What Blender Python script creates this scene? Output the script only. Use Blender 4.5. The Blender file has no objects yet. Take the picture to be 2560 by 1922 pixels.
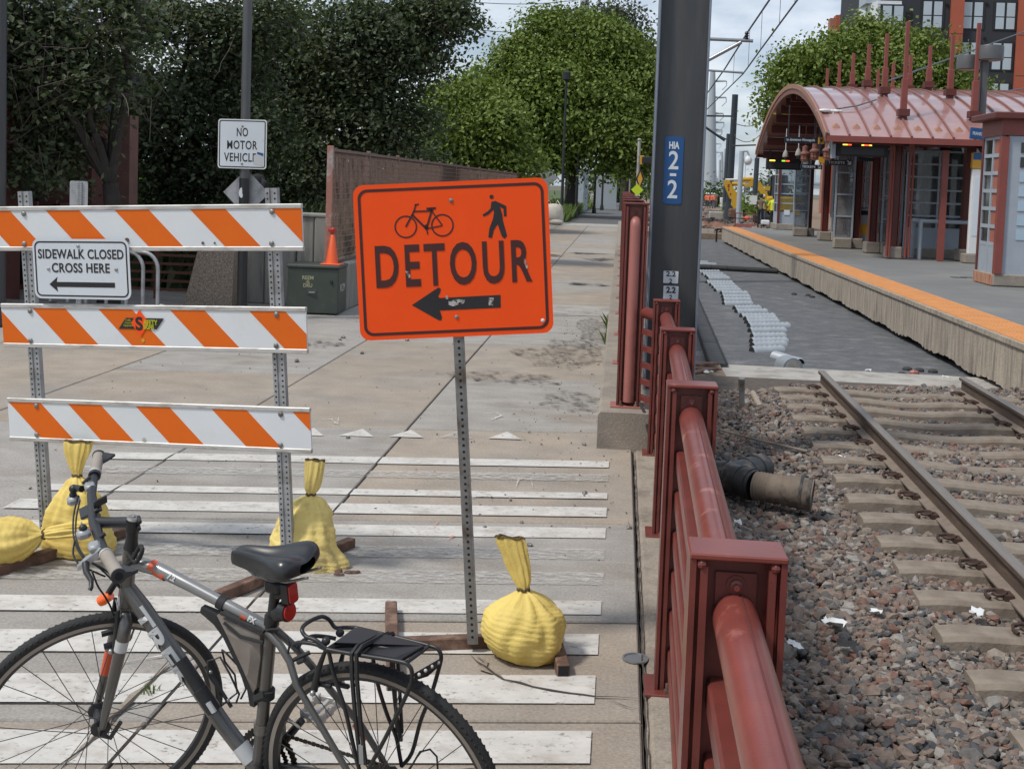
import bpy, bmesh, math, random
import numpy as np
from mathutils import Vector, Matrix, Euler
rad = math.radians
SC = bpy.context.scene
COL = SC.collection

# ------------------------------------------------------------------ camera
H = 1.85                                   # eye height above the pavement (z = 0)
F, CX, CY = 3000.0, 1280.0, 659.0          # focal length and principal point, photo pixels (2560 x 1922)
PITCH, ROLL, YAW = rad(3.8), rad(2.0), rad(5.0977)
_fw = Vector((-math.sin(YAW)*math.cos(PITCH), math.cos(YAW)*math.cos(PITCH), -math.sin(PITCH)))
_rt = Vector((math.cos(YAW), math.sin(YAW), 0)); _up = _rt.cross(_fw)
CR = _rt*math.cos(ROLL) + _up*math.sin(ROLL)
CU = _up*math.cos(ROLL) - _rt*math.sin(ROLL)
CAMP = Vector((0, 0, H))
cam = bpy.data.cameras.new('camera'); cam_ob = bpy.data.objects.new('camera', cam); COL.objects.link(cam_ob)
M = Matrix((CR, CU, -_fw)).transposed().to_4x4(); M.translation = CAMP
cam_ob.matrix_world = M
cam.sensor_fit = 'HORIZONTAL'; cam.sensor_width = 36.0; cam.lens = 36.0*F/2560.0
cam.shift_x = 0.0; cam.shift_y = -(1922/2 - CY)/2560.0
cam.clip_start = 0.05; cam.clip_end = 9000
SC.camera = cam_ob

def ray(x, y): return _fw + CR*((x-CX)/F) - CU*((y-CY)/F)
def G(x, y, z=0.0):
    d = ray(x, y); return CAMP + d*((z-H)/d.z)
def AtY(x, y, Y):
    d = ray(x, y); return CAMP + d*(Y/d.y)
def AtX(x, y, X):
    d = ray(x, y); return CAMP + d*(X/d.x)

# ------------------------------------------------------------------ sky, sun, exposure
SUN_EL, SUN_AZ = rad(56), rad(238)         # azimuth clockwise from +Y: behind the camera, to the left
world = bpy.data.worlds.new('World'); SC.world = world; world.use_nodes = True
def setup_world():
    nt = world.node_tree; N = nt.nodes; L = nt.links; N.clear()
    out = N.new('ShaderNodeOutputWorld'); bg = N.new('ShaderNodeBackground')
    sky = N.new('ShaderNodeTexSky'); sky.sky_type = 'NISHITA'; sky.sun_disc = False
    sky.sun_elevation = SUN_EL; sky.sun_rotation = SUN_AZ; sky.air_density = 1.0; sky.dust_density = 1.2; sky.ozone_density = 2.0
    tc = N.new('ShaderNodeTexCoord')
    sep = N.new('ShaderNodeSeparateXYZ'); L.new(tc.outputs['Generated'], sep.inputs[0])
    zz = N.new('ShaderNodeMath'); zz.operation = 'MAXIMUM'; zz.inputs[1].default_value = 0.0; L.new(sep.outputs[2], zz.inputs[0])
    za = N.new('ShaderNodeMath'); za.operation = 'ADD'; za.inputs[1].default_value = 0.30; L.new(zz.outputs[0], za.inputs[0])
    dx = N.new('ShaderNodeMath'); dx.operation = 'DIVIDE'; L.new(sep.outputs[0], dx.inputs[0]); L.new(za.outputs[0], dx.inputs[1])
    dy = N.new('ShaderNodeMath'); dy.operation = 'DIVIDE'; L.new(sep.outputs[1], dy.inputs[0]); L.new(za.outputs[0], dy.inputs[1])
    cb = N.new('ShaderNodeCombineXYZ'); L.new(dx.outputs[0], cb.inputs[0]); L.new(dy.outputs[0], cb.inputs[1])
    n1 = N.new('ShaderNodeTexNoise'); n1.inputs['Scale'].default_value = 1.25; n1.inputs['Detail'].default_value = 7; n1.inputs['Roughness'].default_value = 0.55
    n1.inputs['Distortion'].default_value = 0.3
    L.new(cb.outputs[0], n1.inputs['Vector'])
    r1 = N.new('ShaderNodeValToRGB'); r1.color_ramp.elements[0].position = 0.38; r1.color_ramp.elements[1].position = 0.60
    r1.color_ramp.elements[0].color = (0.30,)*3+(1,); r1.color_ramp.elements[1].color = (0.97,)*3+(1,)
    L.new(n1.outputs['Fac'], r1.inputs[0])
    n2 = N.new('ShaderNodeTexNoise'); n2.inputs['Scale'].default_value = 3.1; n2.inputs['Detail'].default_value = 5; L.new(cb.outputs[0], n2.inputs['Vector'])
    r2 = N.new('ShaderNodeValToRGB'); r2.color_ramp.elements[0].position = 0.36; r2.color_ramp.elements[1].position = 0.60
    r2.color_ramp.elements[0].color = (4.0, 5.1, 6.7, 1); r2.color_ramp.elements[1].color = (9.3, 9.9, 10.6, 1)
    L.new(n2.outputs['Fac'], r2.inputs[0])
    mx = N.new('ShaderNodeMix'); mx.data_type = 'RGBA'
    L.new(r1.outputs[0], mx.inputs[0]); L.new(sky.outputs[0], mx.inputs[6]); L.new(r2.outputs[0], mx.inputs[7])
    L.new(mx.outputs[2], bg.inputs['Color']); bg.inputs['Strength'].default_value = 0.105
    L.new(bg.outputs[0], out.inputs['Surface'])
setup_world()
sun = bpy.data.lights.new('sun', 'SUN'); sun.energy = 2.9; sun.angle = rad(7); sun.color = (1.0, 0.95, 0.87)
sun_ob = bpy.data.objects.new('sun', sun); COL.objects.link(sun_ob)
sd = Vector((math.sin(SUN_AZ)*math.cos(SUN_EL), math.cos(SUN_AZ)*math.cos(SUN_EL), math.sin(SUN_EL)))
sun_ob.rotation_euler = sd.to_track_quat('Z', 'Y').to_euler(); sun_ob.location = sd*60
SC.view_settings.view_transform = 'Standard'; SC.view_settings.look = 'None'
SC.view_settings.gamma = 1.0; SC.view_settings.use_curve_mapping = False
SC.view_settings.exposure = 0.0
SC.render.engine = 'CYCLES'

# ------------------------------------------------------------------ helpers
RNG = random.Random(7)
def tag(o, label=None, cat=None, group=None, kind=None):
    if label: o['label'] = label
    if cat: o['category'] = cat
    if group: o['group'] = group
    if kind: o['kind'] = kind
    return o
def thing(name, label, cat, loc=(0, 0, 0), rot=(0, 0, 0), group=None):
    o = bpy.data.objects.new(name, None); o.empty_display_size = 0.2; COL.objects.link(o)
    o.location = loc; o.rotation_euler = rot
    return tag(o, label, cat, group)
def link(name, me, parent=None, loc=None, rot=None):
    o = bpy.data.objects.new(name, me); COL.objects.link(o)
    if parent is not None: o.parent = parent
    if loc is not None: o.location = loc
    if rot is not None: o.rotation_euler = rot
    return o
def copy_tree(o, parent=None):
    c = o.copy(); COL.objects.link(c)
    c.parent = parent
    for ch in list(o.children): copy_tree(ch, c)
    return c

class MB:
    """collects shapes, becomes one mesh object"""
    def __init__(s, org=(0, 0, 0)): s.v = []; s.f = []; s.m = []; s.org = Vector(org); s.mats = []; s.cur = 0
    def mat(s, m):
        if m not in s.mats: s.mats.append(m)
        s.cur = s.mats.index(m); return s
    def add(s, vs, fs):
        b = len(s.v); s.v += [tuple(v) for v in vs]; s.f += [tuple(i+b for i in f) for f in fs]; s.m += [s.cur]*len(fs); return s
    def box(s, c, d, rot=None, taper=1.0, bev=0.0):
        x, y, z = d[0]/2, d[1]/2, d[2]/2
        if bev > 0:
            b = min(bev, x*.9, y*.9, z*.9); vs = []
            for sx in (-1, 1):
                for sy in (-1, 1):
                    for sz in (-1, 1):
                        vs += [(sx*x, sy*(y-b), sz*(z-b)), (sx*(x-b), sy*y, sz*(z-b)), (sx*(x-b), sy*(y-b), sz*z)]
            bm = bmesh.new(); [bm.verts.new(v) for v in vs]; bmesh.ops.convex_hull(bm, input=bm.verts[:]); bm.normal_update()
            bmesh.ops.dissolve_limit(bm, angle_limit=0.02, verts=bm.verts[:], edges=bm.edges[:])
            bm.verts.index_update(); vs = [Vector(v.co) for v in bm.verts]; fs = [[v.index for v in f.verts] for f in bm.faces]; bm.free()
        else:
            t = taper
            vs = [Vector(p) for p in [(-x,-y,-z),(x,-y,-z),(x,y,-z),(-x,y,-z),(-x*t,-y*t,z),(x*t,-y*t,z),(x*t,y*t,z),(-x*t,y*t,z)]]
            fs = [(0,3,2,1),(4,5,6,7),(0,1,5,4),(1,2,6,5),(2,3,7,6),(3,0,4,7)]
        R = rot.to_matrix() if isinstance(rot, Euler) else (rot if rot is not None else None)
        c = Vector(c)
        return s.add([(R @ Vector(v) if R is not None else Vector(v)) + c for v in vs], fs)
    def bb(s, x0, x1, y0, y1, z0, z1): return s.box(((x0+x1)/2, (y0+y1)/2, (z0+z1)/2), (abs(x1-x0), abs(y1-y0), abs(z1-z0)))
    def bar(s, a, b, w, h=None, up=(0, 0, 1), bev=0.0):
        """rectangular bar from a to b, w across, h along up"""
        a, b = Vector(a), Vector(b); d = b-a; L = d.length; h = h or w
        if L < 1e-6: return s
        x = d/L; u = Vector(up); y = u.cross(x)
        if y.length < 1e-4: y = Vector((0, 1, 0)).cross(x) if abs(x.y) < .9 else Vector((1, 0, 0)).cross(x)
        y.normalize(); z = x.cross(y)
        return s.box((a+b)/2, (L, w, h), rot=Matrix((x, y, z)).transposed(), bev=bev)
    def tube(s, pts, r, n=8, caps=True, closed=False):
        pts = [Vector(p) for p in pts]; k = len(pts); rs = r if isinstance(r, (list, tuple)) else [r]*k
        T = []
        for i in range(k):
            if closed: t = pts[(i+1) % k]-pts[i-1]
            else: t = pts[min(i+1, k-1)]-pts[max(i-1, 0)]
            if t.length < 1e-9: t = Vector((0, 0, 1))
            T.append(t.normalized())
        u = T[0].orthogonal().normalized(); vs = []
        for i in range(k):
            u = u - T[i]*u.dot(T[i])
            if u.length < 1e-6: u = T[i].orthogonal()
            u.normalize(); w = T[i].cross(u)
            for j in range(n):
                a = 2*math.pi*j/n; vs.append(pts[i] + (u*math.cos(a)+w*math.sin(a))*rs[i])
        fs = []
        rng = k if closed else k-1
        for i in range(rng):
            i2 = (i+1) % k
            for j in range(n):
                j2 = (j+1) % n; fs.append((i*n+j, i*n+j2, i2*n+j2, i2*n+j))
        if caps and not closed: fs.append(tuple(range(n-1, -1, -1))); fs.append(tuple((k-1)*n+j for j in range(n)))
        return s.add(vs, fs)
    def cyl(s, a, b, r, n=16, r2=None): return s.tube([a, b], [r, r2 if r2 is not None else r], n)
    def lathe(s, prof, n=20, c=(0, 0, 0), rot=None, cap=True):
        """prof: (r, z) from bottom to top"""
        c = Vector(c); vs = []; k = len(prof)
        for r, z in prof:
            for j in range(n):
                a = 2*math.pi*j/n; p = Vector((r*math.cos(a), r*math.sin(a), z)); vs.append((rot @ p if rot is not None else p)+c)
        fs = []
        for i in range(k-1):
            for j in range(n):
                j2 = (j+1) % n; fs.append((i*n+j, i*n+j2, (i+1)*n+j2, (i+1)*n+j))
        if cap: fs.append(tuple(range(n-1, -1, -1))); fs.append(tuple((k-1)*n+j for j in range(n)))
        return s.add(vs, fs)
    def ball(s, c, r, n=12, m=8, rot=None):
        r = Vector(r) if not isinstance(r, (int, float)) else Vector((r, r, r)); c = Vector(c); vs = [Vector((0, 0, -r.z))]
        for i in range(1, m):
            t = math.pi*i/m
            for j in range(n): vs.append(Vector((r.x*math.sin(t)*math.cos(2*math.pi*j/n), r.y*math.sin(t)*math.sin(2*math.pi*j/n), -r.z*math.cos(t))))
        vs.append(Vector((0, 0, r.z))); fs = []
        for j in range(n): fs.append((0, 1+(j+1) % n, 1+j))
        for i in range(m-2):
            for j in range(n):
                a = 1+i*n+j; b = 1+i*n+(j+1) % n; fs.append((a, b, b+n, a+n))
        e = len(vs)-1; o = 1+(m-2)*n
        for j in range(n): fs.append((o+j, o+(j+1) % n, e))
        return s.add([(rot @ v if rot is not None else v)+c for v in vs], fs)
    def prism(s, poly, t, frame=None, c=(0, 0, 0)):
        """poly: 2d outline (ccw) extruded by t along the frame's third axis; frame = (ex, ey, ez)"""
        ex, ey, ez = [Vector(e) for e in (frame or ((1, 0, 0), (0, 1, 0), (0, 0, 1)))]; c = Vector(c); n = len(poly)
        vs = [c+ex*p[0]+ey*p[1]-ez*(t/2) for p in poly]+[c+ex*p[0]+ey*p[1]+ez*(t/2) for p in poly]
        fs = [tuple(range(n-1, -1, -1)), tuple(range(n, 2*n))]+[(i, (i+1) % n, n+(i+1) % n, n+i) for i in range(n)]
        return s.add(vs, fs)
    def sheet(s, pts): return s.add(pts, [tuple(range(len(pts)))])
    def mesh(s, name, mat=None, smooth=None):
        me = bpy.data.meshes.new(name)
        o = s.org
        me.from_pydata([(v[0]-o.x, v[1]-o.y, v[2]-o.z) for v in s.v], [], s.f)
        ms = s.mats if s.mats else ([mat] if mat else [])
        for m in ms: me.materials.append(m)
        if len(s.mats) > 1: me.polygons.foreach_set('material_index', s.m)
        me.update()
        if smooth:
            me.shade_smooth(); me.set_sharp_from_angle(angle=rad(smooth))
        return me
    def build(s, name, mat=None, parent=None, smooth=None, loc=None, rot=None):
        return link(name, s.mesh(name, mat, smooth), parent, loc, rot)

def rrect(w, h, r, n=5):
    p = []
    for cx, cy, a0 in ((w/2-r, h/2-r, 0), (-w/2+r, h/2-r, 90), (-w/2+r, -h/2+r, 180), (w/2-r, -h/2+r, 270)):
        for i in range(n+1):
            a = rad(a0+90*i/n); p.append((cx+r*math.cos(a), cy+r*math.sin(a)))
    return p
def ring_prism(mb, outer, inner, t, frame, c):
    """flat ring between two outlines with the same number of points"""
    ex, ey, ez = [Vector(e) for e in frame]; c = Vector(c); n = len(outer)
    P = lambda p, k: c+ex*p[0]+ey*p[1]+ez*(k*t/2)
    vs = [P(p, 1) for p in outer]+[P(p, 1) for p in inner]+[P(p, -1) for p in outer]+[P(p, -1) for p in inner]; fs = []
    for i in range(n):
        j = (i+1) % n
        fs += [(i, j, n+j, n+i), (2*n+j, 2*n+i, 3*n+i, 3*n+j), (i, 2*n+i, 2*n+j, j), (n+i, n+j, 3*n+j, 3*n+i)]
    return mb.add(vs, fs)
def text_mesh(txt, size, bold=0.0, xs=1.0, align='CENTER', depth=0.0006, spacing=1.0, line=1.0):
    cu = bpy.data.curves.new('txt', 'FONT'); cu.body = txt; cu.size = size; cu.offset = bold; cu.align_x = align; cu.align_y = 'CENTER'
    cu.extrude = depth; cu.space_character = spacing; cu.space_line = line; cu.resolution_u = 4
    o = bpy.data.objects.new('txt', cu); COL.objects.link(o)
    dg = bpy.context.evaluated_depsgraph_get(); dg.update()
    me = bpy.data.meshes.new_from_object(o.evaluated_get(dg)); bpy.data.objects.remove(o); bpy.data.curves.remove(cu)
    if xs != 1.0: me.transform(Matrix.Diagonal((xs, 1, 1, 1)))
    return me
def lettering(txt, size, mat, parent, loc, rot=(rad(90), 0, 0), name='lettering', width=None, **k):
    me = text_mesh(txt, size, **k)
    if width:
        xsv = [v.co.x for v in me.vertices]; w = max(xsv)-min(xsv); cxx = (max(xsv)+min(xsv))/2
        me.transform(Matrix.Diagonal((width/w, 1, 1, 1)) @ Matrix.Translation((-cxx, 0, 0)))
    ysv = [v.co.y for v in me.vertices]; me.transform(Matrix.Translation((0, -(max(ysv)+min(ysv))/2, 0)))
    me.name = name; me.materials.clear(); me.materials.append(mat)
    return link(name, me, parent, loc, rot)
# ------------------------------------------------------------------ materials
def lin(r, g, b):
    f = lambda c: (c/255/12.92 if c/255 <= 0.04045 else ((c/255+0.055)/1.055)**2.4)
    return (f(r), f(g), f(b))
def material(name, col, rough=0.6, metal=0.0, spec=0.5, var=0.15, vscale=6.0, col2=None, c2scale=1.2, c2lo=0.5, c2hi=0.62, bump=0.0, bscale=40.0,
             coord='Object', streak=None, island=None, wear=None, trans=0.0, emit=None, estr=0.0, coat=0.0, c2detail=6, objrand=0.0, grain=None):
    m = bpy.data.materials.new(name); m.use_nodes = True; nt = m.node_tree; N = nt.nodes; L = nt.links
    b = N['Principled BSDF']; b.inputs['Roughness'].default_value = rough; b.inputs['Metallic'].default_value = metal
    b.inputs['Specular IOR Level'].default_value = spec; b.inputs['Coat Weight'].default_value = coat
    def node(t, **k):
        n = N.new(t)
        for a, v in k.items(): setattr(n, a, v)
        return n
    if coord == 'World': src = node('ShaderNodeNewGeometry').outputs['Position']
    else: src = node('ShaderNodeTexCoord').outputs[coord]
    if streak:
        mp = node('ShaderNodeMapping'); mp.inputs['Scale'].default_value = streak; L.new(src, mp.inputs[0]); vsrc = mp.outputs[0]
    else: vsrc = src
    def noise(sc, det=5, rg=0.6, s=None):
        n = node('ShaderNodeTexNoise'); n.inputs['Scale'].default_value = sc; n.inputs['Detail'].default_value = det; n.inputs['Roughness'].default_value = rg
        L.new(s if s is not None else vsrc, n.inputs['Vector']); return n.outputs['Fac']
    def mix(f, a, b_, mode='MIX'):
        n = node('ShaderNodeMix', data_type='RGBA', blend_type=mode)
        for i, x in ((0, f), (6, a), (7, b_)):
            if isinstance(x, (int, float)): n.inputs[i].default_value = x
            elif isinstance(x, tuple): n.inputs[i].default_value = x if len(x) == 4 else x+(1,)
            else: L.new(x, n.inputs[i])
        return n.outputs[2]
    def ramp(fac, stops, interp='LINEAR'):
        n = node('ShaderNodeValToRGB'); cr = n.color_ramp; cr.interpolation = interp
        while len(cr.elements) < len(stops): cr.elements.new(0.5)
        for e, (p, c) in zip(cr.elements, stops):
            e.position = p; e.color = (c,)*3+(1,) if isinstance(c, (int, float)) else tuple(c)+(1,)
        L.new(fac, n.inputs[0]); return n.outputs[0]
    base = tuple(col)
    if island:
        g = node('ShaderNodeNewGeometry'); base = ramp(g.outputs['Random Per Island'], island, 'CONSTANT' if len(island) > 6 else 'LINEAR')
    if objrand:
        oi = node('ShaderNodeObjectInfo'); base = mix(1.0, base, ramp(oi.outputs['Random'], [(0, 1-objrand), (1, 1+objrand)]), 'MULTIPLY')
    if col2 is not None:
        base = mix(ramp(noise(c2scale, c2detail, 0.65), [(c2lo, 0.0), (c2hi, 1.0)]), base, tuple(col2))
    if var: base = mix(1.0, base, ramp(noise(vscale), [(0.25, 1-var), (0.75, 1+var)]), 'MULTIPLY')
    if grain: base = mix(1.0, base, ramp(noise(grain[0], 3, .7, src), [(0.3, 1-grain[1]), (0.7, 1+grain[1])]), 'MULTIPLY')
    if isinstance(base, tuple): b.inputs['Base Color'].default_value = base+(1,)
    else: L.new(base, b.inputs['Base Color'])
    if bump:
        bn = node('ShaderNodeBump'); bn.inputs['Strength'].default_value = bump; bn.inputs['Distance'].default_value = 0.01
        L.new(noise(bscale, 4), bn.inputs['Height']); L.new(bn.outputs[0], b.inputs['Normal'])
    if emit: b.inputs['Emission Color'].default_value = tuple(emit)+(1,); b.inputs['Emission Strength'].default_value = estr
    out = N['Material Output']
    if trans:
        tr = node('ShaderNodeBsdfTranslucent'); ms = node('ShaderNodeMixShader'); ms.inputs[0].default_value = trans
        if isinstance(base, tuple): tr.inputs[0].default_value = base+(1,)
        else: L.new(mix(1.0, base, (1.25, 1.3, 0.6, 1), 'MULTIPLY'), tr.inputs[0])
        L.new(b.outputs[0], ms.inputs[1]); L.new(tr.outputs[0], ms.inputs[2]); L.new(ms.outputs[0], out.inputs['Surface'])
    if wear:                                   # worn paint: (scale, lo, hi): the sheet has holes in it
        sc_, lo, hi = wear; tp = node('ShaderNodeBsdfTransparent'); ms = node('ShaderNodeMixShader')
        L.new(ramp(noise(sc_, 9, 0.72), [(lo, 0.0), (hi, 1.0)]), ms.inputs[0]); L.new(tp.outputs[0], ms.inputs[1]); L.new(b.outputs[0], ms.inputs[2]); L.new(ms.outputs[0], out.inputs['Surface'])
    return m
Mt = {}
def mk(k, *a, **kw): Mt[k] = material(k, *a, **kw); return Mt[k]
mk('concrete_tan', (0.315, 0.265, 0.213), rough=.9, var=.18, vscale=2.6, col2=(0.285, 0.252, 0.216), c2scale=.9, c2lo=.45, c2hi=.62, bump=.25, bscale=70, grain=(75, 0.22), coord='World', objrand=.06)
mk('concrete_grey', (0.305, 0.285, 0.260), rough=.9, var=.18, vscale=3.4, col2=(0.255, 0.222, 0.188), c2scale=1.1, c2lo=.52, c2hi=.68, bump=.25, bscale=70, grain=(75, 0.22), coord='World', streak=(.9, 1.5, 1), objrand=.05)
mk('kerb', (0.30, 0.255, 0.205), rough=.92, var=.2, vscale=5, col2=(0.22, 0.18, 0.145), c2scale=3, bump=.5, bscale=90, grain=(75, 0.22), coord='World')
mk('plinth', (0.29, 0.25, 0.205), rough=.92, var=.15, vscale=4, col2=(0.21, 0.19, 0.165), c2scale=2.5, c2lo=.42, c2hi=.7, bump=.4, bscale=60, grain=(75, 0.22), coord='World')
mk('road_paint', (0.55, 0.53, 0.495), rough=.8, var=.14, vscale=9, col2=(0.40, 0.365, 0.32), c2scale=5, c2lo=.50, c2hi=.70, coord='World', streak=(.9, 1.2, 1), wear=(30, .27, .44))
mk('road_paint_worn', (0.52, 0.50, 0.47), rough=.85, var=.14, vscale=9, coord='World', streak=(.9, 1.4, 1), wear=(20, .36, .74))
mk('crack', (0.06, 0.05, 0.042), rough=1, var=.3, vscale=20, coord='World')
mk('chalk', (0.62, 0.58, 0.55), rough=.9, var=0, coord='World', wear=(30, .42, .6))
mk('orange_chalk', (0.62, 0.30, 0.2), rough=.9, var=0, coord='World', wear=(14, .45, .75))
mk('red_paint', (0.158, 0.037, 0.029), rough=.36, var=.2, vscale=7, col2=(0.13, 0.036, 0.028), c2scale=4.5, c2lo=.50, c2hi=.66, bump=.06, bscale=160, coord='World', spec=.5)
mk('red_paint_lit', (0.185, 0.044, 0.034), rough=.30, var=.2, vscale=6, col2=(0.33, 0.12, 0.095), c2scale=7, c2lo=.60, c2hi=.68, bump=.05, bscale=160, coord='World')  # railing red made lighter, light on caps and pipes put into the colour
mk('red_faded', (0.33, 0.12, 0.10), rough=.45, var=.12, vscale=5, coord='World')
mk('dark_seam', (0.10, 0.025, 0.02), rough=.7, var=.2)
mk('galv', (0.40, 0.41, 0.42), rough=.5, metal=.6, var=.18, vscale=18, col2=(0.27, 0.27, 0.27), c2scale=9, bump=.05)
mk('galv_dark', (0.24, 0.235, 0.225), rough=.5, metal=.55, var=.25, vscale=14, col2=(0.15, 0.125, 0.10), c2scale=8)
mk('hole', (0.012, 0.012, 0.013), rough=.9, var=0)
mk('alu', (0.52, 0.51, 0.49), rough=.5, metal=.35, var=.14, vscale=10, col2=(0.36, 0.34, 0.31), c2scale=7, streak=(1, 4, 4))
mk('rust_tube', (0.115, 0.062, 0.042), rough=.75, var=.3, vscale=16, col2=(0.19, 0.115, 0.08), c2scale=8, bump=.2)
mk('bag', (0.78, 0.60, 0.17), rough=.62, var=.10, vscale=7, col2=(0.70, 0.52, 0.15), c2scale=5, bump=.3, bscale=130, trans=.12)
mk('bag_dirty', (0.76, 0.60, 0.20), rough=.65, var=.12, vscale=7, col2=(0.34, 0.26, 0.11), c2scale=6, c2lo=.5, c2hi=.66, c2detail=10, bump=.35, bscale=55)
mk('bag_edge', (0.10, 0.07, 0.03), rough=.8, var=.2)
mk('detour_orange', (0.90, 0.085, 0.010), rough=.5, spec=.2, var=.05, vscale=3, col2=(0.78, 0.14, 0.06), c2scale=5, c2lo=.68, c2hi=.80)
mk('sign_black', (0.018, 0.017, 0.018), rough=.5, var=.2, vscale=9)
mk('sign_brown', (0.055, 0.012, 0.010), rough=.5, var=.2, vscale=9)
mk('sign_white', (0.60, 0.64, 0.68), rough=.4, var=.05, vscale=3, col2=(0.50, 0.50, 0.49), c2scale=6, c2lo=.62, c2hi=.8)
mk('sign_edge', (0.66, 0.665, 0.66), rough=.45, var=.08)
mk('white_sheet', (0.66, 0.69, 0.71), rough=.42, var=.05, vscale=2, col2=(0.60, 0.585, 0.54), c2scale=2.2, c2lo=.55, c2hi=.8)
mk('orange_sheet', (0.70, 0.135, 0.010), rough=.5, spec=.25, var=.06, vscale=3, col2=(0.62, 0.17, 0.05), c2scale=9, c2lo=.66, c2hi=.8)
mk('blue_sign', (0.010, 0.075, 0.225), rough=.4, var=.06)
mk('navy_sign', (0.012, 0.018, 0.035), rough=.45, var=.1)
mk('white_text', (0.62, 0.66, 0.70), rough=.5, var=0)
mk('pole_grey', (0.060, 0.062, 0.066), rough=.42, var=.14, vscale=2.5, col2=(0.075, 0.072, 0.07), c2scale=1.3, streak=(6, 6, .6), coord='World', metal=.25)
mk('pole_edge', (0.22, 0.25, 0.30), rough=.4, metal=.5, var=.15, vscale=6, streak=(4, 4, .7))
mk('lamp_pole', (0.10, 0.102, 0.105), rough=.45, var=.1, metal=.2)
mk('black_metal', (0.018, 0.019, 0.021), rough=.42, var=.12)
mk('steel', (0.36, 0.365, 0.37), rough=.35, metal=.8, var=.1)
mk('rail_steel', (0.115, 0.085, 0.068), rough=.6, metal=.25, var=.2, vscale=9, col2=(0.16, 0.115, 0.085), c2scale=5, streak=(8, .8, 8), coord='World')
mk('rail_head', (0.27, 0.235, 0.205), rough=.42, metal=.5, var=.14, vscale=8, streak=(20, .7, 4), coord='World')
mk('rail_foot', (0.20, 0.16, 0.13), rough=.8, var=.2, vscale=9, coord='World')
mk('tie', (0.235, 0.195, 0.155), rough=.92, var=.2, vscale=9, col2=(0.17, 0.13, 0.10), c2scale=4, c2lo=.45, c2hi=.7, bump=.35, bscale=60)
mk('clip', (0.055, 0.030, 0.022), rough=.7, var=.3, vscale=30)
mk('ballast', (0.2, 0.17, 0.15), rough=.9, var=.28, vscale=34, bump=.4, bscale=110, coord='World',
   island=[(0, (.125, .115, .108)), (.14, (.18, .135, .11)), (.28, (.20, .15, .122)), (.42, (.145, .125, .11)), (.55, (.24, .20, .165)), (.66, (.17, .095, .072)), (.75, (.065, .066, .070)), (.84, (.27, .25, .228)), (.93, (.18, .135, .108))])
mk('ballast_far', (0.2, 0.17, 0.15), rough=.92, var=.28, vscale=30, coord='World',
   island=[(0, (.13, .12, .115)), (.2, (.21, .155, .125)), (.4, (.245, .18, .145)), (.6, (.26, .205, .165)), (.72, (.10, .085, .078)), (.82, (.28, .24, .205)), (.92, (.19, .13, .10))])
mk('ballast_base', (0.095, 0.078, 0.066), rough=1, var=.4, vscale=24, bump=.6, bscale=40, coord='World')
mk('dirt', (0.23, 0.165, 0.115), rough=1, var=.25, vscale=5, col2=(0.16, 0.12, 0.09), c2scale=2, bump=.6, bscale=20, coord='World')
mk('red_dirt', (0.20, 0.095, 0.065), rough=1, var=.3, vscale=3, col2=(0.16, 0.12, 0.09), c2scale=.8, bump=.6, bscale=14, coord='World')
mk('asphalt', (0.098, 0.101, 0.108), rough=.85, var=.28, vscale=5, col2=(0.19, 0.19, 0.19), c2scale=2.4, c2lo=.52, c2hi=.74, bump=.5, bscale=50, grain=(40, 0.25), coord='World', streak=(.9, 1.3, 1))
mk('road_asphalt', (0.105, 0.105, 0.108), rough=.9, var=.15, vscale=.7, coord='World')
mk('slab_edge', (0.37, 0.35, 0.32), rough=.9, var=.14, vscale=4, col2=(0.27, 0.25, 0.225), c2scale=3, bump=.3, bscale=50, coord='World')
mk('platform_top', (0.165, 0.165, 0.162), rough=.8, var=.10, vscale=1.2, col2=(0.20, 0.195, 0.18), c2scale=.5, coord='World')
mk('platform_face', (0.36, 0.31, 0.25), rough=.92, var=.30, vscale=4, col2=(0.165, 0.145, 0.125), c2scale=3.0, c2lo=.48, c2hi=.68, streak=(1, 3.2, .35), bump=.5, bscale=30, grain=(40, 0.25), coord='World')
mk('tactile', (0.60, 0.275, 0.095), rough=.7, var=.10, vscale=4, col2=(0.50, 0.235, 0.10), c2scale=1.6, c2lo=.55, c2hi=.8, coord='World')
mk('black_rubber', (0.02, 0.021, 0.022), rough=.75, var=.25, vscale=8, bump=.25, bscale=30)
mk('trough', (0.042, 0.044, 0.046), rough=.8, var=.3, vscale=6, bump=.4, bscale=30)
mk('silver', (0.36, 0.39, 0.42), rough=.5, metal=.2, var=.12, vscale=5)
mk('silver_dark', (0.28, 0.31, 0.34), rough=.5, metal=.3, var=.1)
mk('drain_black', (0.026, 0.027, 0.028), rough=.5, var=.2, vscale=10, col2=(0.17, 0.13, 0.095), c2scale=6, c2lo=.52, c2hi=.7)
mk('drain_dusty', (0.16, 0.125, 0.095), rough=.8, var=.2, vscale=12, col2=(0.04, 0.038, 0.036), c2scale=7, c2lo=.54, c2hi=.68)
mk('roof_red', (0.36, 0.195, 0.175), rough=.28, var=.07, vscale=1.5, col2=(0.31, 0.155, 0.14), c2scale=.8, coat=.8)  # sky reflection on the gloss is put into this paler base colour
mk('roof_seam', (0.22, 0.095, 0.078), rough=.45, var=.1)
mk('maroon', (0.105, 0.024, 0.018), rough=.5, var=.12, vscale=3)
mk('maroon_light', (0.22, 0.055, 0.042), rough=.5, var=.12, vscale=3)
mk('panel_grey', (0.33, 0.37, 0.415), rough=.5, var=.08, vscale=3)
mk('panel_blue', (0.36, 0.47, 0.56), rough=.35, var=.06)
mk('red_reflection', (0.34, 0.115, 0.075), rough=.55, var=.1)
mk('white_plastic', (0.66, 0.67, 0.67), rough=.45, var=.05)
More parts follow.
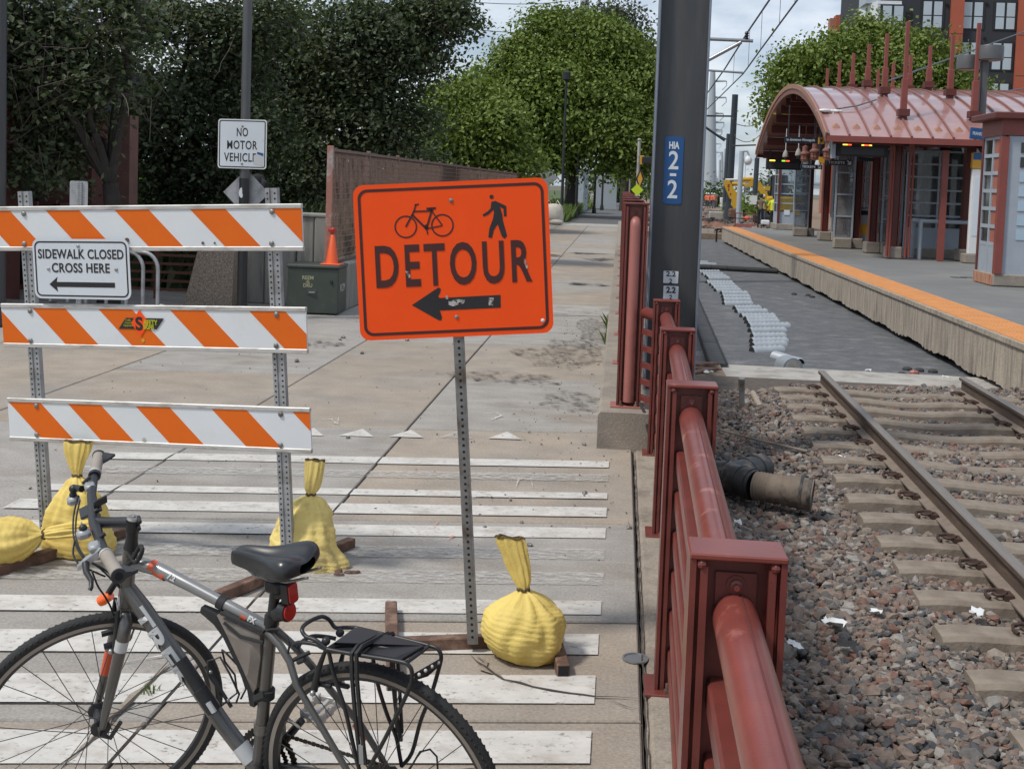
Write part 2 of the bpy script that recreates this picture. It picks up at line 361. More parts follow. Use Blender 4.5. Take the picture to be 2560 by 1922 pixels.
mk('yellow_sign', (0.62, 0.32, 0.03), rough=.5, var=.05)
mk('lime_sign', (0.50, 0.62, 0.02), rough=.5, var=.05)
mk('lantern', (0.34, 0.17, 0.115), rough=.5, var=.1)
mk('led_red', (0.3, 0.02, 0.01), emit=(1, .10, .03), estr=2.2, var=0)
mk('led_yellow', (0.3, 0.2, 0.01), emit=(1, .75, .08), estr=2.2, var=0)
mk('led_green', (0.1, 0.3, 0.01), emit=(.35, .9, .06), estr=1.6, var=0)
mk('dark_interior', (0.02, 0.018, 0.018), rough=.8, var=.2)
mk('bldg_dark', (0.026, 0.029, 0.035), rough=.75, var=.05, vscale=.6)
mk('bldg_red', (0.37, 0.092, 0.05), rough=.8, var=.07, vscale=.8)
mk('bldg_tan', (0.33, 0.15, 0.10), rough=.8, var=.1, vscale=.8)
mk('siding', (0.62, 0.65, 0.67), rough=.6, var=.04)
mk('siding_grey', (0.36, 0.41, 0.45), rough=.6, var=.05)
mk('win_frame', (0.012, 0.013, 0.015), rough=.5, var=0)
mk('blind', (0.42, 0.49, 0.54), rough=.25, var=.06, vscale=.8)
mk('brick_red', (0.10, 0.030, 0.024), rough=.85, var=.2, vscale=4)
mk('brick_pink', (0.20, 0.105, 0.085), rough=.85, var=.2, vscale=4)
mk('charcoal', (0.038, 0.040, 0.045), rough=.7, var=.1)
mk('mesh_rust', (0.20, 0.135, 0.110), rough=.8, var=.25, vscale=9)
mk('mesh_post', (0.33, 0.15, 0.115), rough=.7, var=.2, vscale=5, col2=(0.42, 0.42, 0.41), c2scale=1.6, c2lo=.5, c2hi=.6)
mk('wall_grey', (0.27, 0.26, 0.235), rough=.9, var=.12, vscale=3, col2=(0.12, 0.115, 0.105), c2scale=2.0, c2lo=.5, c2hi=.75, streak=(3, 3, .5), bump=.3, bscale=30)
mk('aggregate', (0.26, 0.205, 0.16), rough=.95, var=.5, vscale=55, col2=(0.36, 0.30, 0.24), c2scale=40, c2lo=.48, c2hi=.56, bump=.8, bscale=60)
mk('box_green', (0.048, 0.060, 0.048), rough=.5, var=.12, vscale=4, col2=(0.085, 0.085, 0.075), c2scale=3, c2lo=.56, c2hi=.75)
mk('graffiti', (0.40, 0.38, 0.22), rough=.7, var=.1)
mk('graffiti_white', (0.55, 0.55, 0.53), rough=.7, var=.1)
mk('cone', (0.80, 0.11, 0.025), rough=.5, var=.06)
mk('tape_red', (0.42, 0.035, 0.022), rough=.5, var=.1)
mk('rust_fence', (0.17, 0.062, 0.040), rough=.75, var=.2)
mk('sack', (0.50, 0.46, 0.40), rough=.8, var=.12, vscale=3, bump=.5, bscale=6)
mk('bark', (0.040, 0.034, 0.029), rough=.95, var=.3, vscale=9, bump=.6, bscale=14, coord='World')
mk('twig', (0.095, 0.080, 0.068), rough=.9, var=.2)
def leafm(k, c0, c1, c2, trans=.25): mk(k, c0, rough=.55, spec=.3, var=0, island=[(0, c0), (.5, c1), (1, c2)], trans=trans)
leafm('leaf_elm', (.044, .062, .031), (.074, .100, .050), (.125, .150, .085), .25)
leafm('leaf_maple', (.095, .140, .026), (.150, .205, .040), (.205, .265, .062), .22)
leafm('leaf_mid', (.040, .068, .020), (.066, .105, .030), (.10, .15, .045), .25)
leafm('leaf_grey', (.055, .068, .045), (.085, .098, .066), (.12, .13, .10), .2)
leafm('leaf_bright', (.09, .16, .02), (.15, .25, .035), (.22, .33, .06), .35)
leafm('grass', (.055, .095, .02), (.09, .14, .03), (.13, .17, .05), .3)
mk('grass_ground', (0.07, 0.095, 0.03), rough=1, var=.3, vscale=1, coord='World')
mk('ground', (0.13, 0.115, 0.085), rough=1, var=.2, vscale=.05, col2=(0.09, 0.11, 0.05), c2scale=.02, coord='World')
# bicycle
mk('bike_grey', (0.115, 0.112, 0.105), rough=.34, metal=.45, var=.08, vscale=10, coat=.4)
mk('bike_grey_lit', (0.24, 0.245, 0.245), rough=.36, metal=.4, var=.06, coat=.4)  # lit tone of the frame grey, sheen painted on the top tube
mk('tyre', (0.017, 0.0175, 0.018), rough=.75, var=.2, vscale=20, bump=.3, bscale=160)
mk('rim', (0.30, 0.275, 0.25), rough=.4, metal=.6, var=.08)
mk('rim_black', (0.02, 0.02, 0.021), rough=.4, var=.1)
mk('spoke', (0.10, 0.098, 0.095), rough=.35, metal=.7, var=0)
mk('saddle', (0.020, 0.021, 0.023), rough=.30, var=.08, spec=.6)
mk('grip', (0.30, 0.265, 0.225), rough=.7, var=.1, vscale=20)
mk('grip_black', (0.035, 0.037, 0.04), rough=.6, var=.1)
mk('red_lens', (0.42, 0.016, 0.010), rough=.25, var=.15, vscale=60, coat=.6)
mk('orange_lens', (0.85, 0.13, 0.02), rough=.25, var=.1, coat=.5, emit=(1, .18, .02), estr=.12)
mk('bag_grey', (0.22, 0.19, 0.165), rough=.55, var=.3, vscale=9, col2=(0.33, 0.30, 0.27), c2scale=5)
mk('orange_decal', (0.62, 0.10, 0.04), rough=.45, var=.05)
mk('decal_white', (0.52, 0.53, 0.53), rough=.45, var=.05)
mk('chain', (0.05, 0.042, 0.036), rough=.5, metal=.6, var=.2)
# clothing
mk('skin', (0.36, 0.21, 0.15), rough=.6, var=.05); mk('skin_dark', (0.10, 0.055, 0.038), rough=.6, var=.05)
mk('cloth_black', (0.016, 0.016, 0.018), rough=.9, var=.15); mk('cloth_camo', (0.15, 0.115, 0.085), rough=.9, var=.4, vscale=14)
mk('hivis', (0.58, 0.66, 0.03), rough=.7, var=.08); mk('hivis_tape', (0.66, 0.50, 0.22), rough=.5, var=.05); mk('orange_vest', (0.70, 0.13, 0.07), rough=.7, var=.1)
mk('jeans', (0.07, 0.085, 0.12), rough=.9, var=.15); mk('green_cloth', (0.07, 0.16, 0.03), rough=.85, var=.1)
# far things
mk('excavator', (0.60, 0.36, 0.025), rough=.45, var=.08, col2=(0.42, 0.26, 0.05), c2scale=1.5, c2lo=.55, c2hi=.8); mk('mast_blue', (0.032, 0.042, 0.055), rough=.5, var=.1)
mk('pylon', (0.36, 0.40, 0.43), rough=.6, var=.05); mk('wire', (0.10, 0.12, 0.14), rough=.5, metal=.3, var=0)
mk('car_white', (0.62, 0.63, 0.64), rough=.25, var=.03, coat=.6); mk('glass_dark', (0.015, 0.018, 0.022), rough=.08, var=0, spec=.8)
mk('white_wall', (0.45, 0.52, 0.58), rough=.8, var=.12, vscale=.8, col2=(0.28, 0.30, 0.31), c2scale=.5, c2lo=.5, c2hi=.7)
mk('graff_dark', (0.05, 0.05, 0.06), rough=.8, var=.1)
mk('light_blue', (0.30, 0.46, 0.62), rough=.5, var=.08)
def glass(name, col, alpha=.3):
    m = bpy.data.materials.new(name); m.use_nodes = True; nt = m.node_tree; N = nt.nodes; L = nt.links
    N.remove(N['Principled BSDF']); t = N.new('ShaderNodeBsdfTransparent'); t.inputs[0].default_value = tuple(col)+(1,)
    g = N.new('ShaderNodeBsdfGlossy'); g.inputs['Roughness'].default_value = .04; fr = N.new('ShaderNodeFresnel'); fr.inputs[0].default_value = 1.5
    d = N.new('ShaderNodeBsdfDiffuse'); d.inputs[0].default_value = (.32, .33, .34, 1)
    n = N.new('ShaderNodeTexNoise'); n.inputs['Scale'].default_value = 2.2; n.inputs['Detail'].default_value = 5
    r = N.new('ShaderNodeValToRGB'); r.color_ramp.elements[0].position = .45; r.color_ramp.elements[1].position = .75
    r.color_ramp.elements[0].color = (alpha*.35,)*3+(1,); r.color_ramp.elements[1].color = (alpha,)*3+(1,)
    tc = N.new('ShaderNodeTexCoord'); L.new(tc.outputs['Object'], n.inputs[0]); L.new(n.outputs[0], r.inputs[0])
    m1 = N.new('ShaderNodeMixShader'); m2 = N.new('ShaderNodeMixShader'); L.new(r.outputs[0], m1.inputs[0]); L.new(t.outputs[0], m1.inputs[1]); L.new(d.outputs[0], m1.inputs[2])
    L.new(fr.outputs[0], m2.inputs[0]); L.new(m1.outputs[0], m2.inputs[1]); L.new(g.outputs[0], m2.inputs[2]); L.new(m2.outputs[0], N['Material Output'].inputs[0])
    Mt[name] = m
glass('glass_dirty', (.72, .76, .78), .75)
glass('glass_clear', (.70, .76, .80), .28)
# ------------------------------------------------------------------ ground, pavement, road
SK = 0.163                                   # the slab joints and crossing bars run slightly askew
mb = MB(); mb.sheet([(-3000, -60, -.72), (3000, -60, -.72), (3000, 6000, -.72), (-3000, 6000, -.72)])
tag(mb.build('ground', Mt['ground']), kind='structure')

pave = MB(); pave.bb(-14, .148, -6, 57.3, -.7, -.014); pave = tag(pave.build('pavement', Mt['crack']), kind='structure')
XE = [-13.9, -11.8, -10.0, -8.2, -6.42, -4.64, -2.855, -1.52, .148]
def slab(x0, x1, ya, yb, mat, dz=0.0):
    """slab between two skewed joints (ya, yb are measured at x = 0)"""
    g = .007; b = .006; m = MB(); lo, hi = ya+g, yb-g; x0 += g; x1 -= g
    P = lambda x, y, z: (x, y+SK*x, z)
    top = [P(x0+b, lo+b, dz), P(x1-b, lo+b, dz), P(x1-b, hi-b, dz), P(x0+b, hi-b, dz)]
    mid = [P(x0, lo, dz-b), P(x1, lo, dz-b), P(x1, hi, dz-b), P(x0, hi, dz-b)]
    bot = [P(x0, lo, -.06), P(x1, lo, -.06), P(x1, hi, -.06), P(x0, hi, -.06)]
    m.add(top+mid+bot, [(0, 1, 2, 3)]+[(4+i, 4+(i+1) % 4, (i+1) % 4, i) for i in range(4)]+[(8+i, 8+(i+1) % 4, 4+(i+1) % 4, 4+i) for i in range(4)])
    return m.build('slab', mat, pave)
rr = random.Random(3)
for i in range(len(XE)-1):
    for k in range(-4, 21):
        ya = 6.53+2.46*k; yb = ya+2.46
        if ya+SK*XE[i] > 17.5 and XE[i+1] < -4.0: continue
        if ya+SK*XE[i] < -5: continue
        tan = True
        if i == 6 and -2 <= k <= 0: tan = k < -1
        elif i == 7 and k == -1: tan = None
        elif i == 5 and k in (-1,): tan = False
        elif k >= 1: tan = rr.random() < (.45 if k > 1 else .8)
        elif k == 0: tan = i != 5
        dz = rr.uniform(-.002, .002)
        if k == 20: yb -= 1.2
        if tan is None:
            slab(XE[i], XE[i+1], 5.03, yb, Mt['concrete_grey'], .001); slab(XE[i], XE[i+1], ya, 5.02, Mt['concrete_tan'], 0)
        else: slab(XE[i], XE[i+1], ya, yb, Mt['concrete_tan' if tan else 'concrete_grey'], dz)
# crossing bars: (near edge, far edge) at x = 0, left end
bars = [(7.85, 8.04, 1), (7.48, 7.66, 2), (7.05, 7.19, 1), (6.655, 6.853, 0), (6.24, 6.43, 1), (5.875, 6.055, 2), (5.50, 5.68, 2), (5.10, 5.28, 1), (4.66, 4.884, 0), (4.20, 4.448, 0), (3.76, 3.992, 0), (3.30, 3.54, 0), (2.85, 3.08, 0)]
for n, (a, b, w) in enumerate(bars):
    m = MB(); xr = -.012-.004*max(0, n-6); xl = -3.27
    segs = [xl, -2.862, -2.848, -1.527, -1.513, xr] if True else [xl, xr]
    for s0, s1 in ((segs[0], segs[1]), (segs[2], segs[3]), (segs[4], segs[5])):
        j = [RNG.uniform(-.006, .006) for _ in range(4)]
        m.sheet([(s0, a+SK*s0+j[0], .006), (s1, a+SK*s1+j[1], .006), (s1, b+SK*s1+j[2], .006), (s0, b+SK*s0+j[3], .006)])
    m.build('crosswalk_bar', Mt['road_paint_worn' if w == 2 else 'road_paint'], pave)
for n in range(9):                            # yield line: triangles beyond the crossing
    x = -.77-.352*n; yb = 8.55+.166*(x+.77); m = MB()
    m.sheet([(x-.125, yb, .006), (x+.125, yb+.02, .006), (x-.01, yb+.27, .006)]); m.build('yield_triangle', Mt['road_paint' if n not in (1,) else 'road_paint_worn'], pave)
def strip(pts, w, z, mat, name, parent=None, jit=.5, seed=1):
    r = random.Random(seed); m = MB(); L_, R_ = [], []
    P = [Vector((p[0], p[1], 0)) for p in pts]; Q = []
    for a, b in zip(P[:-1], P[1:]):
        k = max(2, int((b-a).length/.06))
        for i in range(k): Q.append(a.lerp(b, i/k))
    Q.append(P[-1])
    for i, q in enumerate(Q):
        t = (Q[min(i+1, len(Q)-1)]-Q[max(i-1, 0)]).normalized(); n = Vector((-t.y, t.x, 0)); e = min(1, i/3, (len(Q)-1-i)/3)*.9+.1
        q = q+n*r.uniform(-1, 1)*w*jit
        L_.append(q+n*w*r.uniform(.35, 1)*e/2); R_.append(q-n*w*r.uniform(.35, 1)*e/2)
    vs = [(v.x, v.y, z) for v in L_]+[(v.x, v.y, z) for v in R_]; k = len(L_)
    m.add(vs, [(i, k+i, k+i+1, i+1) for i in range(k-1)]); return m.build(name, mat, parent)
c = [G(x, y) for x, y in [(1178, 1640), (1210, 1672), (1262, 1702), (1330, 1722), (1420, 1738), (1490, 1745), (1595, 1752)]]
strip(c, .020, .009, Mt['crack'], 'crack', pave, .4, 4)
strip([G(1190, 1645), G(1235, 1690), G(1280, 1712)], .05, .0085, Mt['kerb'], 'crack', pave, .4, 5)
strip([G(438, 1655), G(380, 1705), (G(300, 1780)), G(215, 1870), G(150, 1920)], .016, .009, Mt['crack'], 'crack', pave, .6, 6)
strip([G(438, 1655), G(380, 1705), (G(300, 1780)), G(215, 1870), G(150, 1920)], .04, .0078, Mt['kerb'], 'crack', pave, .3, 7)
strip([(.156, y/10) for y in range(20, 84)], .010, .0085, Mt['crack'], 'crack', pave, .25, 8)
strip([G(1520, 1752), G(1560, 1770), G(1600, 1778)], .012, .0085, Mt['crack'], 'crack', pave, .4, 9)
for i, (pts, w, mt_) in enumerate([([(1100, 1300), (1085, 1316), (1096, 1340)], .03, 'orange_chalk'), ([(1060, 1335), (1075, 1325), (1100, 1322), (1085, 1345)], .03, 'orange_chalk'),
        ([(1120, 1340), (1135, 1342), (1110, 1358)], .04, 'orange_chalk'), ([(968, 1330), (985, 1332), (980, 1350)], .03, 'orange_chalk'),
        ([(1200, 1036), (1240, 1034), (1255, 1042), (1225, 1052), (1275, 1050)], .03, 'chalk'), ([(780, 1052), (830, 1050), (845, 1064), (846, 1045)], .03, 'chalk'), ([(1290, 1222), (1296, 1200), (1325, 1198), (1333, 1222)], .025, 'chalk'),
        ([(1150, 1250), (1190, 1245), (1225, 1240), (1180, 1225)], .03, 'chalk'), ([(300, 1660), (420, 1640), (560, 1652)], .035, 'chalk'), ([(330, 1690), (400, 1662), (520, 1668)], .03, 'orange_chalk')]):
    strip([G(*p) for p in pts], w, .0095, Mt[mt_], 'chalk_mark', pave, .15, 20+i)
mk('stain', (0.035, 0.033, 0.032), rough=.85, var=.2, coord='World', streak=(1, 2, 1), wear=(3.2, .46, .56))
mk('grit_stain', (0.085, 0.07, 0.058), rough=.95, var=.3, vscale=20, coord='World', streak=(1, 1.6, 1), wear=(9, .50, .62))
def blob(cx, cy, rx, ry, mt_, seed, z=.0105):
    r = random.Random(seed); n = 26; m = MB(); ph = [r.uniform(0, 6) for _ in range(3)]
    m.sheet([(cx+rx*(1+.22*math.sin(3*u+ph[0])+.15*math.sin(5*u+ph[1])+r.uniform(-.1, .1))*math.cos(u), cy+ry*(1+.22*math.sin(2*u+ph[2])+.15*math.sin(7*u+ph[1])+r.uniform(-.1, .1))*math.sin(u), z) for u in [2*math.pi*k/n for k in range(n)]]); m.build('stain', Mt[mt_], pave)
for i, (cx, cy, rx, ry, mt_) in enumerate([(-1.9, 31.5, .5, .5, 'stain'), (-.9, 33, .5, .35, 'stain'), (-.5, 30.5, .35, .6, 'stain'), (-.6, 22.6, .35, .35, 'stain'), (-.25, 15.2, .3, 1.6, 'grit_stain'), (-.55, 13.2, .5, 1.0, 'grit_stain'), (-1.0, 11.3, .55, .35, 'grit_stain'), (-.3, 10.2, .35, .4, 'grit_stain'), (-3.7, 12.9, .6, .4, 'grit_stain')]): blob(cx, cy, rx, ry, mt_, i, .0105+.0006*i)
m = MB(); m.sheet([(-1.5, 16.9, .005), (.1, 17.2, .005), (.1, 18.6, .005), (-1.5, 18.4, .005)]); m.build('patch', Mt['slab_edge'], pave)
m = MB(); m.sheet([(-3.2, 56.0, .006), (.14, 56.6, .006), (.14, 60, .006), (-3.2, 59.6, .006)]); m.build('patch', Mt['slab_edge'], pave)
# valve cover in the pavement
m = MB(); p = G(1588, 1648); m.lathe([(.052, 0), (.052, .006), (.044, .006), (.044, .002)], 18, (p.x, p.y, .003)); m.mat(Mt['steel']); m.build('valve_cover', Mt['steel'], pave, smooth=40)
# far road
m = MB(); m.bb(-3.4, .45, 57.3, 420, -.7, -.004); road = tag(m.build('road', Mt['road_asphalt']), kind='structure')
m = MB(); m.bb(-60, -3.4, 57.3, 420, -.7, -.03); m.bb(-60, -4.64, 17.5, 57.3, -.7, -.05); m.bb(-60, -14, -6, 17.5, -.7, -.03); tag(m.build('verge', Mt['grass_ground']), kind='structure')
m = MB(); m.bb(.45, 70, 58.5, 900, -.7, -.22); tag(m.build('terrain', Mt['dirt']), kind='structure')
# kerb strip that carries the railing
kerb = MB(); kerb.bb(.16, .50, -3, 8.44, -.7, -.012); kerb = tag(kerb.build('kerb', Mt['kerb']), kind='structure')
ys = [-3, -1.2, .6, 2.2, 3.7, 5.15, 6.62, 7.7, 8.44]
for a, b in zip(ys[:-1], ys[1:]):
    m = MB(); m.box(((.17+.50)/2, (a+b)/2, -.05), (.328, b-a-.012, .11), bev=.012); m.build('kerb_stone', Mt['kerb'], kerb, smooth=30)
# concrete plinth under the tall fence
pl = MB(); yy = 8.44; pl.prism([(-.105, -.3), (.36, -.3), (.36, .262), (-.085, .262), (-.105, .235)], 49, frame=((1, 0, 0), (0, 0, 1), (0, -1, 0)), c=(0, yy+24.5, 0))
pl = pl.build('concrete_plinth', Mt['plinth']); tag(pl, 'long low concrete plinth under the tall red fence', 'plinth')

# ------------------------------------------------------------------ railway side
m = MB(); m.bb(.50, 40, -6, 14.35, -.9, -.345); tag(m.build('track_bed', Mt['ballast_base']), kind='structure')
m = MB(); m.bb(.36, 5.2, 15.85, 58.4, -.9, -.49); tag(m.build('asphalt_bed', Mt['asphalt']), kind='structure')
m = MB(); m.prism([(1.30, 14.0), (4.9, 14.2), (4.9, 15.86), (1.47, 15.98), (1.38, 15.6)], .4, c=(0, 0, -.635)); ca = m.build('concrete_apron', Mt['slab_edge']); tag(ca, kind='structure')
m = MB(); m.bb(.36, 1.36, 13.2, 15.9, -.9, -.40); tag(m.build('soil', Mt['dirt']), kind='structure')

def stones(name, n, region, zf, s0, s1, lvl, mat, seed, dens=None):
    """crushed stone: angular deformed icospheres merged into one mesh"""
    r = np.random.default_rng(seed); V = []; Fc = []
    bm = bmesh.new(); bmesh.ops.create_icosphere(bm, subdivisions=lvl, radius=1.0); bm.verts.ensure_lookup_table()
    bv = np.array([v.co[:] for v in bm.verts]); bf = np.array([[v.index for v in f.verts] for f in bm.faces]); bm.free()
    vari = []
    for k in range(14):
        q = bv*(1+r.normal(0, .03 if lvl > 1 else .12, (len(bv), 1)))
        for _ in range(9 if lvl > 1 else 4):                    # chip flats off
            d = r.normal(size=3); d /= np.linalg.norm(d); h = r.uniform(.42, .74); t = q@d; q = q-np.outer(np.maximum(t-h, 0), d)
        vari.append(q)
    x0, x1, y0, y1 = region
    P = np.c_[r.uniform(x0, x1, n), r.uniform(y0, y1, n)]
    if dens is not None: P = P[np.array([r.random() < dens(*p) for p in P])]
    n = len(P); sz = r.uniform(s0, s1, n)*(1+.5*(r.random(n) > .85)); A = r.uniform(0, 2*np.pi, n); ax = np.c_[r.uniform(.85, 1.35, n), r.uniform(.7, 1.1, n), r.uniform(.5, .8, n)]
    B = r.uniform(-.45, .45, n); C = r.uniform(-.45, .45, n)
    for i in range(n):
        q = vari[i % 14]*ax[i]*sz[i]
        cb, sb = math.cos(B[i]), math.sin(B[i]); q = np.c_[q[:, 0], cb*q[:, 1]-sb*q[:, 2], sb*q[:, 1]+cb*q[:, 2]]
        cc, sc_ = math.cos(C[i]), math.sin(C[i]); q = np.c_[cc*q[:, 0]+sc_*q[:, 2], q[:, 1], -sc_*q[:, 0]+cc*q[:, 2]]
        ca_, sa = math.cos(A[i]), math.sin(A[i]); q = np.c_[ca_*q[:, 0]-sa*q[:, 1], sa*q[:, 0]+ca_*q[:, 1], q[:, 2]]
        V.append(q+np.array([P[i, 0], P[i, 1], zf(P[i, 0], P[i, 1])+r.uniform(-.4, .75)*sz[i]*.8])); Fc.append(bf+i*len(bv))
    V = np.concatenate(V); Fc = np.concatenate(Fc); me = bpy.data.meshes.new(name)
    me.vertices.add(len(V)); me.vertices.foreach_set('co', V.astype(np.float32).ravel())
    me.loops.add(Fc.size); me.loops.foreach_set('vertex_index', Fc.astype(np.int32).ravel())
    me.polygons.add(len(Fc)); me.polygons.foreach_set('loop_start', np.arange(0, Fc.size, 3, dtype=np.int32)); me.update(calc_edges=True)
    me.shade_flat(); me.materials.append(mat); return link(name, me)
TIE_Y = [13.07, 12.56, 12.05, 11.43, 10.85, 10.23, 9.65, 9.06, 8.456, 7.978, 7.426, 6.92, 6.40, 5.906, 5.33, 4.75, 4.17, 3.6, 3.0, 2.4]
def bal_z(x, y):
    z = -.312+.018*math.sin(x*2.1+y*.9)+.015*math.sin(y*2.3-x)
    if x < 1.0: z -= .03*(1.0-x)
    if y > 12.6 and x < 1.7: z -= .05*(y-12.6)
    return z
def vis(x, y): return x < .6+y*.55
tag(stones('ballast', 9500, (.50, 2.6, 2.1, 3.9), bal_z, .017, .031, 2, Mt['ballast'], 1, lambda x, y: 1 if vis(x, y) else 0), 'grey and rust brown crushed stone ballast beside the near railing', 'ballast', kind='stuff')
tag(stones('ballast', 27000, (.50, 4.7, 3.8, 7.6), bal_z, .018, .032, 1, Mt['ballast'], 4, lambda x, y: 1 if vis(x, y) else 0), 'crushed stone ballast along the middle of the railing', 'ballast', kind='stuff')
tag(stones('ballast', 36000, (.50, 5.6, 7.5, 14.4), bal_z, .019, .034, 1, Mt['ballast'], 2, lambda x, y: 1 if x < 1.5+y*.42 and (y < 13.4+.5*(x > 2.0) or x > 4.6) and not (y > 13.0 and x < 1.3) else 0), 'crushed stone ballast between the rails up to the apron', 'ballast', kind='stuff')
tag(stones('spoil', 5000, (.55, 9.5, 60, 118), lambda x, y: -.16+.12*math.sin(x*1.3)*math.sin(y*.35), .06, .20, 1, Mt['ballast_far'], 5), 'brown broken stone and spoil beyond the far platform end', 'spoil', kind='stuff')
def grit_d(x, y):
    if x > -.75 and 6.4 < y < 18: return .9
    return .10
tag(stones('grit', 2600, (-5, .12, 5.0, 19), lambda x, y: .005, .003, .009, 1, Mt['ballast_far'], 9, grit_d), 'small loose stones and grit scattered over the pavement', 'grit', kind='stuff')
rr = random.Random(11)
for n, (px, py, s) in enumerate([(1462, 1236, .035), (1460, 1113, .03), (1040, 1228, .022), (1324, 1365, .028), (1304, 1308, .022), (1573, 1322, .025), (858, 846, .05), (1018, 852, .04), (850, 850, .035), (742, 905, .05), (905, 885, .045), (870, 1096, .03), (1212, 1320, .022)]):
    s *= .7; p = G(px, py); m = MB(); m.ball((0, 0, 0), (s, s*.7, s*.55), 7, 5); m.v = [tuple(c_*rr.uniform(.8, 1.15) for c_ in v) for v in m.v]
    o = m.build('stone', Mt['galv_dark'], loc=(p.x, p.y, s*.4), rot=(0, 0, rr.uniform(0, 6))); tag(o, 'loose grey stone lying on the concrete pavement', 'stone', 'loose stones on the pavement')

# track: two rails, ties, clips
track = thing('railway_track', 'rusty railway track on concrete ties ending at the concrete apron', 'track', (2.97, 6, 0))
org = Vector((2.97, 6, 0)); TS = .0127
def rail(xa):
    x = lambda y: xa+TS*(y-13.33)
    prof_foot = [(-.07, -.168), (.07, -.168), (.07, -.158), (.012, -.142), (-.012, -.142), (-.07, -.158)]
    y0, y1 = -3.0, 13.33; d = Vector((x(y1)-x(y0), y1-y0, 0)); L = d.length; d.normalize(); ex = Vector((d.y, -d.x, 0)); c = Vector(((x(y0)+x(y1))/2, (y0+y1)/2, -.07))
    fr = (ex, (0, 0, 1), tuple(-d)); m = MB(org)
    w = m.mat(Mt['rail_steel']).prism([(-.0085, -.146), (.0085, -.146), (.0085, -.036), (-.0085, -.036)], L, fr, c)
    r_ = m.build('rail', None, track)
    m = MB(org); m.prism(prof_foot, L, fr, c); m.build('rail_foot', Mt['rail_foot'], r_)
    m = MB(org); m.mat(Mt['rail_steel']).prism([(-.035, -.0355), (.035, -.0355), (.036, -.010), (-.036, -.010)], L-.002, fr, c)
    m.mat(Mt['rail_head']).prism([(-.036, -.0095), (.036, -.0095), (.028, -.002), (.012, 0), (-.012, 0), (-.028, -.002)], L-.001, fr, c); m.build('rail_head', None, r_)
rail(2.262); rail(3.767)
def tie_mesh():
    m = MB(); n = 24; L = 2.58; vs = []
    for i in range(n+1):
        x = -L/2+L*i/n; a = abs(x); zt = .0 if a > .5 else -.028*(math.cos(a/.5*math.pi)*.5+.5)*1.0
        if a > L/2-.04: zt -= .012
        wt = .086; wb = .105
        vs += [(x, -wb, -.20), (x, -wt-.01, zt-.022), (x, -wt+.008, zt), (x, wt-.008, zt), (x, wt+.01, zt-.022), (x, wb, -.20)]
    fs = [];
    for i in range(n):
        for j in range(5): a = i*6+j; fs.append((a, a+6, a+7, a+1))
    fs += [tuple(range(5, -1, -1))[::-1], tuple(n*6+j for j in range(5, -1, -1))]
    m.add(vs, fs); return m.mesh('tie', Mt['tie'])
def clip_mesh():
    m = MB()
    pts = [(-.055, -.045, .010), (-.07, -.01, .016), (-.055, .04, .02), (-.01, .052, .026), (.03, .035, .03), (.04, 0, .028), (.02, -.03, .026), (-.02, -.035, .024), (-.03, -.005, .022), (-.005, .012, .022), (.05, .02, .02)]
    m.tube(pts, .0095, 6); m.box((.045, 0, .012), (.05, .09, .03)); return m.mesh('clip', Mt['clip'], 60)
tm = tie_mesh(); cmh = clip_mesh(); rr = random.Random(5)
for y in TIE_Y:
    xc = 2.262+.7525+TS*(y-13.33); t = link('tie', tm, track, (xc-org.x+rr.uniform(-.01, .01), y-org.y, -.238), (0, 0, rr.uniform(-.012, .012)))
    for xo, rz in ((-.7525-.115, 0), (-.7525+.115, math.pi), (.7525-.115, 0), (.7525+.115, math.pi)):
        link('clip', cmh, t, (xo, 0, .004), (0, 0, rz))
# ------------------------------------------------------------------ platform
Y0, Y1, XP = 8.0, 55.6, 4.66
plat = thing('platform', 'long low station platform with ribbed concrete face and orange tactile edge', 'platform', (7, 30, 0)); po = Vector((7, 30, 0))
m = MB(po); m.bb(XP+.03, 12.6, Y0, Y1, -.05, .222); deck = m.build('deck', Mt['platform_top'], plat)
# face panels: board-formed concrete with a broken lower edge
rr = random.Random(2); y = Y0
while y < Y1-.2:
    L = min(2.35, Y1-y); m = MB(po); n = 30; e = .006
    vs = []; bots = []
    for i in range(n+1):
        yy = y+e+(L-2*e)*i/n; b = -.385+rr.uniform(-.022, .015)+.02*math.sin(yy*3); bots.append(b)
        prd = .006*(1 if (i//2) % 2 else 0)*rr.uniform(.4, 1)
        vs += [(XP, yy, .165), (XP-.004-prd, yy, .15), (XP-.004-prd, yy, b), (XP+.16, yy, b)]
    fs = []
    for i in range(n):
        for j in range(3): a = i*4+j; fs.append((a, a+4, a+5, a+1))
    m.add(vs, fs); m.add([vs[0], vs[1], vs[2], vs[3]], [(0, 1, 2, 3)]); m.add([vs[-4], vs[-3], vs[-2], vs[-1]], [(3, 2, 1, 0)])
    m.build('face_panel', Mt['platform_face'], plat); y += L
m = MB(po); m.bb(XP-.035, XP+.3, Y0, Y1, .162, .2245); m.build('coping', Mt['platform_face'], plat)
m = MB(po); m.bb(XP+.75, XP+.9, Y0, Y1-.2, -.62, -.04); m.build('footing', Mt['dark_interior'], plat)  # near-black colour paints the shade in the gap below the face panels
# end of the platform
m = MB(po); m.bb(XP-.03, 9, Y1-.02, Y1+.05, -.30, .215); m.build('end_wall', Mt['platform_face'], plat)
m = MB(po); m.bar((XP-.25, Y1+.1, -.5), (XP-.25, Y1+.1, .12), .08); m.bar((XP-.25, Y1+.1, .1), (XP+.1, Y1+.1, .1), .08); m.build('end_bracket', Mt['black_metal'], plat)
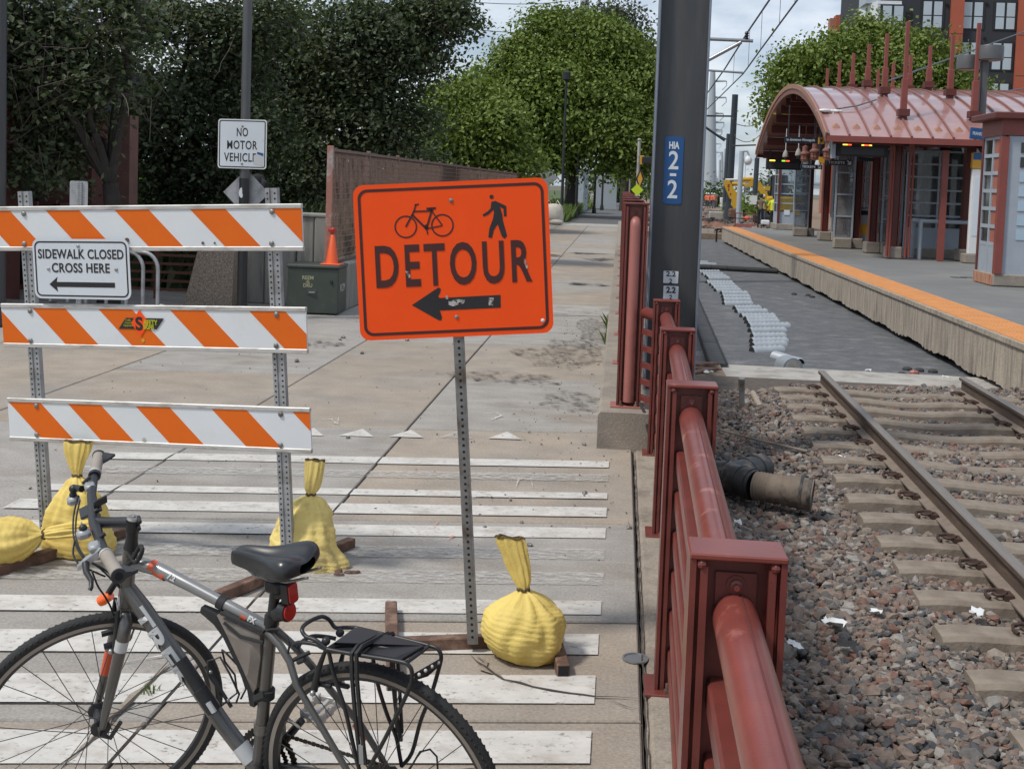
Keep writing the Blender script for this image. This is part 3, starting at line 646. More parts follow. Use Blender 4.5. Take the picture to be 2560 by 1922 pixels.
# tactile tiles with raised bars
def tactile_mesh(L):
    m = MB(); m.bb(-.305, .305, -L/2+.004, L/2-.004, -.02, .006)
    for i in range(12):
        x = -.28+.05*i; m.box((x, 0, .008), (.026, L-.02, .008))
    return m.mesh('tactile_tile', Mt['tactile'])
tme = tactile_mesh(.6096); n = int((Y1-Y0)/.61)
for i in range(n): link('tactile_tile', tme, plat, (XP+.33-po.x, Y0+.305+.61*i-po.y, .228))
m = MB(po); m.bb(XP+.64, 12.5, 17.2, 17.206, .2215, .2245); m.build('deck_joint', Mt['slab_edge'], plat)
# black drain slots in the deck
for i in range(2): m = MB(po); a = G(2378+27*i, 693, .224); m.bb(a.x, a.x+.29, a.y-.12, a.y+.12, .2, .226); m.build('drain_slot', Mt['black_metal'], plat)

# ------------------------------------------------------------------ things on the asphalt bed
def duct_mesh(L, n=None, R=.092):
    m = MB(); n = n or max(4, int(L/.085)); vs = []; k = 9; st = n*2
    for i in range(st+1):
        x = L*i/st; r = R*(1.0 if i % 2 else .80)
        for j in range(k+1): a = math.pi*j/k; vs.append((x, r*math.cos(a), r*math.sin(a)))
    fs = []
    for i in range(st):
        for j in range(k): a = i*(k+1)+j; fs.append((a, a+1, a+k+2, a+k+1))
    m.add(vs, fs); b = len(vs)
    # black inner shell and end disc paint the shade inside the open duct
    m.mat(Mt['black_rubber']); ri = R*.78; iv = []
    for x in (0.0, L):
        for j in range(k+1): a = math.pi*j/k; iv.append((x, ri*math.cos(a), ri*math.sin(a)))
    m.add(iv, [(j+1, j, k+1+j, k+2+j) for j in range(k)]); m.add([(.004, ri*1.1*math.cos(math.pi*j/k), ri*1.1*math.sin(math.pi*j/k)) for j in range(k+1)], [tuple(range(k, -1, -1))]); m.mats = [Mt['silver'], Mt['black_rubber']]; m.m = [0]*(st*k)+[1]*(k+1)
    return m.mesh('duct', None, 50)
DUCTS = [(1.995, 17.78, .56, 8), (2.06, 18.32, .62, 9), (2.10, 18.84, .64, 5), (2.18, 19.52, .60, 3), (2.22, 20.24, .70, 6), (2.285, 21.0, .80, 4), (2.30, 21.55, .68, 7), (2.332, 22.1, .66, 5), (2.307, 22.6, .70, 3), (2.292, 23.4, .68, 5), (2.316, 24.05, .62, 8), (2.18, 24.99, .66, 3), (2.24, 25.8, .66, 4), (2.286, 26.56, .68, 5), (2.339, 27.5, .66, 3), (2.254, 28.16, .70, 8), (2.26, 29.0, .66, 3), (2.258, 29.76, .68, 5), (2.222, 30.55, .72, 3), (2.347, 32.0, .66, 5), (2.347, 32.65, .64, 6), (2.311, 33.46, .64, 4), (2.283, 34.47, .66, 5), (2.5, 37.9, .6, 4), (2.3, 38.8, .6, 4)]
for i, (x, y, L, a) in enumerate(DUCTS):
    o = link('duct_segment', duct_mesh(L), None, (x, y, -.49), (0, 0, rad(18+a*1.4))); o['label'] = 'silver corrugated half round duct in the line on the asphalt'; o['category'] = 'duct'; o['group'] = 'silver half round ducts on the asphalt bed'
o = link('duct_segment', duct_mesh(.42, 10), None, (2.28, 17.35, -.49), (0, 0, rad(-70))); tag(o, 'silver duct segment laid crosswise just before the end cap', 'duct')
o = link('duct_segment', duct_mesh(.30, 8), None, (2.40, 16.98, -.49), (0, 0, rad(-62))); tag(o, 'short silver duct segment touching the grey end cap', 'duct')
m = MB(); k = 12; R = .15; pf = [(R*math.cos(math.pi*j/k), R*math.sin(math.pi*j/k)) for j in range(k+1)]
m.mat(Mt['silver_dark']).prism(pf, .26, frame=((.94, .34, 0), (0, 0, 1), (.34, -.94, 0)), c=(0, 0, 0)); pi = [(x*.74, .012+y*.74) for x, y in pf]
m.mat(Mt['slab_edge']).prism(pi, .006, frame=((.94, .34, 0), (0, 0, 1), (.34, -.94, 0)), c=Vector((.34, -.94, 0))*.132)
o = m.build('duct_end_cap', None, None, 40, loc=(2.33, 16.32, -.49)); tag(o, 'grey half round end cap at the near end of the duct line', 'end cap')
# black pipe across the bed
m = MB(); a, b = Vector((.9, 36.2, -.42)), Vector((4.62, 35.35, -.42)); n = 8
for i in range(n): m.tube([a.lerp(b, i/n), a.lerp(b, (i+.94)/n)], .085, 10)
m.tube([a, b], .07, 10); o = m.build('cross_pipe', Mt['black_rubber'], None, 40); tag(o, 'black pipe lying across the asphalt bed', 'pipe')
m = MB(); m.bar((.9, 36.9, -.46), (3.0, 36.6, -.46), .12, .06); o = m.build('plank', Mt['slab_edge']); tag(o, 'pale plank on the asphalt behind the black pipe', 'plank')
# cable trough running along the kerb side
t = thing('cable_trough', 'black cable trough running along the left of the asphalt bed', 'trough', (1.4, 15.7, -.5)); to = Vector((1.4, 15.7, -.5)); ys = [15.7, 17.9, 20.1, 22.3, 24.5, 26.7, 29, 31.2, 33.4, 35.6, 37.8, 40]
for a, b in zip(ys[:-1], ys[1:]):
    m = MB(to); xa = 1.345+.026*(a-15.7)*.9; xb = 1.345+.026*(b-15.7)*.9; m.bar((xa, a, -.44), (xb, b-.02, -.44), .24, .10); o = m.build('channel', Mt['trough'], t)
    m = MB(to); m.bar((xa-.105, a, -.385), (xb-.105, b-.02, -.385), .018, .016); m.bar((xa+.105, a, -.385), (xb+.105, b-.02, -.385), .018, .016); m.build('rim', Mt['black_rubber'], o)
m = MB(); m.lathe([(.085, -.62), (.085, -.475)], 16, (1.37, 15.62, 0)); o = m.build('duct_collar', Mt['slab_edge'], None, 40); tag(o, 'pale round collar under the near end of the black trough', 'collar')
for i, (x0, y0, z0, x1, y1, z1) in enumerate([(.75, 15.2, -.38, 1.30, 15.5, -.36), (.8, 15.0, -.36, 1.32, 15.25, -.40), (.9, 14.7, -.39, 1.25, 15.1, -.37)]):
    m = MB(); m.bar((x0, y0, z0), (x1, y1, z1), .12, .03); o = m.build('broken_board', Mt['rust_tube']); tag(o, 'broken brown board in the soil at the trough end', 'board', 'broken boards at the trough end')
# stake and pipe stub by the first ties
m = MB(); m.tube([(1.28, 11.9, -.36), (1.262, 11.9, -.2), (1.255, 11.9, -.05), (1.25, 11.88, .02)], [.028, .028, .032, .034], 8); o = m.build('stake', Mt['galv_dark'], None, 40); tag(o, 'grey curved stake standing in the sand left of the ties', 'stake')
m = MB(); m.tube([(1.46, 12.0, -.28), (1.42, 12.35, -.20)], .03, 10); o = m.build('pipe_stub', Mt['kerb'], None, 40); tag(o, 'short tan pipe stub lying beside the grey stake', 'pipe')
m = MB(); m.tube([(.95, 10.55, -.24), (1.25, 10.2, -.245), (1.6, 9.9, -.25)], .012, 6); o = m.build('stick', Mt['kerb']); tag(o, 'thin pale stick lying on the ballast left of the ties', 'stick')
m = MB(); a = Vector((4.55, 13.2, -.22)); m.tube([a, (4.62, 11.2, -.22)], .045, 10); m.tube([(4.70, 13.2, -.23), (4.74, 11.2, -.23)], .04, 10); o = m.build('conduit', Mt['kerb'], None, 40); tag(o, 'tan conduits lying between the right rail and the platform', 'conduit')
# litter
for i, (x, y, z, s) in enumerate([(1772, 936, -.40, .07), (2170, 932, -.485, .08), (2195, 940, -.485, .05), (2368, 952, -.485, .09), (2100, 1150, -.27, .05), (1845, 1315, -.27, .045), (2085, 1570, -.26, .07), (2120, 1625, -.27, .06), (2440, 1545, -.27, .06), (1985, 1625, -.26, .05), (2190, 1540, -.27, .035)]):
    p = G(x, y, z); m = MB(); r2 = random.Random(i+40); n = 4
    vs = [(s*(u/n-.5)*1.6+r2.uniform(-.1, .1)*s, s*(v/n-.5)+r2.uniform(-.1, .1)*s, r2.uniform(0, .45)*s) for u in range(n+1) for v in range(n+1)]
    m.add(vs, [(u*(n+1)+v, (u+1)*(n+1)+v, (u+1)*(n+1)+v+1, u*(n+1)+v+1) for u in range(n) for v in range(n)]); o = m.build('litter', Mt['white_plastic' if i != 7 else 'black_rubber'], None, 60, loc=(p.x, p.y, z+.02), rot=(0, 0, r2.uniform(0, 3)))
    tag(o, 'scrap of crumpled white plastic litter on the railway ground' if i != 7 else 'scrap of black plastic litter on the near ballast', 'litter', 'plastic litter by the tracks' if i != 7 else None)
for i, (x, y) in enumerate([(2268, 922), (2298, 925), (2332, 928), (2285, 931), (2255, 935), (2020, 738), (2030, 742), (1985, 735)]):
    p = G(x, y, -.47); m = MB(); m.ball((0, 0, 0), (.07, .05, .04), 7, 5); o = m.build('asphalt_lump', Mt['trough' if i != 3 else 'red_faded'], None, loc=(p.x, p.y, -.475)); tag(o, 'small dark lump lying on the asphalt bed', 'lump', 'lumps on the asphalt bed')

# ------------------------------------------------------------------ black corrugated drain pipe with a tee, lying on the ballast
def corr(m, path, R, pitch=.022, depth=.07, n=18):
    P = [Vector(p) for p in path]; pts = []; rs = []
    for a, b in zip(P[:-1], P[1:]):
        L = (b-a).length; k = max(2, int(L/pitch)*2)
        for i in range(k): pts.append(a.lerp(b, i/k)); rs.append(R*(1 if len(pts) % 2 else 1-depth))
    pts.append(P[-1]); rs.append(R); m.tube(pts, rs, n, caps=False)
dp = thing('drain_pipe', 'muddy black corrugated drain pipe with a tee lying on the ballast', 'pipe', (1.05, 8.2, -.27)); do = Vector((1.05, 8.2, -.27))
zc = -.155; R = .105
A = Vector((.62, 8.55, zc)); B = Vector((.84, 8.42, zc)); Cc = Vector((1.00, 8.24, zc)); D = Vector((1.36, 8.10, zc-.01))
m = MB(do); m.tube([A, B+Vector((.0, .0, 0))], R, 18, caps=False); m.tube([B, Vector((.98, 8.62, zc)), Vector((1.10, 8.80, zc))], [R, R, R*.98], 18, caps=False); m.tube([B-(Cc-B)*.3, Cc], R, 18, caps=False)
tee = m.build('tee', Mt['drain_black'], dp, 50)
for a, b in ((A, B), (B, Vector((1.10, 8.80, zc))), (B, Cc)):
    m = MB(do); d = (b-a).normalized(); q = a.lerp(b, .78); m.tube([q-d*.02, q+d*.02], R*1.07, 18); q = a.lerp(b, .45); m.tube([q-d*.006, q+d*.006], R*1.05, 18); m.build('coupling_band', Mt['drain_black'], tee, 50)
m = MB(do); corr(m, [Cc, Vector((1.12, 8.17, zc)), Vector((1.24, 8.13, zc))], R*.97); m.build('corrugated_hose', Mt['drain_dusty'], dp, 60)
m = MB(do); d = (D-Vector((1.22, 8.135, zc))).normalized(); m.tube([Vector((1.22, 8.135, zc)), D], R*1.03, 20, caps=False); m.tube([D-d*.0, D-d*.2], R*.96, 20, caps=False); e = m.build('end_sleeve', Mt['drain_dusty'], dp, 50)
m = MB(do); m.tube([Vector((1.22, 8.135, zc)).lerp(D, .45)-d*.008, Vector((1.22, 8.135, zc)).lerp(D, .45)+d*.008], R*1.08, 20); m.tube([D-d*.035, D-d*.012], R*1.08, 20, caps=False); m.build('coupling_band', Mt['drain_black'], e, 50)
# ------------------------------------------------------------------ red pipe railing along the kerb
rl = thing('pipe_railing', 'red painted steel railing with a thick round top pipe along the kerb', 'railing', (.28, 4.4, 0)); ro = Vector((.28, 4.4, 0))
POSTS = [(.235, .20, 1.175), (.248, 2.30, 1.168), (.284, 4.39, 1.148), (.326, 6.40, 1.116), (.341, 8.35, 1.087)]
W2 = .085
for i, (x, y, h) in enumerate(POSTS):
    m = MB(ro)
    for s in (-1, 1):
        m.bb(x+s*W2-.006, x+s*W2+.006, y-.052, y+.052, .012, h-.0125)
        m.bb(x+s*(W2-.021)-.007, x+s*(W2-.021)+.007, y-.050, y-.040, .012, h-.026); m.bb(x+s*(W2-.021)-.007, x+s*(W2-.021)+.007, y+.040, y+.050, .012, h-.026)
        for yy in (-.045, .045): m.ball((x+s*(W2-.016), y+yy, h-.022), .011, 8, 6)
    m.bb(x-W2+.0065, x+W2-.0065, y-.005, y+.005, .012, h-.0135)
    p = m.build('post', Mt['red_paint'], rl)
    m = MB(ro); m.box((x, y, h-.006), (2*W2+.014, .112, .0125), bev=.003); m.build('cap', Mt['red_paint_lit'], p)
    m = MB(ro); m.box((x-.002, y, .006), (.25, .19, .014), bev=.003); bp = m.build('base_plate', Mt['red_paint'], p)
    for sx in (-1, 1):
        for sy in (-1, 1):
            m = MB(ro); c = (x+sx*.045, y+sy*.072, 0); m.lathe([(.013, .012), (.013, .026)], 6, c); m.lathe([(.007, .02), (.007, .048)], 8, c); m.build('anchor_bolt', Mt['rust_tube'], bp)
    for s in (-1, 1):
        m = MB(ro); m.box((x, y+s*.010, h-.095), (.078, .012, .10)); pt = m.build('rail_plate', Mt['red_paint'], p)
        m = MB(ro); R = Matrix.Rotation(rad(90*s), 3, 'X'); m.lathe([(.019, .0), (.019, .004), (.012, .004), (.012, .010), (.006, .012), (.006, .022)], 10, (x, y+s*.016, h-.068), rot=Matrix.Rotation(rad(-90*s), 3, 'X')); m.build('bolt', Mt['red_paint'], pt, 40)
PR = .0435
for i in range(4):
    (xa, ya, ha), (xb, yb, hb) = POSTS[i], POSTS[i+1]; m = MB(ro); a = Vector((xa, ya+.022, ha-.128)); b = Vector((xb, yb-.022, hb-.128))
    n = 14; m.tube([a.lerp(b, k/n) for k in range(n+1)], PR, 28, caps=True); tr = m.build('top_pipe', Mt['red_paint_lit'], rl, 40)
    m = MB(ro); d = (b-a).normalized(); m.tube([a, a+d*.004], PR+.006, 28); m.build('pipe_collar', Mt['red_paint'], tr, 40)
    m = MB(ro); s_ = Vector((.010, 0, PR-.0005)); m.tube([a+s_, b+s_], .0016, 6); m.build('weld_seam', Mt['dark_seam'], tr)
    for k in range(6):
        f = .13+k*.148; m = MB(ro); m.bar((xa-.022, ya+.006, ha*f/1.15), (xb-.022, yb-.006, hb*f/1.15), .05, .062, bev=.006); m.build('rail_bar', Mt['red_paint'], rl, 30)

# ------------------------------------------------------------------ tall red fence on the plinth (its end post faces the camera)
tf = thing('tall_fence', 'tall red steel fence on the concrete plinth, seen end on', 'fence', (.11, 8.7, .262)); fo = Vector((.11, 8.7, .262)); zb = .262; ht = 1.745
fy = [8.72+2.15*k for k in range(12)]
for i, y in enumerate(fy):
    x = .108; m = MB(fo)
    for s in (-1, 1):
        m.bb(x+s*.082-.006, x+s*.082+.006, y-.06, y+.06, zb+.012, ht-.0125)
        m.bb(x+s*.062-.007, x+s*.062+.007, y-.058, y-.046, zb+.012, ht-.03)
    m.bb(x-.0755, x+.0755, y-.005, y+.005, zb+.012, ht-.0135); p = m.build('post', Mt['red_paint'], tf)
    m = MB(fo); m.box((x, y, ht-.006), (.184, .13, .0125), bev=.003); m.build('cap', Mt['red_paint'], p)
    m = MB(fo); m.box((x-.005, y, zb+.006), (.25, .20, .014), bev=.003); bp = m.build('base_plate', Mt['red_faded'], p)
    for sx in (-1, 1):
        m = MB(fo); c = (x+sx*.055, y-.078, zb); m.lathe([(.014, .012), (.014, .028)], 6, c); m.lathe([(.007, .02), (.007, .05)], 8, c); m.build('anchor_bolt', Mt['rust_tube'], bp)
    if i == 0:
        m = MB(fo); m.box((x, y-.012, ht-.10), (.085, .012, .13)); m.ball((x, y-.022, ht-.072), .012, 8, 6); m.build('rail_plate', Mt['red_paint'], p)
        m = MB(fo); zt = ht-.135; pts = [(x, y-.045, zt-.045+.045*math.cos(a)) if False else (x, y-.012-.033*math.sin(a), zt-.04+.04*math.cos(a)) for a in [rad(90)*k/5 for k in range(6)]]+[(x, y-.045, zb+.55), (x, y-.045, zb+.04)]
        m.tube(pts, .040, 20); m.build('end_return', Mt['red_faded'], p, 40)
for a, b in zip(fy[:-1], fy[1:]):
    for k, z in enumerate([zb+.10+.19*j for j in range(8)]):
        m = MB(fo); m.bar((.108, a+.006, z), (.108, b-.006, z), .05, .05); m.build('rail_bar', Mt['red_paint'], tf)
    m = MB(fo); m.tube([(.108, a+.03, ht-.135), (.108, b-.03, ht-.135)], .042, 14); m.build('top_pipe', Mt['red_paint'], tf, 40)
# link rails between the low railing and the tall fence, and a cable
m = MB(ro); m.tube([(.336, 8.37, .955), (.20, 8.70, .955)], .042, 16); m.build('link_pipe', Mt['red_paint'], rl, 40)
for k in range(7):
    m = MB(ro); z = .10+.12*k; m.bar((.332, 8.37, z), (.19, 8.70, z), .04, .035); m.build('rail_bar', Mt['red_paint'], rl)
m = MB(); m.tube([(.19, 8.58, .31), (.22, 8.50, .27), (.25, 8.43, .16), (.29, 8.40, .02), (.30, 8.39, .005)], .011, 7); o = m.build('cable', Mt['black_rubber'], None, 50); tag(o, 'black cable hanging over the end of the concrete plinth', 'cable')

# ------------------------------------------------------------------ catenary pole with number plates
YP = 9.62; xm = .432; cp = thing('catenary_pole', 'massive dark grey steel catenary pole with a blue number plate', 'pole', (xm, YP, -.3)); co = Vector((xm, YP, -.3)); wdt = .40; dpt = .36; zt = 7.6
def lean(z): return -.002*(z)
m = MB(co); m.bb(xm-wdt/2+.016, xm+wdt/2-.016, YP-.008, YP+.008, -.25, zt); web = m.build('web', Mt['pole_grey'], cp)
for s in (-1, 1):
    m = MB(co); m.box((xm+s*(wdt/2-.008), YP+.02, (zt-.25)/2), (.0165, dpt, zt+.25), bev=.005); m.build('flange', Mt['pole_edge'], cp, 30)
m = MB(co); m.box((xm, YP+.02, -.27), (.62, .62, .05), bev=.01); m.build('base_plate', Mt['galv_dark'], cp)
m = MB(co); m.bb(xm-wdt/2+.018, xm+wdt/2-.018, YP-.09, YP-.0081, -.24, zt-.01); m.build('front_cover', Mt['pole_grey'], cp)
yf = YP-.0905
def plate(name, px0, py0, px1, py1, mat, par, rr_=.02):
    a, b = AtY(px0, py0, yf), AtY(px1, py1, yf); c = (a+b)/2; w, h = abs(b.x-a.x), abs(a.z-b.z); m = MB(co); m.prism(rrect(w, h, rr_), .004, ((1, 0, 0), (0, 0, 1), (0, -1, 0)), (c.x, yf-.003, c.z)); o = m.build(name, mat, par); return o, c, w, h
o, c, w, h = plate('number_plate', 1663, 341, 1703, 511, Mt['blue_sign'], cp)
m = MB(co); m.box((c.x, yf-.0062, c.z-.066*h), (.05, .0015, .022)); m.build('dash', Mt['white_text'], o)
for txt, fz, sz in (('HIA', .37, .074), ('2', .15, .20), ('2', -.28, .20)):
    lettering(txt, sz, Mt['white_text'], o, Vector((c.x, yf-.0065, c.z+fz*h))-co, bold=.003, width={'HIA': .080, '2': .078}[txt])
for i, (y0, y1) in enumerate(((677, 709), (714, 752))):
    o, c, w, h = plate('small_plate', 1659, y0, 1695, y1, Mt['sign_white'], cp, .006)
    lettering('2.2', .055+.01*i, Mt['sign_black'], o, Vector((c.x, yf-.0062, c.z+.026))-co, bold=.0012*(1+i), width=.075); lettering('2', .05, Mt['sign_black'], o, Vector((c.x, yf-.0062, c.z-.03))-co, bold=.001)
m = MB(co); c = Vector((.66, 9.6, .14)); m.ball(c, .035, 14, 10); m.tube([c+Vector((-.10, 0, .0)), c], .008, 6); m.build('insulator_knob', Mt['glass_clear'], cp, 60)
# ------------------------------------------------------------------ traffic control: barricade, signs, sandbags
def xform(loc, yaw, pit, rol): return Matrix.LocRotScale(Vector(loc), Euler((rad(pit), rad(rol), rad(yaw)), 'YXZ'), None)
def xthing(name, label, cat, loc, yaw, pit, rol):
    t = thing(name, label, cat, loc); t.rotation_mode = 'YXZ'; t.rotation_euler = (rad(pit), rad(rol), rad(yaw)); return t
def on_plane(Mx, px, py, yo=0.0):
    """point where the line of sight meets the local plane y = yo; returns local (x, z)"""
    inv = Mx.inverted(); o = inv @ CAMP; d = inv.to_3x3() @ ray(px, py); t = (yo-o.y)/d.y; p = o+d*t; return Vector((p.x, p.z))
def tolocal(mb, Mx): inv = Mx.inverted(); mb.v = [tuple(inv @ Vector(v)) for v in mb.v]; return mb
XZ = ((1, 0, 0), (0, 0, 1), (0, -1, 0))
BM = ((-2.13, 5.488, .03), -8.508, 2.894, -2.698); BX = xform(*BM)
br = xthing('barricade', 'three rail orange and white striped road barricade with sandbagged feet', 'barricade', *BM)
L, hb = 1.593, .213
def holes(m, x, y, z0, z1, pitch=.0254, r=.0048):
    z = z0
    while z < z1: m.prism([(r*math.cos(a), r*math.sin(a)) for a in [k*math.pi/3 for k in range(6)]], .0012, XZ, (x, y, z)); z += pitch
def channel_post(par, x, z0, z1, y=.034, w=.058, mat='galv', rows=2):
    m = MB(); q = w/2
    m.prism([(-q, 0), (-q*.28, 0), (-q*.22, .006), (q*.22, .006), (q*.28, 0), (q, 0), (q, .03), (q*.86, .03), (q*.86, .008), (-q*.86, .008), (-q*.86, .03), (-q, .03)], z1-z0, ((1, 0, 0), (0, 1, 0), (0, 0, 1)), (x, y-.02, (z0+z1)/2))
    p = m.build('post', Mt[mat], par); m = MB(); [holes(m, x+o_*q*.62, y-.0205-(.0015 if rows == 1 else 0), z0+.03, z1-.01, r=.0048 if rows == 2 else .0058) for o_ in ((-1, 1) if rows == 2 else (0,))]
    if rows == 1: mm = MB(); mm.box((x, y-.0195, (z0+z1)/2), (q*1.1, .004, z1-z0)); mm.build('post_face', Mt[mat], p)
    h = m.build('punched_holes', Mt['hole'], p); h['kind'] = 'stuff'; return p
for sx in (-1, 1): channel_post(br, sx*.644, -.02, 1.735)
STR = [(1.557, [-.89, -.515, -.148, .243, .646]), (1.087, [-.99, -.621, -.264, .113, .517]), (.622, [-.79, -.46, -.094, .302, .71])]
for bi, (zc, st) in enumerate(STR):
    m = MB(); m.box((0, .006, zc), (L, .010, hb-.004)); b = m.build('board', Mt['white_sheet'], br)
    for s in (-1, 1):
        m = MB(); m.box((0, .006, zc+s*(hb/2-.010)), (L+.004, .020, .021), bev=.003); m.build('trim', Mt['alu'], b, 30)
    hf = hb/2-.0205; sh = .168
    for x in st:
        w = .178; poly = [(x+sh, -hf), (x+w+sh, -hf), (x+w, hf), (x, hf)]; out = []
        # clip to the board
        def clip(P, lim, sgn):
            R = []
            for i in range(len(P)):
                a, c = P[i], P[(i+1) % len(P)]; ia, ic = sgn*(a[0]-lim) <= 0, sgn*(c[0]-lim) <= 0
                if ia: R.append(a)
                if ia != ic: t = (lim-a[0])/(c[0]-a[0]); R.append((lim, a[1]+t*(c[1]-a[1])))
            return R
        poly = clip(clip(poly, L/2-.001, 1), -L/2+.001, -1)
        if len(poly) > 2: m = MB(); m.prism(poly, .0012, XZ, (0, .0004, zc)); m.build('stripe', Mt['orange_sheet'], b)
    for sx in (-1, 1):
        for dz in (-.072, .072):
            m = MB(); m.lathe([(.0125, 0), (.0125, .002), (.008, .006), (.003, .0075)], 10, (sx*.644+.008*(dz > 0), -.0014, zc+dz), rot=Matrix.Rotation(rad(90), 3, 'X')); m.build('bolt', Mt['galv_dark'], b, 40)
    for k, (x, dz, r) in enumerate([(-.09, -.055, .0105), (.30, -.07, .007), (.36, -.07, .005)] if bi == 0 else ([(-.035, -.06, .009)] if bi == 1 else [(-.06, -.075, .010)])):
        m = MB(); m.lathe([(r, 0), (r, .0015)], 12, (x, -.0012, zc+dz), rot=Matrix.Rotation(rad(90), 3, 'X')); m.build('punched_hole' if bi == 0 else 'reflector', Mt['rust_tube' if bi == 0 else ('yellow_sign' if bi == 1 else 'alu')], b)
# maker's sticker on the middle board
zc = 1.087; sx, sz = -.045, zc+.022; m = MB(); m.prism([(-.115, -.028), (.085, -.028), (.125, .024), (-.075, .024)], .0012, XZ, (sx, -.0022, sz)); st = m.build('sticker', Mt['sign_black'], br)
m = MB(); m.prism([(0, -.064), (.047, 0), (0, .064), (-.047, 0)], .0012, XZ, (sx, -.0034, sz)); m.build('sticker_diamond', Mt['detour_orange'], st)
mk('sticker_text', (.42, .45, .02), rough=.5, var=0)
lettering('S', .085, Mt['sign_black'], st, (sx-.005, -.0044, sz-.002), bold=.003); lettering('AFETY', .034, Mt['sticker_text'], st, (sx+.055, -.0044, sz+.004), bold=.001, width=.075); lettering('SIGNS', .026, Mt['sticker_text'], st, (sx+.045, -.0044, sz-.018), bold=.001, width=.055)
lettering('Traffic\nControl\nEquipment', .014, Mt['sticker_text'], st, (sx-.062, -.0030, sz), width=.05, line=.9)
def foot(par, Mx, a, b, name='base_tube', w=.05):
    a, b = Vector(a), Vector(b); d = (b-a).normalized(); m = MB(); m.bar(a, b, w, w, bev=.004); tolocal(m, Mx); o = m.build(name, Mt['rust_tube'], par, 30)
    m = MB(); m.bar(a-d*.001, a+d*.003, w-.010, w-.010); m.bar(b-d*.003, b+d*.001, w-.010, w-.010); tolocal(m, Mx); m.build('tube_opening', Mt['hole'], o); return o
p0, p1 = G(583, 1490), G(879, 1368); d = (p1-p0).normalized(); foot(br, BX, (p0.x-d.x*.1, p0.y-d.y*.1, .026), (p1.x, p1.y, .026))
q1 = G(311, 1340); foot(br, BX, (q1.x-d.x*1.0, q1.y-d.y*1.0, .026), (q1.x, q1.y, .026))

# SIDEWALK CLOSED sign hung on the barricade
c4 = [on_plane(BX, x, y, -.02) for x, y in ((78, 597), (321, 599), (327, 750), (88, 746))]
cc = sum(c4, Vector((0, 0)))/4; W = ((c4[1]-c4[0]).length+(c4[2]-c4[3]).length)/2; Hs = ((c4[0]-c4[3]).length+(c4[1]-c4[2]).length)/2; an = math.atan2((c4[1]-c4[0]).y+(c4[2]-c4[3]).y, (c4[1]-c4[0]).x+(c4[2]-c4[3]).x)
w0 = BX @ Vector((cc.x, -.016, cc.y)); sg = xthing('sidewalk_sign', 'white SIDEWALK CLOSED CROSS HERE sign hung on the striped barricade', 'sign', w0, BM[1], BM[2], BM[3]-math.degrees(an))
m = MB(); m.prism(rrect(W, Hs, .035), .003, XZ, (0, 0, 0)); pn = m.build('panel', Mt['sign_white'], sg)
m = MB(); ring_prism(m, rrect(W-.022, Hs-.022, .028), rrect(W-.036, Hs-.036, .022), .001, XZ, (0, -.002, 0)); m.build('border', Mt['sign_black'], pn)
lettering('SIDEWALK CLOSED', .062, Mt['sign_black'], pn, (0, -.0024, .25*Hs), bold=.0012, width=.885*W, spacing=1.06); lettering('CROSS HERE', .062, Mt['sign_black'], pn, (-.005*W, -.0024, .02*Hs), bold=.0012, width=.60*W, spacing=1.06)
m = MB(); a = .34*W; m.prism([(-a, 0), (-a+.045, .036), (-a+.040, .012), (a, .012), (a, -.012), (-a+.040, -.012), (-a+.045, -.036)][::-1], .001, XZ, (0, -.002, -.26*Hs)); m.build('arrow', Mt['sign_black'], pn)
for x, z in ((-.01, .385*Hs), (-.40*W+.03, .0), (.40*W-.02, -.0)):
    m = MB(); m.lathe([(.009, 0), (.009, .002), (.005, .005)], 10, (x, -.002, z), rot=Matrix.Rotation(rad(90), 3, 'X')); m.build('bolt', Mt['galv'], pn, 40)

# DETOUR sign on its own post and base
DM = ((-.511, 4.575, .05), 5.233, -.193, -4.483); DX = xform(*DM)
ds = xthing('detour_sign', 'large orange DETOUR sign with bicycle and pedestrian on a steel post', 'sign', *DM)
W, Hs, zc = .762*.981, .61*.981, 1.507
m = MB(); m.prism(rrect(W, Hs, .040, 6), .003, XZ, (-.005, 0, zc)); pn = m.build('panel', Mt['detour_orange'], ds)
m = MB(); ring_prism(m, rrect(W-.034, Hs-.034, .036, 6), rrect(W-.056, Hs-.056, .027, 6), .001, XZ, (-.005, -.002, zc)); m.build('border', Mt['sign_brown'], pn)
z5 = lambda x, y: on_plane(DX, 800+.3913*x, 400+.3913*y, -.002)
def poly5(pts, mat, name, off=0.0):
    P = [z5(*p) for p in pts]; ar = sum(P[i].x*P[(i+1) % len(P)].y-P[(i+1) % len(P)].x*P[i].y for i in range(len(P)))
    if ar < 0: P = P[::-1]
    m = MB(); m.prism(P, .001, XZ, (0, -.002-off, 0)); return m
def bar5(m, a, b, w, off=0.0):
    a, b = z5(*a), z5(*b); d = (b-a).normalized(); n = Vector((-d.y, d.x))*w/2; m.prism([a-n, b-n, b+n, a+n], .001, XZ, (0, -.002-off, 0))
a, b = z5(355, 682), z5(1352, 645); cdt = (a+b)/2; t = lettering('DETOUR', .225, Mt['sign_brown'], pn, (cdt.x, -.0026, cdt.y), bold=.0042, width=(b-a).length, spacing=1.22)
poly5([(587, 927), (755, 815), (772, 822), (768, 845), (755, 870), (762, 882), (1153, 862), (1155, 943), (765, 962), (780, 1005), (775, 1025), (755, 1022)], None, '').build('arrow', Mt['sign_black'], pn)
m = MB()                                       # bicycle symbol
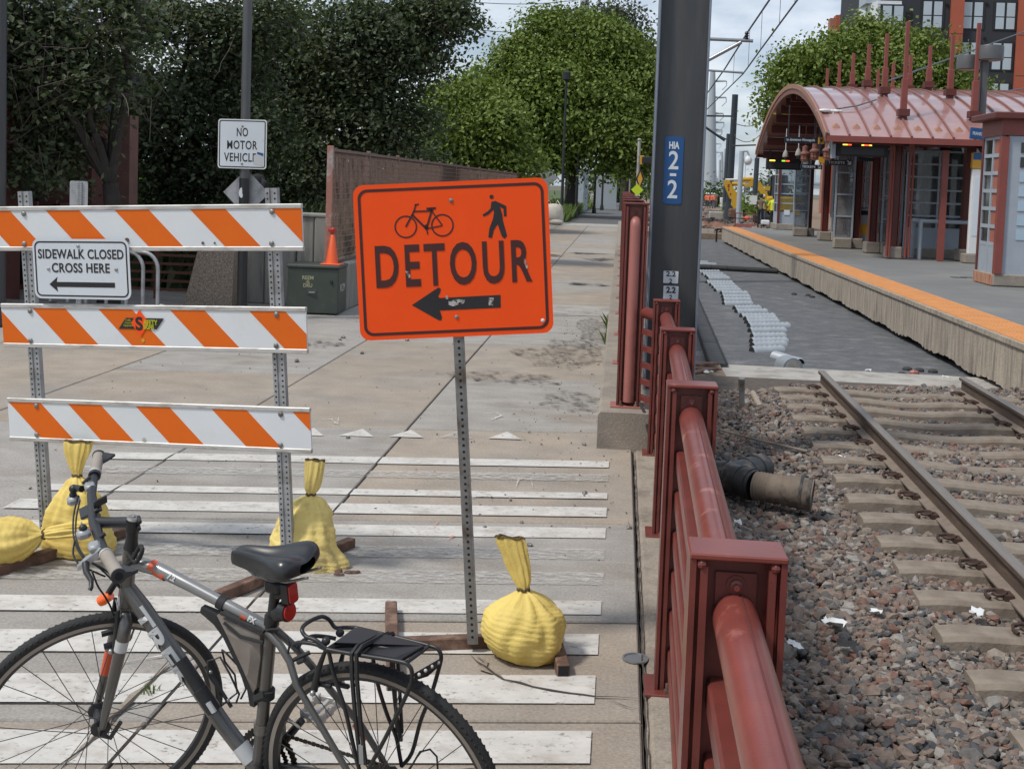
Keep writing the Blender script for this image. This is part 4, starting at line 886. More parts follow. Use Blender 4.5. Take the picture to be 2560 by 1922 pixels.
for cx_, cy_ in ((548, 428), (782, 418)):
    c = z5(cx_, cy_); r = (z5(cx_+73, cy_)-c).length; n = 28; o_ = [(c.x+r*math.cos(k*2*math.pi/n), c.y+r*math.sin(k*2*math.pi/n)) for k in range(n)]; i_ = [(c.x+(r-.0058)*math.cos(k*2*math.pi/n), c.y+(r-.0058)*math.sin(k*2*math.pi/n)) for k in range(n)]
    ring_prism(m, o_, i_, .001, XZ, (0, -.002, 0))
for a, b, w in [((548, 428), (600, 330), .007), ((600, 330), (612, 285), .006), ((605, 288), (630, 283), .006), ((588, 350), (680, 440), .008), ((595, 330), (718, 326), .006), ((715, 318), (680, 440), .008), ((680, 440), (780, 420), .005), ((712, 325), (782, 418), .005), ((680, 430), (688, 475), .005), ((680, 312), (740, 308), .008), ((690, 318), (725, 318), .008), ((672, 415), (685, 445), .014)]: bar5(m, a, b, w, .0004)
m.build('bicycle_symbol', Mt['sign_brown'], pn)
m = MB(); c = z5(1096, 236); r = .0078*1.05; m.prism([(c.x+r*math.cos(k*.449), c.y+r*math.sin(k*.449)) for k in range(14)], .001, XZ, (0, -.002, 0))
for pl in ([(1095, 268), (1120, 262), (1155, 278), (1190, 295), (1192, 360), (1175, 362), (1172, 312), (1150, 300), (1165, 350), (1168, 385), (1195, 485), (1180, 503), (1162, 490), (1135, 410), (1110, 450), (1098, 500), (1075, 495), (1082, 440), (1105, 375), (1112, 335), (1108, 318), (1075, 350), (1042, 362), (1040, 348), (1070, 330), (1090, 310)],):
    P = [z5(*p) for p in pl][::-1]; bm = bmesh.new(); vs = [bm.verts.new((p.x, -.0026, p.y)) for p in P]; bmesh.ops.triangle_fill(bm, edges=[bm.edges.new((vs[i], vs[(i+1) % len(vs)])) for i in range(len(vs))]); bm.verts.index_update(); m.add([v.co[:] for v in bm.verts], [[v.index for v in f.verts] for f in bm.faces]); bm.free()
m.build('pedestrian_symbol', Mt['sign_black'], pn)
for x, y, mt_, r in ((838, 260, 'galv_dark', .0085), (873, 1003, 'galv_dark', .008), (1423, 1025, 'white_plastic', .0075)):
    c = z5(x, y); m = MB(); m.lathe([(r, 0), (r, .0015), (r*.5, .004)], 12, (c.x, -.002, c.y), rot=Matrix.Rotation(rad(90), 3, 'X')); m.build('bolt', Mt[mt_], pn, 40)
mk('scuff', (.45, .42, .40), rough=.8, var=.2, wear=(60, .45, .55))
for k, pl in enumerate([[(545, 708), (565, 712), (580, 745), (570, 755), (555, 735)], [(800, 868), (815, 866), (820, 890), (806, 888)], [(820, 905), (870, 890), (925, 892), (920, 915), (850, 935), (822, 925)], [(1075, 880), (1110, 880), (1105, 930), (1078, 928)], [(1300, 630), (1315, 640), (1330, 690), (1318, 695)]]): poly5(pl, None, '', .0012).build('scuff', Mt['scuff'], pn)
channel_post(ds, 0, -.01, zc+Hs/2-.02, y=.026, w=.042, mat='galv_dark', rows=1)
# the post's base: a tube across and two legs
a, b = G(985, 1628), G(1392, 1612); foot(ds, DX, (a.x, a.y, .028), (b.x, b.y, .028))
a, b = G(977, 1530), G(983, 1730); foot(ds, DX, (b.x, b.y, .026), (a.x, a.y, .026))
a, b = G(1360, 1530), G(1408, 1694); foot(ds, DX, (b.x, b.y, .026), (a.x, a.y, .026))

# sandbags
def sandbag(label, base, rings, mat='bag', yaw=0.0, tilt=None, seed=1, folds=11, vscale=1.0):
    """rings: (cx, cy, z, a, b, foldamp); the bag's surface follows them smoothly"""
    r = random.Random(seed); n = 72; rows = []; K = len(rings); sub = 9
    def cr(p0, p1, p2, p3, t): return .5*(2*p1+(p2-p0)*t+(2*p0-5*p1+4*p2-p3)*t*t+(3*p1-p0-3*p2+p3)*t**3)
    for i in range(K-1):
        for s in range(sub):
            t = s/sub; rows.append([cr(rings[max(i-1, 0)][k], rings[i][k], rings[i+1][k], rings[min(i+2, K-1)][k], t) for k in range(6)])
    rows.append(list(rings[-1])); vs = []; ph = r.uniform(0, 6); ph2 = r.uniform(0, 6)
    for q, (cx_, cy_, z, a, b, fa) in enumerate(rows):
        for j in range(n):
            u = 2*math.pi*j/n; f = 1+fa*(math.cos(folds*u+ph)*.6+math.cos((folds*.63//1+2)*u+ph2+z*9)*.4)
            wr = .014*math.sin(q*1.9+3*math.sin(u+ph)+u*1.0)*(1 if fa < .12 else .3)
            f += wr+r.uniform(-.004, .004); cu_, su = math.cos(u), math.sin(u); e = .85
            vs.append(Vector((cx_+a*f*math.copysign(abs(cu_)**e, cu_), cy_+b*f*math.copysign(abs(su)**e, su), z+.004*math.sin(5*u+z*20))))
    from mathutils import noise as mn
    zs = vscale; vs = [Vector((v.x, v.y, v.z*zs)) for v in vs]; so_ = Vector((seed*3.1, seed*1.7, 0)); out = []
    for v in vs:
        rr0 = math.hypot(v.x, v.y)+1e-6; u = math.atan2(v.y, v.x); q = Vector((math.cos(u)*2.2, math.sin(u)*2.2, v.z*7))+so_; cr_ = (1-abs(mn.noise(q))*3.0); cr2 = mn.noise(Vector((v.x*9, v.y*9, v.z*26))+so_); k_ = min(1, rr0/.08)
        out.append(Vector((v.x*(1+k_*(.055*cr_*-1+.035*cr2)/max(rr0*6, .6)), v.y*(1+k_*(.055*cr_*-1+.035*cr2)/max(rr0*6, .6)), v.z+.006*cr2)))
    vs = out
    R = Matrix.Rotation(yaw, 3, 'Z') @ (tilt if tilt is not None else Matrix.Identity(3))
    vs = [R @ v for v in vs]; mz = min(v.z for v in vs)
    vs = [Vector((v.x, v.y, max(v.z-mz*(tilt is not None), .002))) for v in vs]
    fs = [(i*n+j, i*n+(j+1) % n, (i+1)*n+(j+1) % n, (i+1)*n+j) for i in range(len(rows)-1) for j in range(n)]+[tuple(range(n-1, -1, -1))]
    m = MB(); m.add(vs, fs); t = thing('sandbag', label, 'sandbag', base, group='yellow sandbags holding down the signs')
    bd = m.build('sack', Mt[mat], t, 70)
    top = vs[-n:]; m = MB(); m.tube([v for v in top], .0035, 6, closed=True); m.build('stitched_rim', Mt['bag_edge'], t, 60)
    k = min(range(len(rows)), key=lambda i: rows[i][3] if i > 4 else 9); nk = vs[k*n:(k+1)*n]; m = MB(); m.tube(nk, .006, 6, closed=True); m.build('tie_cord', Mt['bag_edge'], t, 60)
    return t
p = G(1300, 1668); sandbag('full yellow sandbag with a tied upright neck beside the orange sign post', (p.x, p.y+.10, 0), [(.03, 0, .0, .09, .08, .02), (.02, 0, .02, .125, .11, .02), (.0, 0, .08, .158, .135, .02), (-.002, 0, .14, .165, .14, .03), (.0, 0, .195, .145, .125, .05), (.002, 0, .235, .098, .085, .09), (.0, 0, .268, .045, .04, .16), (-.004, 0, .284, .021, .019, .08), (-.014, 0, .33, .034, .02, .16), (-.036, 0, .40, .044, .018, .22), (-.060, 0, .47, .052, .016, .22), (-.068, 0, .50, .054, .014, .2)], seed=3, vscale=.95)
p = G(745, 1432); sandbag('dirty yellow sandbag with a tied neck behind the right barricade post', (p.x, p.y+.12, 0), [(.08, -.02, .0, .12, .10, .02), (.04, 0, .03, .16, .12, .03), (-.01, 0, .12, .155, .12, .03), (-.01, .02, .22, .14, .11, .04), (-.0, .03, .30, .11, .09, .06), (.01, .03, .36, .06, .055, .14), (.012, .03, .385, .020, .018, .08), (.018, .03, .43, .032, .02, .16), (.03, .03, .51, .042, .018, .22), (.035, .03, .57, .046, .016, .2), (.035, .03, .585, .044, .014, .2)], 'bag_dirty', seed=8, vscale=.86)
p = G(172, 1392); sandbag('tall yellow sandbag standing behind the left barricade post', (p.x, p.y+.08, 0), [(.03, 0, .0, .14, .11, .02), (.01, 0, .03, .17, .13, .02), (-.0, 0, .14, .165, .12, .03), (.0, .0, .26, .135, .10, .04), (.0, .0, .36, .095, .075, .07), (.0, .0, .435, .05, .042, .14), (.0, .0, .47, .020, .018, .08), (-.004, .0, .52, .032, .02, .16), (-.006, .0, .60, .055, .02, .22), (-.004, .0, .66, .064, .018, .22), (-.002, .0, .675, .062, .014, .2)], seed=12, vscale=.80)
p = G(22, 1430); T = Matrix.Rotation(rad(82), 3, 'Y'); sandbag('yellow sandbag lying on its side with the tied neck pointing right', (p.x-.12, p.y+.06, 0), [(0, 0, -.16, .03, .04, .05), (0, 0, -.13, .075, .11, .04), (0, 0, -.05, .10, .15, .03), (0, 0, .06, .11, .155, .03), (0, 0, .15, .09, .125, .05), (0, 0, .20, .055, .07, .12), (-.01, 0, .235, .020, .022, .08), (-.015, 0, .28, .028, .032, .16), (-.02, 0, .38, .03, .05, .22), (-.02, 0, .47, .03, .062, .22), (-.02, 0, .49, .028, .06, .2)], yaw=rad(8), tilt=T, seed=15)
m = MB(); p = G(868, 1437)
for k in range(9): r2 = random.Random(k); m.ball((r2.uniform(-.07, .05), r2.uniform(-.03, .03), .008), (r2.uniform(.012, .03), r2.uniform(.01, .02), .01), 7, 5)
o = m.build('torn_bag_scrap', Mt['rust_tube'], None, 60, loc=(p.x, p.y, 0)); tag(o, 'small heap of spilled sand at the dirty sandbag', 'sand', kind='stuff')
# ------------------------------------------------------------------ bicycle (leans to its left, front wheel turned left)
byaw, blean = rad(162), rad(8); Rw = .343
bfx = Vector((math.cos(byaw), math.sin(byaw), 0)); bl0 = Vector((-math.sin(byaw), math.cos(byaw), 0))
bup = Vector((0, 0, 1))*math.cos(blean)+bl0*math.sin(blean); bl = bup.cross(bfx)
hub_w = G(951, 1977, Rw*math.cos(blean)); borg = hub_w-bup*Rw
BKM = Matrix((bfx, bl, bup)).transposed().to_4x4(); BKM.translation = borg; BKI = BKM.inverted()
bk = thing('bicycle', 'grey hybrid bicycle with rear rack and frame bag leaning in the foreground', 'bicycle'); bk.matrix_world = BKM
def bp(px, py, y=0.0):
    o = BKI @ CAMP; d = BKI.to_3x3() @ ray(px, py); return o+d*((y-o.y)/d.y)
RH = Vector((0, 0, Rw)); HB = bp(313, 1506); HT = bp(327, 1372); ax = (HT-HB).normalized(); BB = bp(645, 1922); CL = bp(677, 1578)
ST = Matrix.Rotation(rad(48), 3, ax); sf = ST @ Vector((1, 0, 0)); sl = ST @ Vector((0, 1, 0)); su = sf.cross(sl)
FH = bp(248, 1797, .03)
def torus_prof(m, prof, n=64, c=(0, 0, 0), fr=None):
    """prof: closed (r, y) outline swept about the axle"""
    k = len(prof); vs = []
    for i in range(n):
        a = 2*math.pi*i/n
        for r, y in prof: vs.append((r*math.cos(a), y, r*math.sin(a)))
    m.add(vs, [(i*k+j, i*k+(j+1) % k, ((i+1) % n)*k+(j+1) % k, ((i+1) % n)*k+j) for i in range(n) for j in range(k)])
def wheel(name, hub, fr, R, cassette=False):
    o = thing(name, None, None); o.empty_display_size = .05; o.parent = bk
    Mw = Matrix(fr).transposed().to_4x4(); Mw.translation = hub; o.matrix_local = Mw
    tw = .0165; ri = R-.036
    m = MB(); torus_prof(m, [(ri+.012, -tw*.75), (R-.016, -tw*1.02), (R-.008, -tw*.86), (R-.002, -tw*.45), (R, 0), (R-.002, tw*.45), (R-.008, tw*.86), (R-.016, tw*1.02), (ri+.012, tw*.75), (ri+.006, 0)], 96)
    ty = m.build('tyre', Mt['tyre'], o, 50)
    m = MB()                                    # tread blocks along both shoulders
    for i in range(120):
        a = 2*math.pi*i/120
        for s in (-1, 1):
            Rm = Matrix.Rotation(-a, 3, 'Y'); c = Rm @ Vector((R-.0072, s*tw*.70, 0)); m.box(c, (.0034, .007, .008), rot=Rm @ Matrix.Rotation(rad(35*s), 3, 'X'))
    t_ = m.build('tread', Mt['tyre'], ty); t_['kind'] = 'stuff'
    m = MB(); torus_prof(m, [(ri+.013, -.0135), (ri+.013, .0135), (ri+.002, .0125), (ri+.002, -.0125)], 96); rm = m.build('rim', Mt['rim'], o, 40)
    m = MB(); torus_prof(m, [(ri+.002, -.0124), (ri+.002, .0124), (ri-.010, .006), (ri-.010, -.006)], 96); m.build('rim_inner', Mt['rim_black'], rm, 40)
    hw = .036 if not cassette else .030; fl = .026
    m = MB(); RX = Matrix.Rotation(rad(-90), 3, 'X'); m.lathe([(.009, -.052), (.009, -hw-.006), (fl, -hw-.004), (fl, -hw+.002), (.014, -hw+.008), (.014, hw-.008), (fl, hw-.002), (fl, hw+.004), (.009, hw+.006), (.009, .052)], 20, rot=RX); m.build('hub', Mt['black_metal' if not cassette else 'galv_dark'], o, 40)
    sp = MB(); sp.cyl((0, 0, 0), (0, 0, 1), .00125, 5); spm = sp.mesh('spoke', Mt['spoke'])
    n = 28
    for i in range(n):
        s = 1 if i % 2 else -1; a = 2*math.pi*i/n; b = a+(1 if (i//2) % 2 else -1)*rad(62)
        p0 = Vector((fl*.85*math.cos(b), s*hw, fl*.85*math.sin(b))); p1 = Vector(((ri-.009)*math.cos(a), s*.003, (ri-.009)*math.sin(a))); d = p1-p0
        q = link('spoke', spm, o); q.matrix_local = Matrix.LocRotScale(p0, d.to_track_quat('Z', 'Y'), Vector((1, 1, d.length)))
    a = rad(112) if not cassette else rad(28); m = MB(); p0 = Vector(((ri-.009)*math.cos(a), 0, (ri-.009)*math.sin(a))); m.tube([p0, p0*.93, p0*.89, p0*.86], [.003, .003, .004, .0025], 8); m.build('valve', Mt['galv_dark'], o, 50)
    if cassette:
        for k, (r, y) in enumerate([(.062, -.022), (.052, -.027), (.044, -.032), (.036, -.037)]):
            m = MB(); n2 = 26; pr = [((r if j % 2 else r-.006)*math.cos(j*math.pi/n2), (r if j % 2 else r-.006)*math.sin(j*math.pi/n2)) for j in range(2*n2)]; m.prism(pr, .002, ((1, 0, 0), (0, 0, 1), (0, -1, 0)), (0, y, 0)); m.build('sprocket', Mt['chain'], o)
    return o
wheel('rear_wheel', RH, (Vector((1, 0, 0)), Vector((0, 1, 0)), Vector((0, 0, 1))), Rw, True)
# wheel plane for the turned front wheel: upright in the steering frame
fu = (Vector((0, 0, 1))-sl*sl.z).normalized(); ff = sl.cross(fu)
wheel('front_wheel', FH, (ff, sl, fu), .335)
# frame
def btube(name, pts, r, mat, par=None, n=16, sm=50):
    m = MB(); m.tube(pts, r, n); return m.build(name, Mt[mat], par or bk, sm)
fr = btube('frame', [BB, BB.lerp(CL, .5), CL, CL+(CL-BB).normalized()*.035], [.0175, .0165, .0165, .0165], 'bike_grey')
dt0 = bp(322, 1470); DT = [HB.lerp(HT, .30), bp(356, 1520), bp(420, 1612), bp(492, 1714), bp(560, 1812), BB]
btube('down_tube', DT, [.021, .0245, .0235, .022, .022, .021], 'bike_grey', fr); TT = [HT.lerp(HB, .22), bp(400, 1424), bp(480, 1465), bp(570, 1513), bp(660, 1560), CL-(CL-BB).normalized()*.01]
btube('top_tube', TT, [.019, .018, .0155, .0145, .014, .0135], 'bike_grey_lit', fr)
btube('head_tube', [HB-ax*.005, HB.lerp(HT, .5), HT+ax*.004], [.0205, .0185, .0205], 'bike_grey', fr)
btube('bottom_bracket', [BB+Vector((0, -.036, 0)), BB+Vector((0, .036, 0))], .021, 'bike_grey', fr)
dnN, dnF = Vector((0, .062, Rw)), Vector((0, -.062, Rw))
NS = [CL+Vector((0, .012, .005)), bp(700, 1612, .022), bp(724, 1652, .034), bp(742, 1712, .046), bp(800, 1810, .056), dnN+Vector((.012, 0, .02))]
FS = [CL+Vector((0, -.012, .005)), bp(735, 1614, -.022), bp(779, 1663, -.036), bp(828, 1726, -.048), bp(905, 1815, -.056), dnF+Vector((.012, 0, .02))]
btube('seat_stay', NS, [.010, .010, .0095, .009, .0085, .008], 'bike_grey', fr); btube('seat_stay', FS, [.010, .010, .0095, .009, .0085, .008], 'bike_grey', fr)
for s in (1, -1):
    btube('chain_stay', [BB+Vector((-.02, s*.025, 0)), BB.lerp(RH, .4)+Vector((0, s*.045, -.012)), Vector((.03, s*.062, Rw-.008)), Vector((0, s*.064, Rw))], [.012, .011, .009, .008], 'bike_grey', fr)
    m = MB(); m.prism([(-.02, -.02), (.03, -.012), (.03, .022), (-.005, .03), (-.024, .01)], .006, ((1, 0, 0), (0, 0, 1), (0, -1, 0)), (0, s*.065, Rw)); m.build('dropout', Mt['bike_grey'], fr)
q = FS[3].lerp(FS[5], .42); q2 = FS[3].lerp(FS[5], .62); btube('decal', [q, q2], .0092, 'orange_decal', fr)
m = MB(); R2 = Matrix.Rotation(rad(-90), 3, 'X'); m.lathe([(.007, .060), (.010, .064), (.010, .078), (.006, .082)], 12, RH, rot=R2); m.tube([RH+Vector((0, .078, 0)), RH+Vector((.03, .088, .03)), RH+Vector((.06, .086, .05))], .005, 8); m.build('quick_release', Mt['galv_dark'], fr, 50)
# decals on the tubes
def tube_text(txt, size, a, b, R, up, mat, par, off=.0012, bold=.001, width=None):
    """lettering wrapped on the left side of a tube, reading from a to b"""
    me = text_mesh(txt, size, bold=bold, depth=0.0); xs = [v.co.x for v in me.vertices]; wv = max(xs)-min(xs); cxm = (max(xs)+min(xs))/2; k = (width or wv)/wv
    bm = bmesh.new(); bm.from_mesh(me); bmesh.ops.triangulate(bm, faces=bm.faces[:]); bmesh.ops.subdivide_edges(bm, edges=[e for e in bm.edges if e.calc_length() > .008], cuts=2); 
    d = (b-a).normalized(); mid = (a+b)/2; yv = (Vector((0, 1, 0))-d*d.y).normalized(); wv_ = d.cross(yv)*(-1)
    for v in bm.verts:
        h = v.co.y; t = h/R+up; v.co = mid+d*((v.co.x-cxm)*k)+(yv*math.cos(t)+wv_*(-math.sin(t))*-1)*(R+off)
    bm.to_mesh(me); bm.free(); me.materials.clear(); me.materials.append(mat); return link('lettering', me, par)
tube_text('TREK', .060, bp(352, 1512), bp(492, 1714), .0262, 0.0, Mt['decal_white'], fr, width=(bp(362, 1530)-bp(500, 1726)).length*1.0, bold=.002)
a, b = bp(378, 1414), bp(418, 1436); m = MB(); d = (b-a).normalized(); m.tube([a, b], .0182, 16, caps=False); m.build('decal', Mt['orange_decal'], fr, 50)
tube_text('7.2', .020, bp(425, 1438), bp(448, 1450), .0180, .5, Mt['decal_white'], fr); tube_text('FX', .018, bp(625, 1543), bp(648, 1555), .0156, .45, Mt['decal_white'], fr)
a, b = bp(608, 1534), bp(622, 1541); m = MB(); m.tube([a, b], .0146, 14, caps=False); m.build('decal', Mt['orange_decal'], fr, 50)
m = MB(); a, b = bp(600, 1862), bp(628, 1900); m.tube([a, b], .0226, 16, caps=False); m.build('decal', Mt['decal_white'], fr, 50)
# fork
fk = btube('fork', [HB-ax*.006, HB-ax*.03], [.021, .019], 'bike_grey', None)
crown = HB-ax*.028
for s in (1, -1):
    e = FH+sl*s*.052; a0 = crown+sl*s*.016; a1 = crown+sl*s*.045-ax*.045+sf*.004; 
    m = MB(); m.tube([a0, crown+sl*s*.036-ax*.012, a1, a1.lerp(e, .4), a1.lerp(e, .8), e-(e-a1).normalized()*.012], [.016, .018, .0175, .0155, .0115, .009], 14); lg = m.build('fork_leg', Mt['bike_grey'], fk, 50)
    m = MB(); m.box(e, (.016, .008, .03), rot=Matrix((sf, sl, su)).transposed()); m.build('dropout', Mt['galv_dark'], lg)
    if s < 0: m = MB(); m.tube([a1.lerp(e, .36), a1.lerp(e, .62)], [.0163, .0140], 14, caps=False); m.build('decal', Mt['orange_decal'], lg, 50)
    else: m = MB(); q = a1.lerp(e, .06)-sf*.004+sl*.0185*.0; m.tube([a1.lerp(e, .03), a1.lerp(e, .14)], [.0179, .0172], 14, caps=False); m.build('label_sticker', Mt['decal_white'], lg, 50)
m = MB(); e = FH+sl*.056; m.tube([FH-sl*.058, FH+sl*.064], .006, 8); m.tube([e+sl*.006, e-sf*.02+sl*.016-fu*.012, e-sf*.05+sl*.016+fu*.03], [.009, .0065, .006], 8); m.build('quick_release', Mt['black_metal'], fk, 50)
# front brake (V-brake arms, pads, cable noodle)
for s in (1, -1):
    c = crown-ax*.085+sl*s*.040+sf*.022; m = MB(); m.tube([c, c+ax*.05-sl*s*.004, c+ax*.115-sl*s*.012], [.009, .007, .005], 8); m.box(c+ax*.012-sl*s*.012-sf*.0, (.055, .012, .011), rot=Matrix((sf, sl, su)).transposed()); m.build('brake_arm', Mt['black_metal'], fk, 50)
c = crown-ax*.085+sf*.022; m = MB(); m.tube([c+ax*.113-sl*.026, c+ax*.118, c+ax*.113+sl*.028], .0016, 6); m.tube([c+ax*.113+sl*.028, c+ax*.135+sl*.034, c+ax*.15+sl*.02], .003, 6); m.build('brake_cable', Mt['galv'], fk, 50)
m = MB(); c = crown-ax*.085+sl*.040+sf*.032; m.ball(c, .008, 8, 6); m.build('brake_bolt', Mt['steel'], fk, 60)
# stem, bar
TOP = bp(333, 1306); BC = bp(236, 1306)
stem = btube('stem', [HT+ax*.004, HT+ax*.014, HT+ax*.030, TOP-ax*.012], [.0205, .018, .0155, .015], 'black_metal', None)
m = MB(); m.tube([TOP-ax*.022, TOP+ax*.012], .0185, 18); m.build('stem_clamp', Mt['black_metal'], stem, 50); m = MB(); m.tube([TOP+ax*.0121, TOP+ax*.017], [.018, .014], 18); m.ball(TOP+ax*.017, .005, 8, 6); m.build('top_cap', Mt['galv_dark'], stem, 50)
d = (BC-TOP).normalized(); m = MB(); m.tube([TOP, TOP.lerp(BC, .5), BC-d*.012], [.0155, .0145, .0155], 16); m.build('stem_arm', Mt['black_metal'], stem, 50)
for zz in (-.010, .010): m = MB(); q = TOP-d*.019+ax*zz; m.tube([q-sl*.012, q+sl*.016], .005, 8); m.build('clamp_bolt', Mt['black_metal'], stem, 50)
BE = [bp(247, 1140, -.27), bp(236, 1190, -.19), bp(229, 1236, -.10), BC, bp(250, 1352, .085), bp(268, 1392, .155), bp(296, 1438, .235)]
bar = btube('handlebar', BE, [.011, .011, .0125, .0155, .0125, .011, .011], 'black_metal', None)
for (a, b, s) in ((BE[1].lerp(BE[0], .1), BE[0], -1), (BE[5].lerp(BE[4], .15), BE[6], 1)):
    d = (b-a).normalized(); back = (Vector((0, 0, 1)).cross(d)*(-s)).normalized(); back = back if back.x < 0 else -back
    m = MB(); m.tube([a, a.lerp(b, .5), b], [.0165, .0158, .0165], 16); g = m.build('grip', Mt['grip'], bar, 50)
    m = MB(); m.tube([a-d*.001, a+d*.010], .0178, 16); m.build('grip_collar', Mt['alu'], g, 50); m = MB(); m.tube([a-d*.012, a-d*.002], .0175, 16); m.build('grip_ring', Mt['black_metal'], g, 50)
    m = MB(); c0, c1 = a.lerp(b, .35), b; pts = []
    w0, w1 = .012, .042; up_ = d.cross(back).normalized(); vs = []
    for t, w in ((0, .004), (.35, .014), (.7, .034), (1.0, .046), (1.06, .034)):
        q = c0.lerp(c1, t); vs += [q+up_*.010, q+back*w+up_*.004, q+back*w-up_*.004, q-up_*.014]
    fs = []
    for i in range(4):
        for j in range(4): fs.append((i*4+j, i*4+(j+1) % 4, (i+1)*4+(j+1) % 4, (i+1)*4+j))
    fs += [(3, 2, 1, 0), (16, 17, 18, 19)]; m.add(vs, fs); m.build('palm_rest', Mt['grip_black'], g, 60)
    m = MB(); m.tube([b, b+d*.006], .0185, 18); m.build('end_ring', Mt['grip_black'], g, 50); m = MB(); m.tube([b+d*.0062, b+d*.0075], .010, 14); m.build('end_plug', Mt['hole'], g, 50)
# brake levers and shifters
def lever(c, out, s, pts):
    m = MB(); m.box(c, (.03, .035, .02), rot=Matrix((sf, sl, su)).transposed(), bev=.006); o = m.build('brake_lever', Mt['galv'], bar, 40)
    m = MB(); m.tube(pts, [.010, .008, .0065, .006, .006], 8); m.build('lever_blade', Mt['black_metal'], o, 50); return o
c = bp(228, 1378, .15); lever(bp(236, 1366, .13), 1, 1, [bp(214, 1408, .16), bp(216, 1430, .18), bp(228, 1450, .20), bp(228, 1468, .215), bp(224, 1475, .22)])
m = MB(); m.prism([(-.05, -.004), (.03, -.006), (.045, .004), (.03, .014), (-.02, .012), (-.05, .006)], .014, (tuple((bp(248, 1384, .14)-bp(206, 1412, .15)).normalized()), (0, 0, 1), tuple(-sl)), bp(228, 1398, .145)); m.build('lever_body', Mt['galv'], bar, 40)
lever(bp(225, 1216, -.13), 1, -1, [bp(205, 1222, -.13), bp(190, 1218, -.14), bp(184, 1230, -.15), bp(182, 1250, -.15), bp(186, 1262, -.15)])
m = MB(); m.ball(bp(184, 1222, -.14), .013, 10, 8); m.build('bell', Mt['black_metal'], bar, 60)
for (x, y, yy) in ((209, 1334, .07), (184, 1250, -.14)):
    q = bp(x, y, yy); m = MB(); m.box(q, (.036, .03, .026), rot=Matrix((sf, sl, su)).transposed(), bev=.008); o = m.build('shifter', Mt['galv'], bar, 40); m = MB(); m.ball(q+Vector((.0, .0, .016)), .011, 10, 6); m.build('shifter_cap', Mt['black_metal'], o, 60)
m = MB(); m.tube([bp(200, 1345, .06), bp(210, 1325, .055), bp(203, 1305, .05)], [.004, .0035, .002], 8); m.build('shift_paddle', Mt['steel'], bar, 50); m = MB(); m.tube([bp(243, 1349, .09), bp(262, 1334, .08)], .0055, 8); m.build('shift_paddle', Mt['black_metal'], bar, 50); m = MB(); m.tube([bp(208, 1208, -.13), bp(226, 1192, -.14)], .0055, 8); m.build('shift_paddle', Mt['black_metal'], bar, 50)
m = MB(); m.box(bp(228, 1324, .03), (.014, .012, .010)); m.build('red_button', Mt['orange_decal'], bar)
# phone mount
q = bp(226, 1274, -.04); m = MB(); d1 = (bp(258, 1258, -.04)-bp(197, 1288, -.04)).normalized(); m.box(q, (.085, .055, .010), rot=Matrix((d1, sl, d1.cross(sl).normalized())).transposed(), bev=.003); o = m.build('phone_mount', Mt['black_metal'], bar, 40); m = MB(); m.ball(bp(235, 1286, -.04), .013, 10, 8); m.box(bp(236, 1292, -.035), (.03, .024, .02), bev=.004); m.build('mount_clamp', Mt['black_metal'], o, 50)
m = MB(); e = q+d1*.042; m.box(e+Vector((0, 0, .008)), (.008, .05, .022), bev=.003); m.build('mount_jaw', Mt['black_metal'], o, 40)
# cables
for k, pts in enumerate([[(196, 1238, -.14), (184, 1290, -.10), (185, 1345, -.02), (205, 1390, .06), (250, 1420, .04), (300, 1470, .02)], [(200, 1250, -.13), (190, 1300, -.08), (192, 1352, 0), (215, 1395, .05), (270, 1430, .03), (318, 1490, .0)], [(187, 1352, .07), (183, 1385, .09), (200, 1412, .10), (225, 1424, .08), (262, 1440, .02)], [(230, 1428, .12), (245, 1465, .09), (262, 1490, .05), (278, 1520, .03), (284, 1545, .03)], [(320, 1386, .024), (340, 1405, .03), (355, 1378, .034), (350, 1366, .02), (330, 1400, .026), (318, 1412, .02)]]):
    P = [bp(*p) for p in pts]; Q = []
    for i in range(len(P)-1):
        for t in range(5):
            t /= 5; p0, p1, p2, p3 = P[max(i-1, 0)], P[i], P[i+1], P[min(i+2, len(P)-1)]; Q.append(.5*(2*p1+(p2-p0)*t+(2*p0-5*p1+4*p2-p3)*t*t+(3*p1-p0-3*p2+p3)*t**3))
    Q.append(P[-1]); m = MB(); m.tube(Q, .0026 if k < 4 else .006, 7); m.build('cable', Mt['black_rubber'], bk, 60)
# front light with amber lens, on a bracket
a, b = bp(250, 1503, .01), bp(278, 1487, .0); m = MB(); m.tube([a, a.lerp(b, .3), b], [.014, .0155, .0125], 14); fl_ = m.build('front_light', Mt['orange_lens'], bk, 50); m = MB(); m.tube([bp(268, 1488, 0), bp(282, 1466, 0), bp(293, 1450, 0)], .009, 8); m.build('light_bracket', Mt['black_metal'], fl_, 50)
# seat post and saddle
SP = bp(690, 1462); sd_ = (CL-BB).normalized(); sp_ = btube('seat_post', [CL+sd_*.03, SP], .0135, 'black_metal', None); m = MB(); m.tube([CL+sd_*.022, CL+sd_*.045], .0195, 16); m.build('seat_clamp', Mt['black_metal'], sp_, 50)
N0 = bp(581, 1377); N1 = bp(765, 1404); sx = (N1-N0); sLn = sx.length; sx.normalize(); sy = Vector((0, 1, 0)); sz = sx.cross(sy)*(-1)
sz = sz if sz.z > 0 else -sz
ST_ = [(0.0, .008, -.012, .0, .012), (.03, .020, .004, .001, .022), (.10, .026, .010, .003, .030), (.25, .030, .012, .006, .036), (.42, .038, .010, .010, .040), (.56, .054, .012, .014, .044), (.70, .074, .018, .016, .046), (.84, .086, .024, .016, .044), (.94, .084, .022, .013, .036), (1.0, .066, .012, .007, .022), (1.02, .035, .0, .0, .012)]
m = MB(); vs = []; K = 17
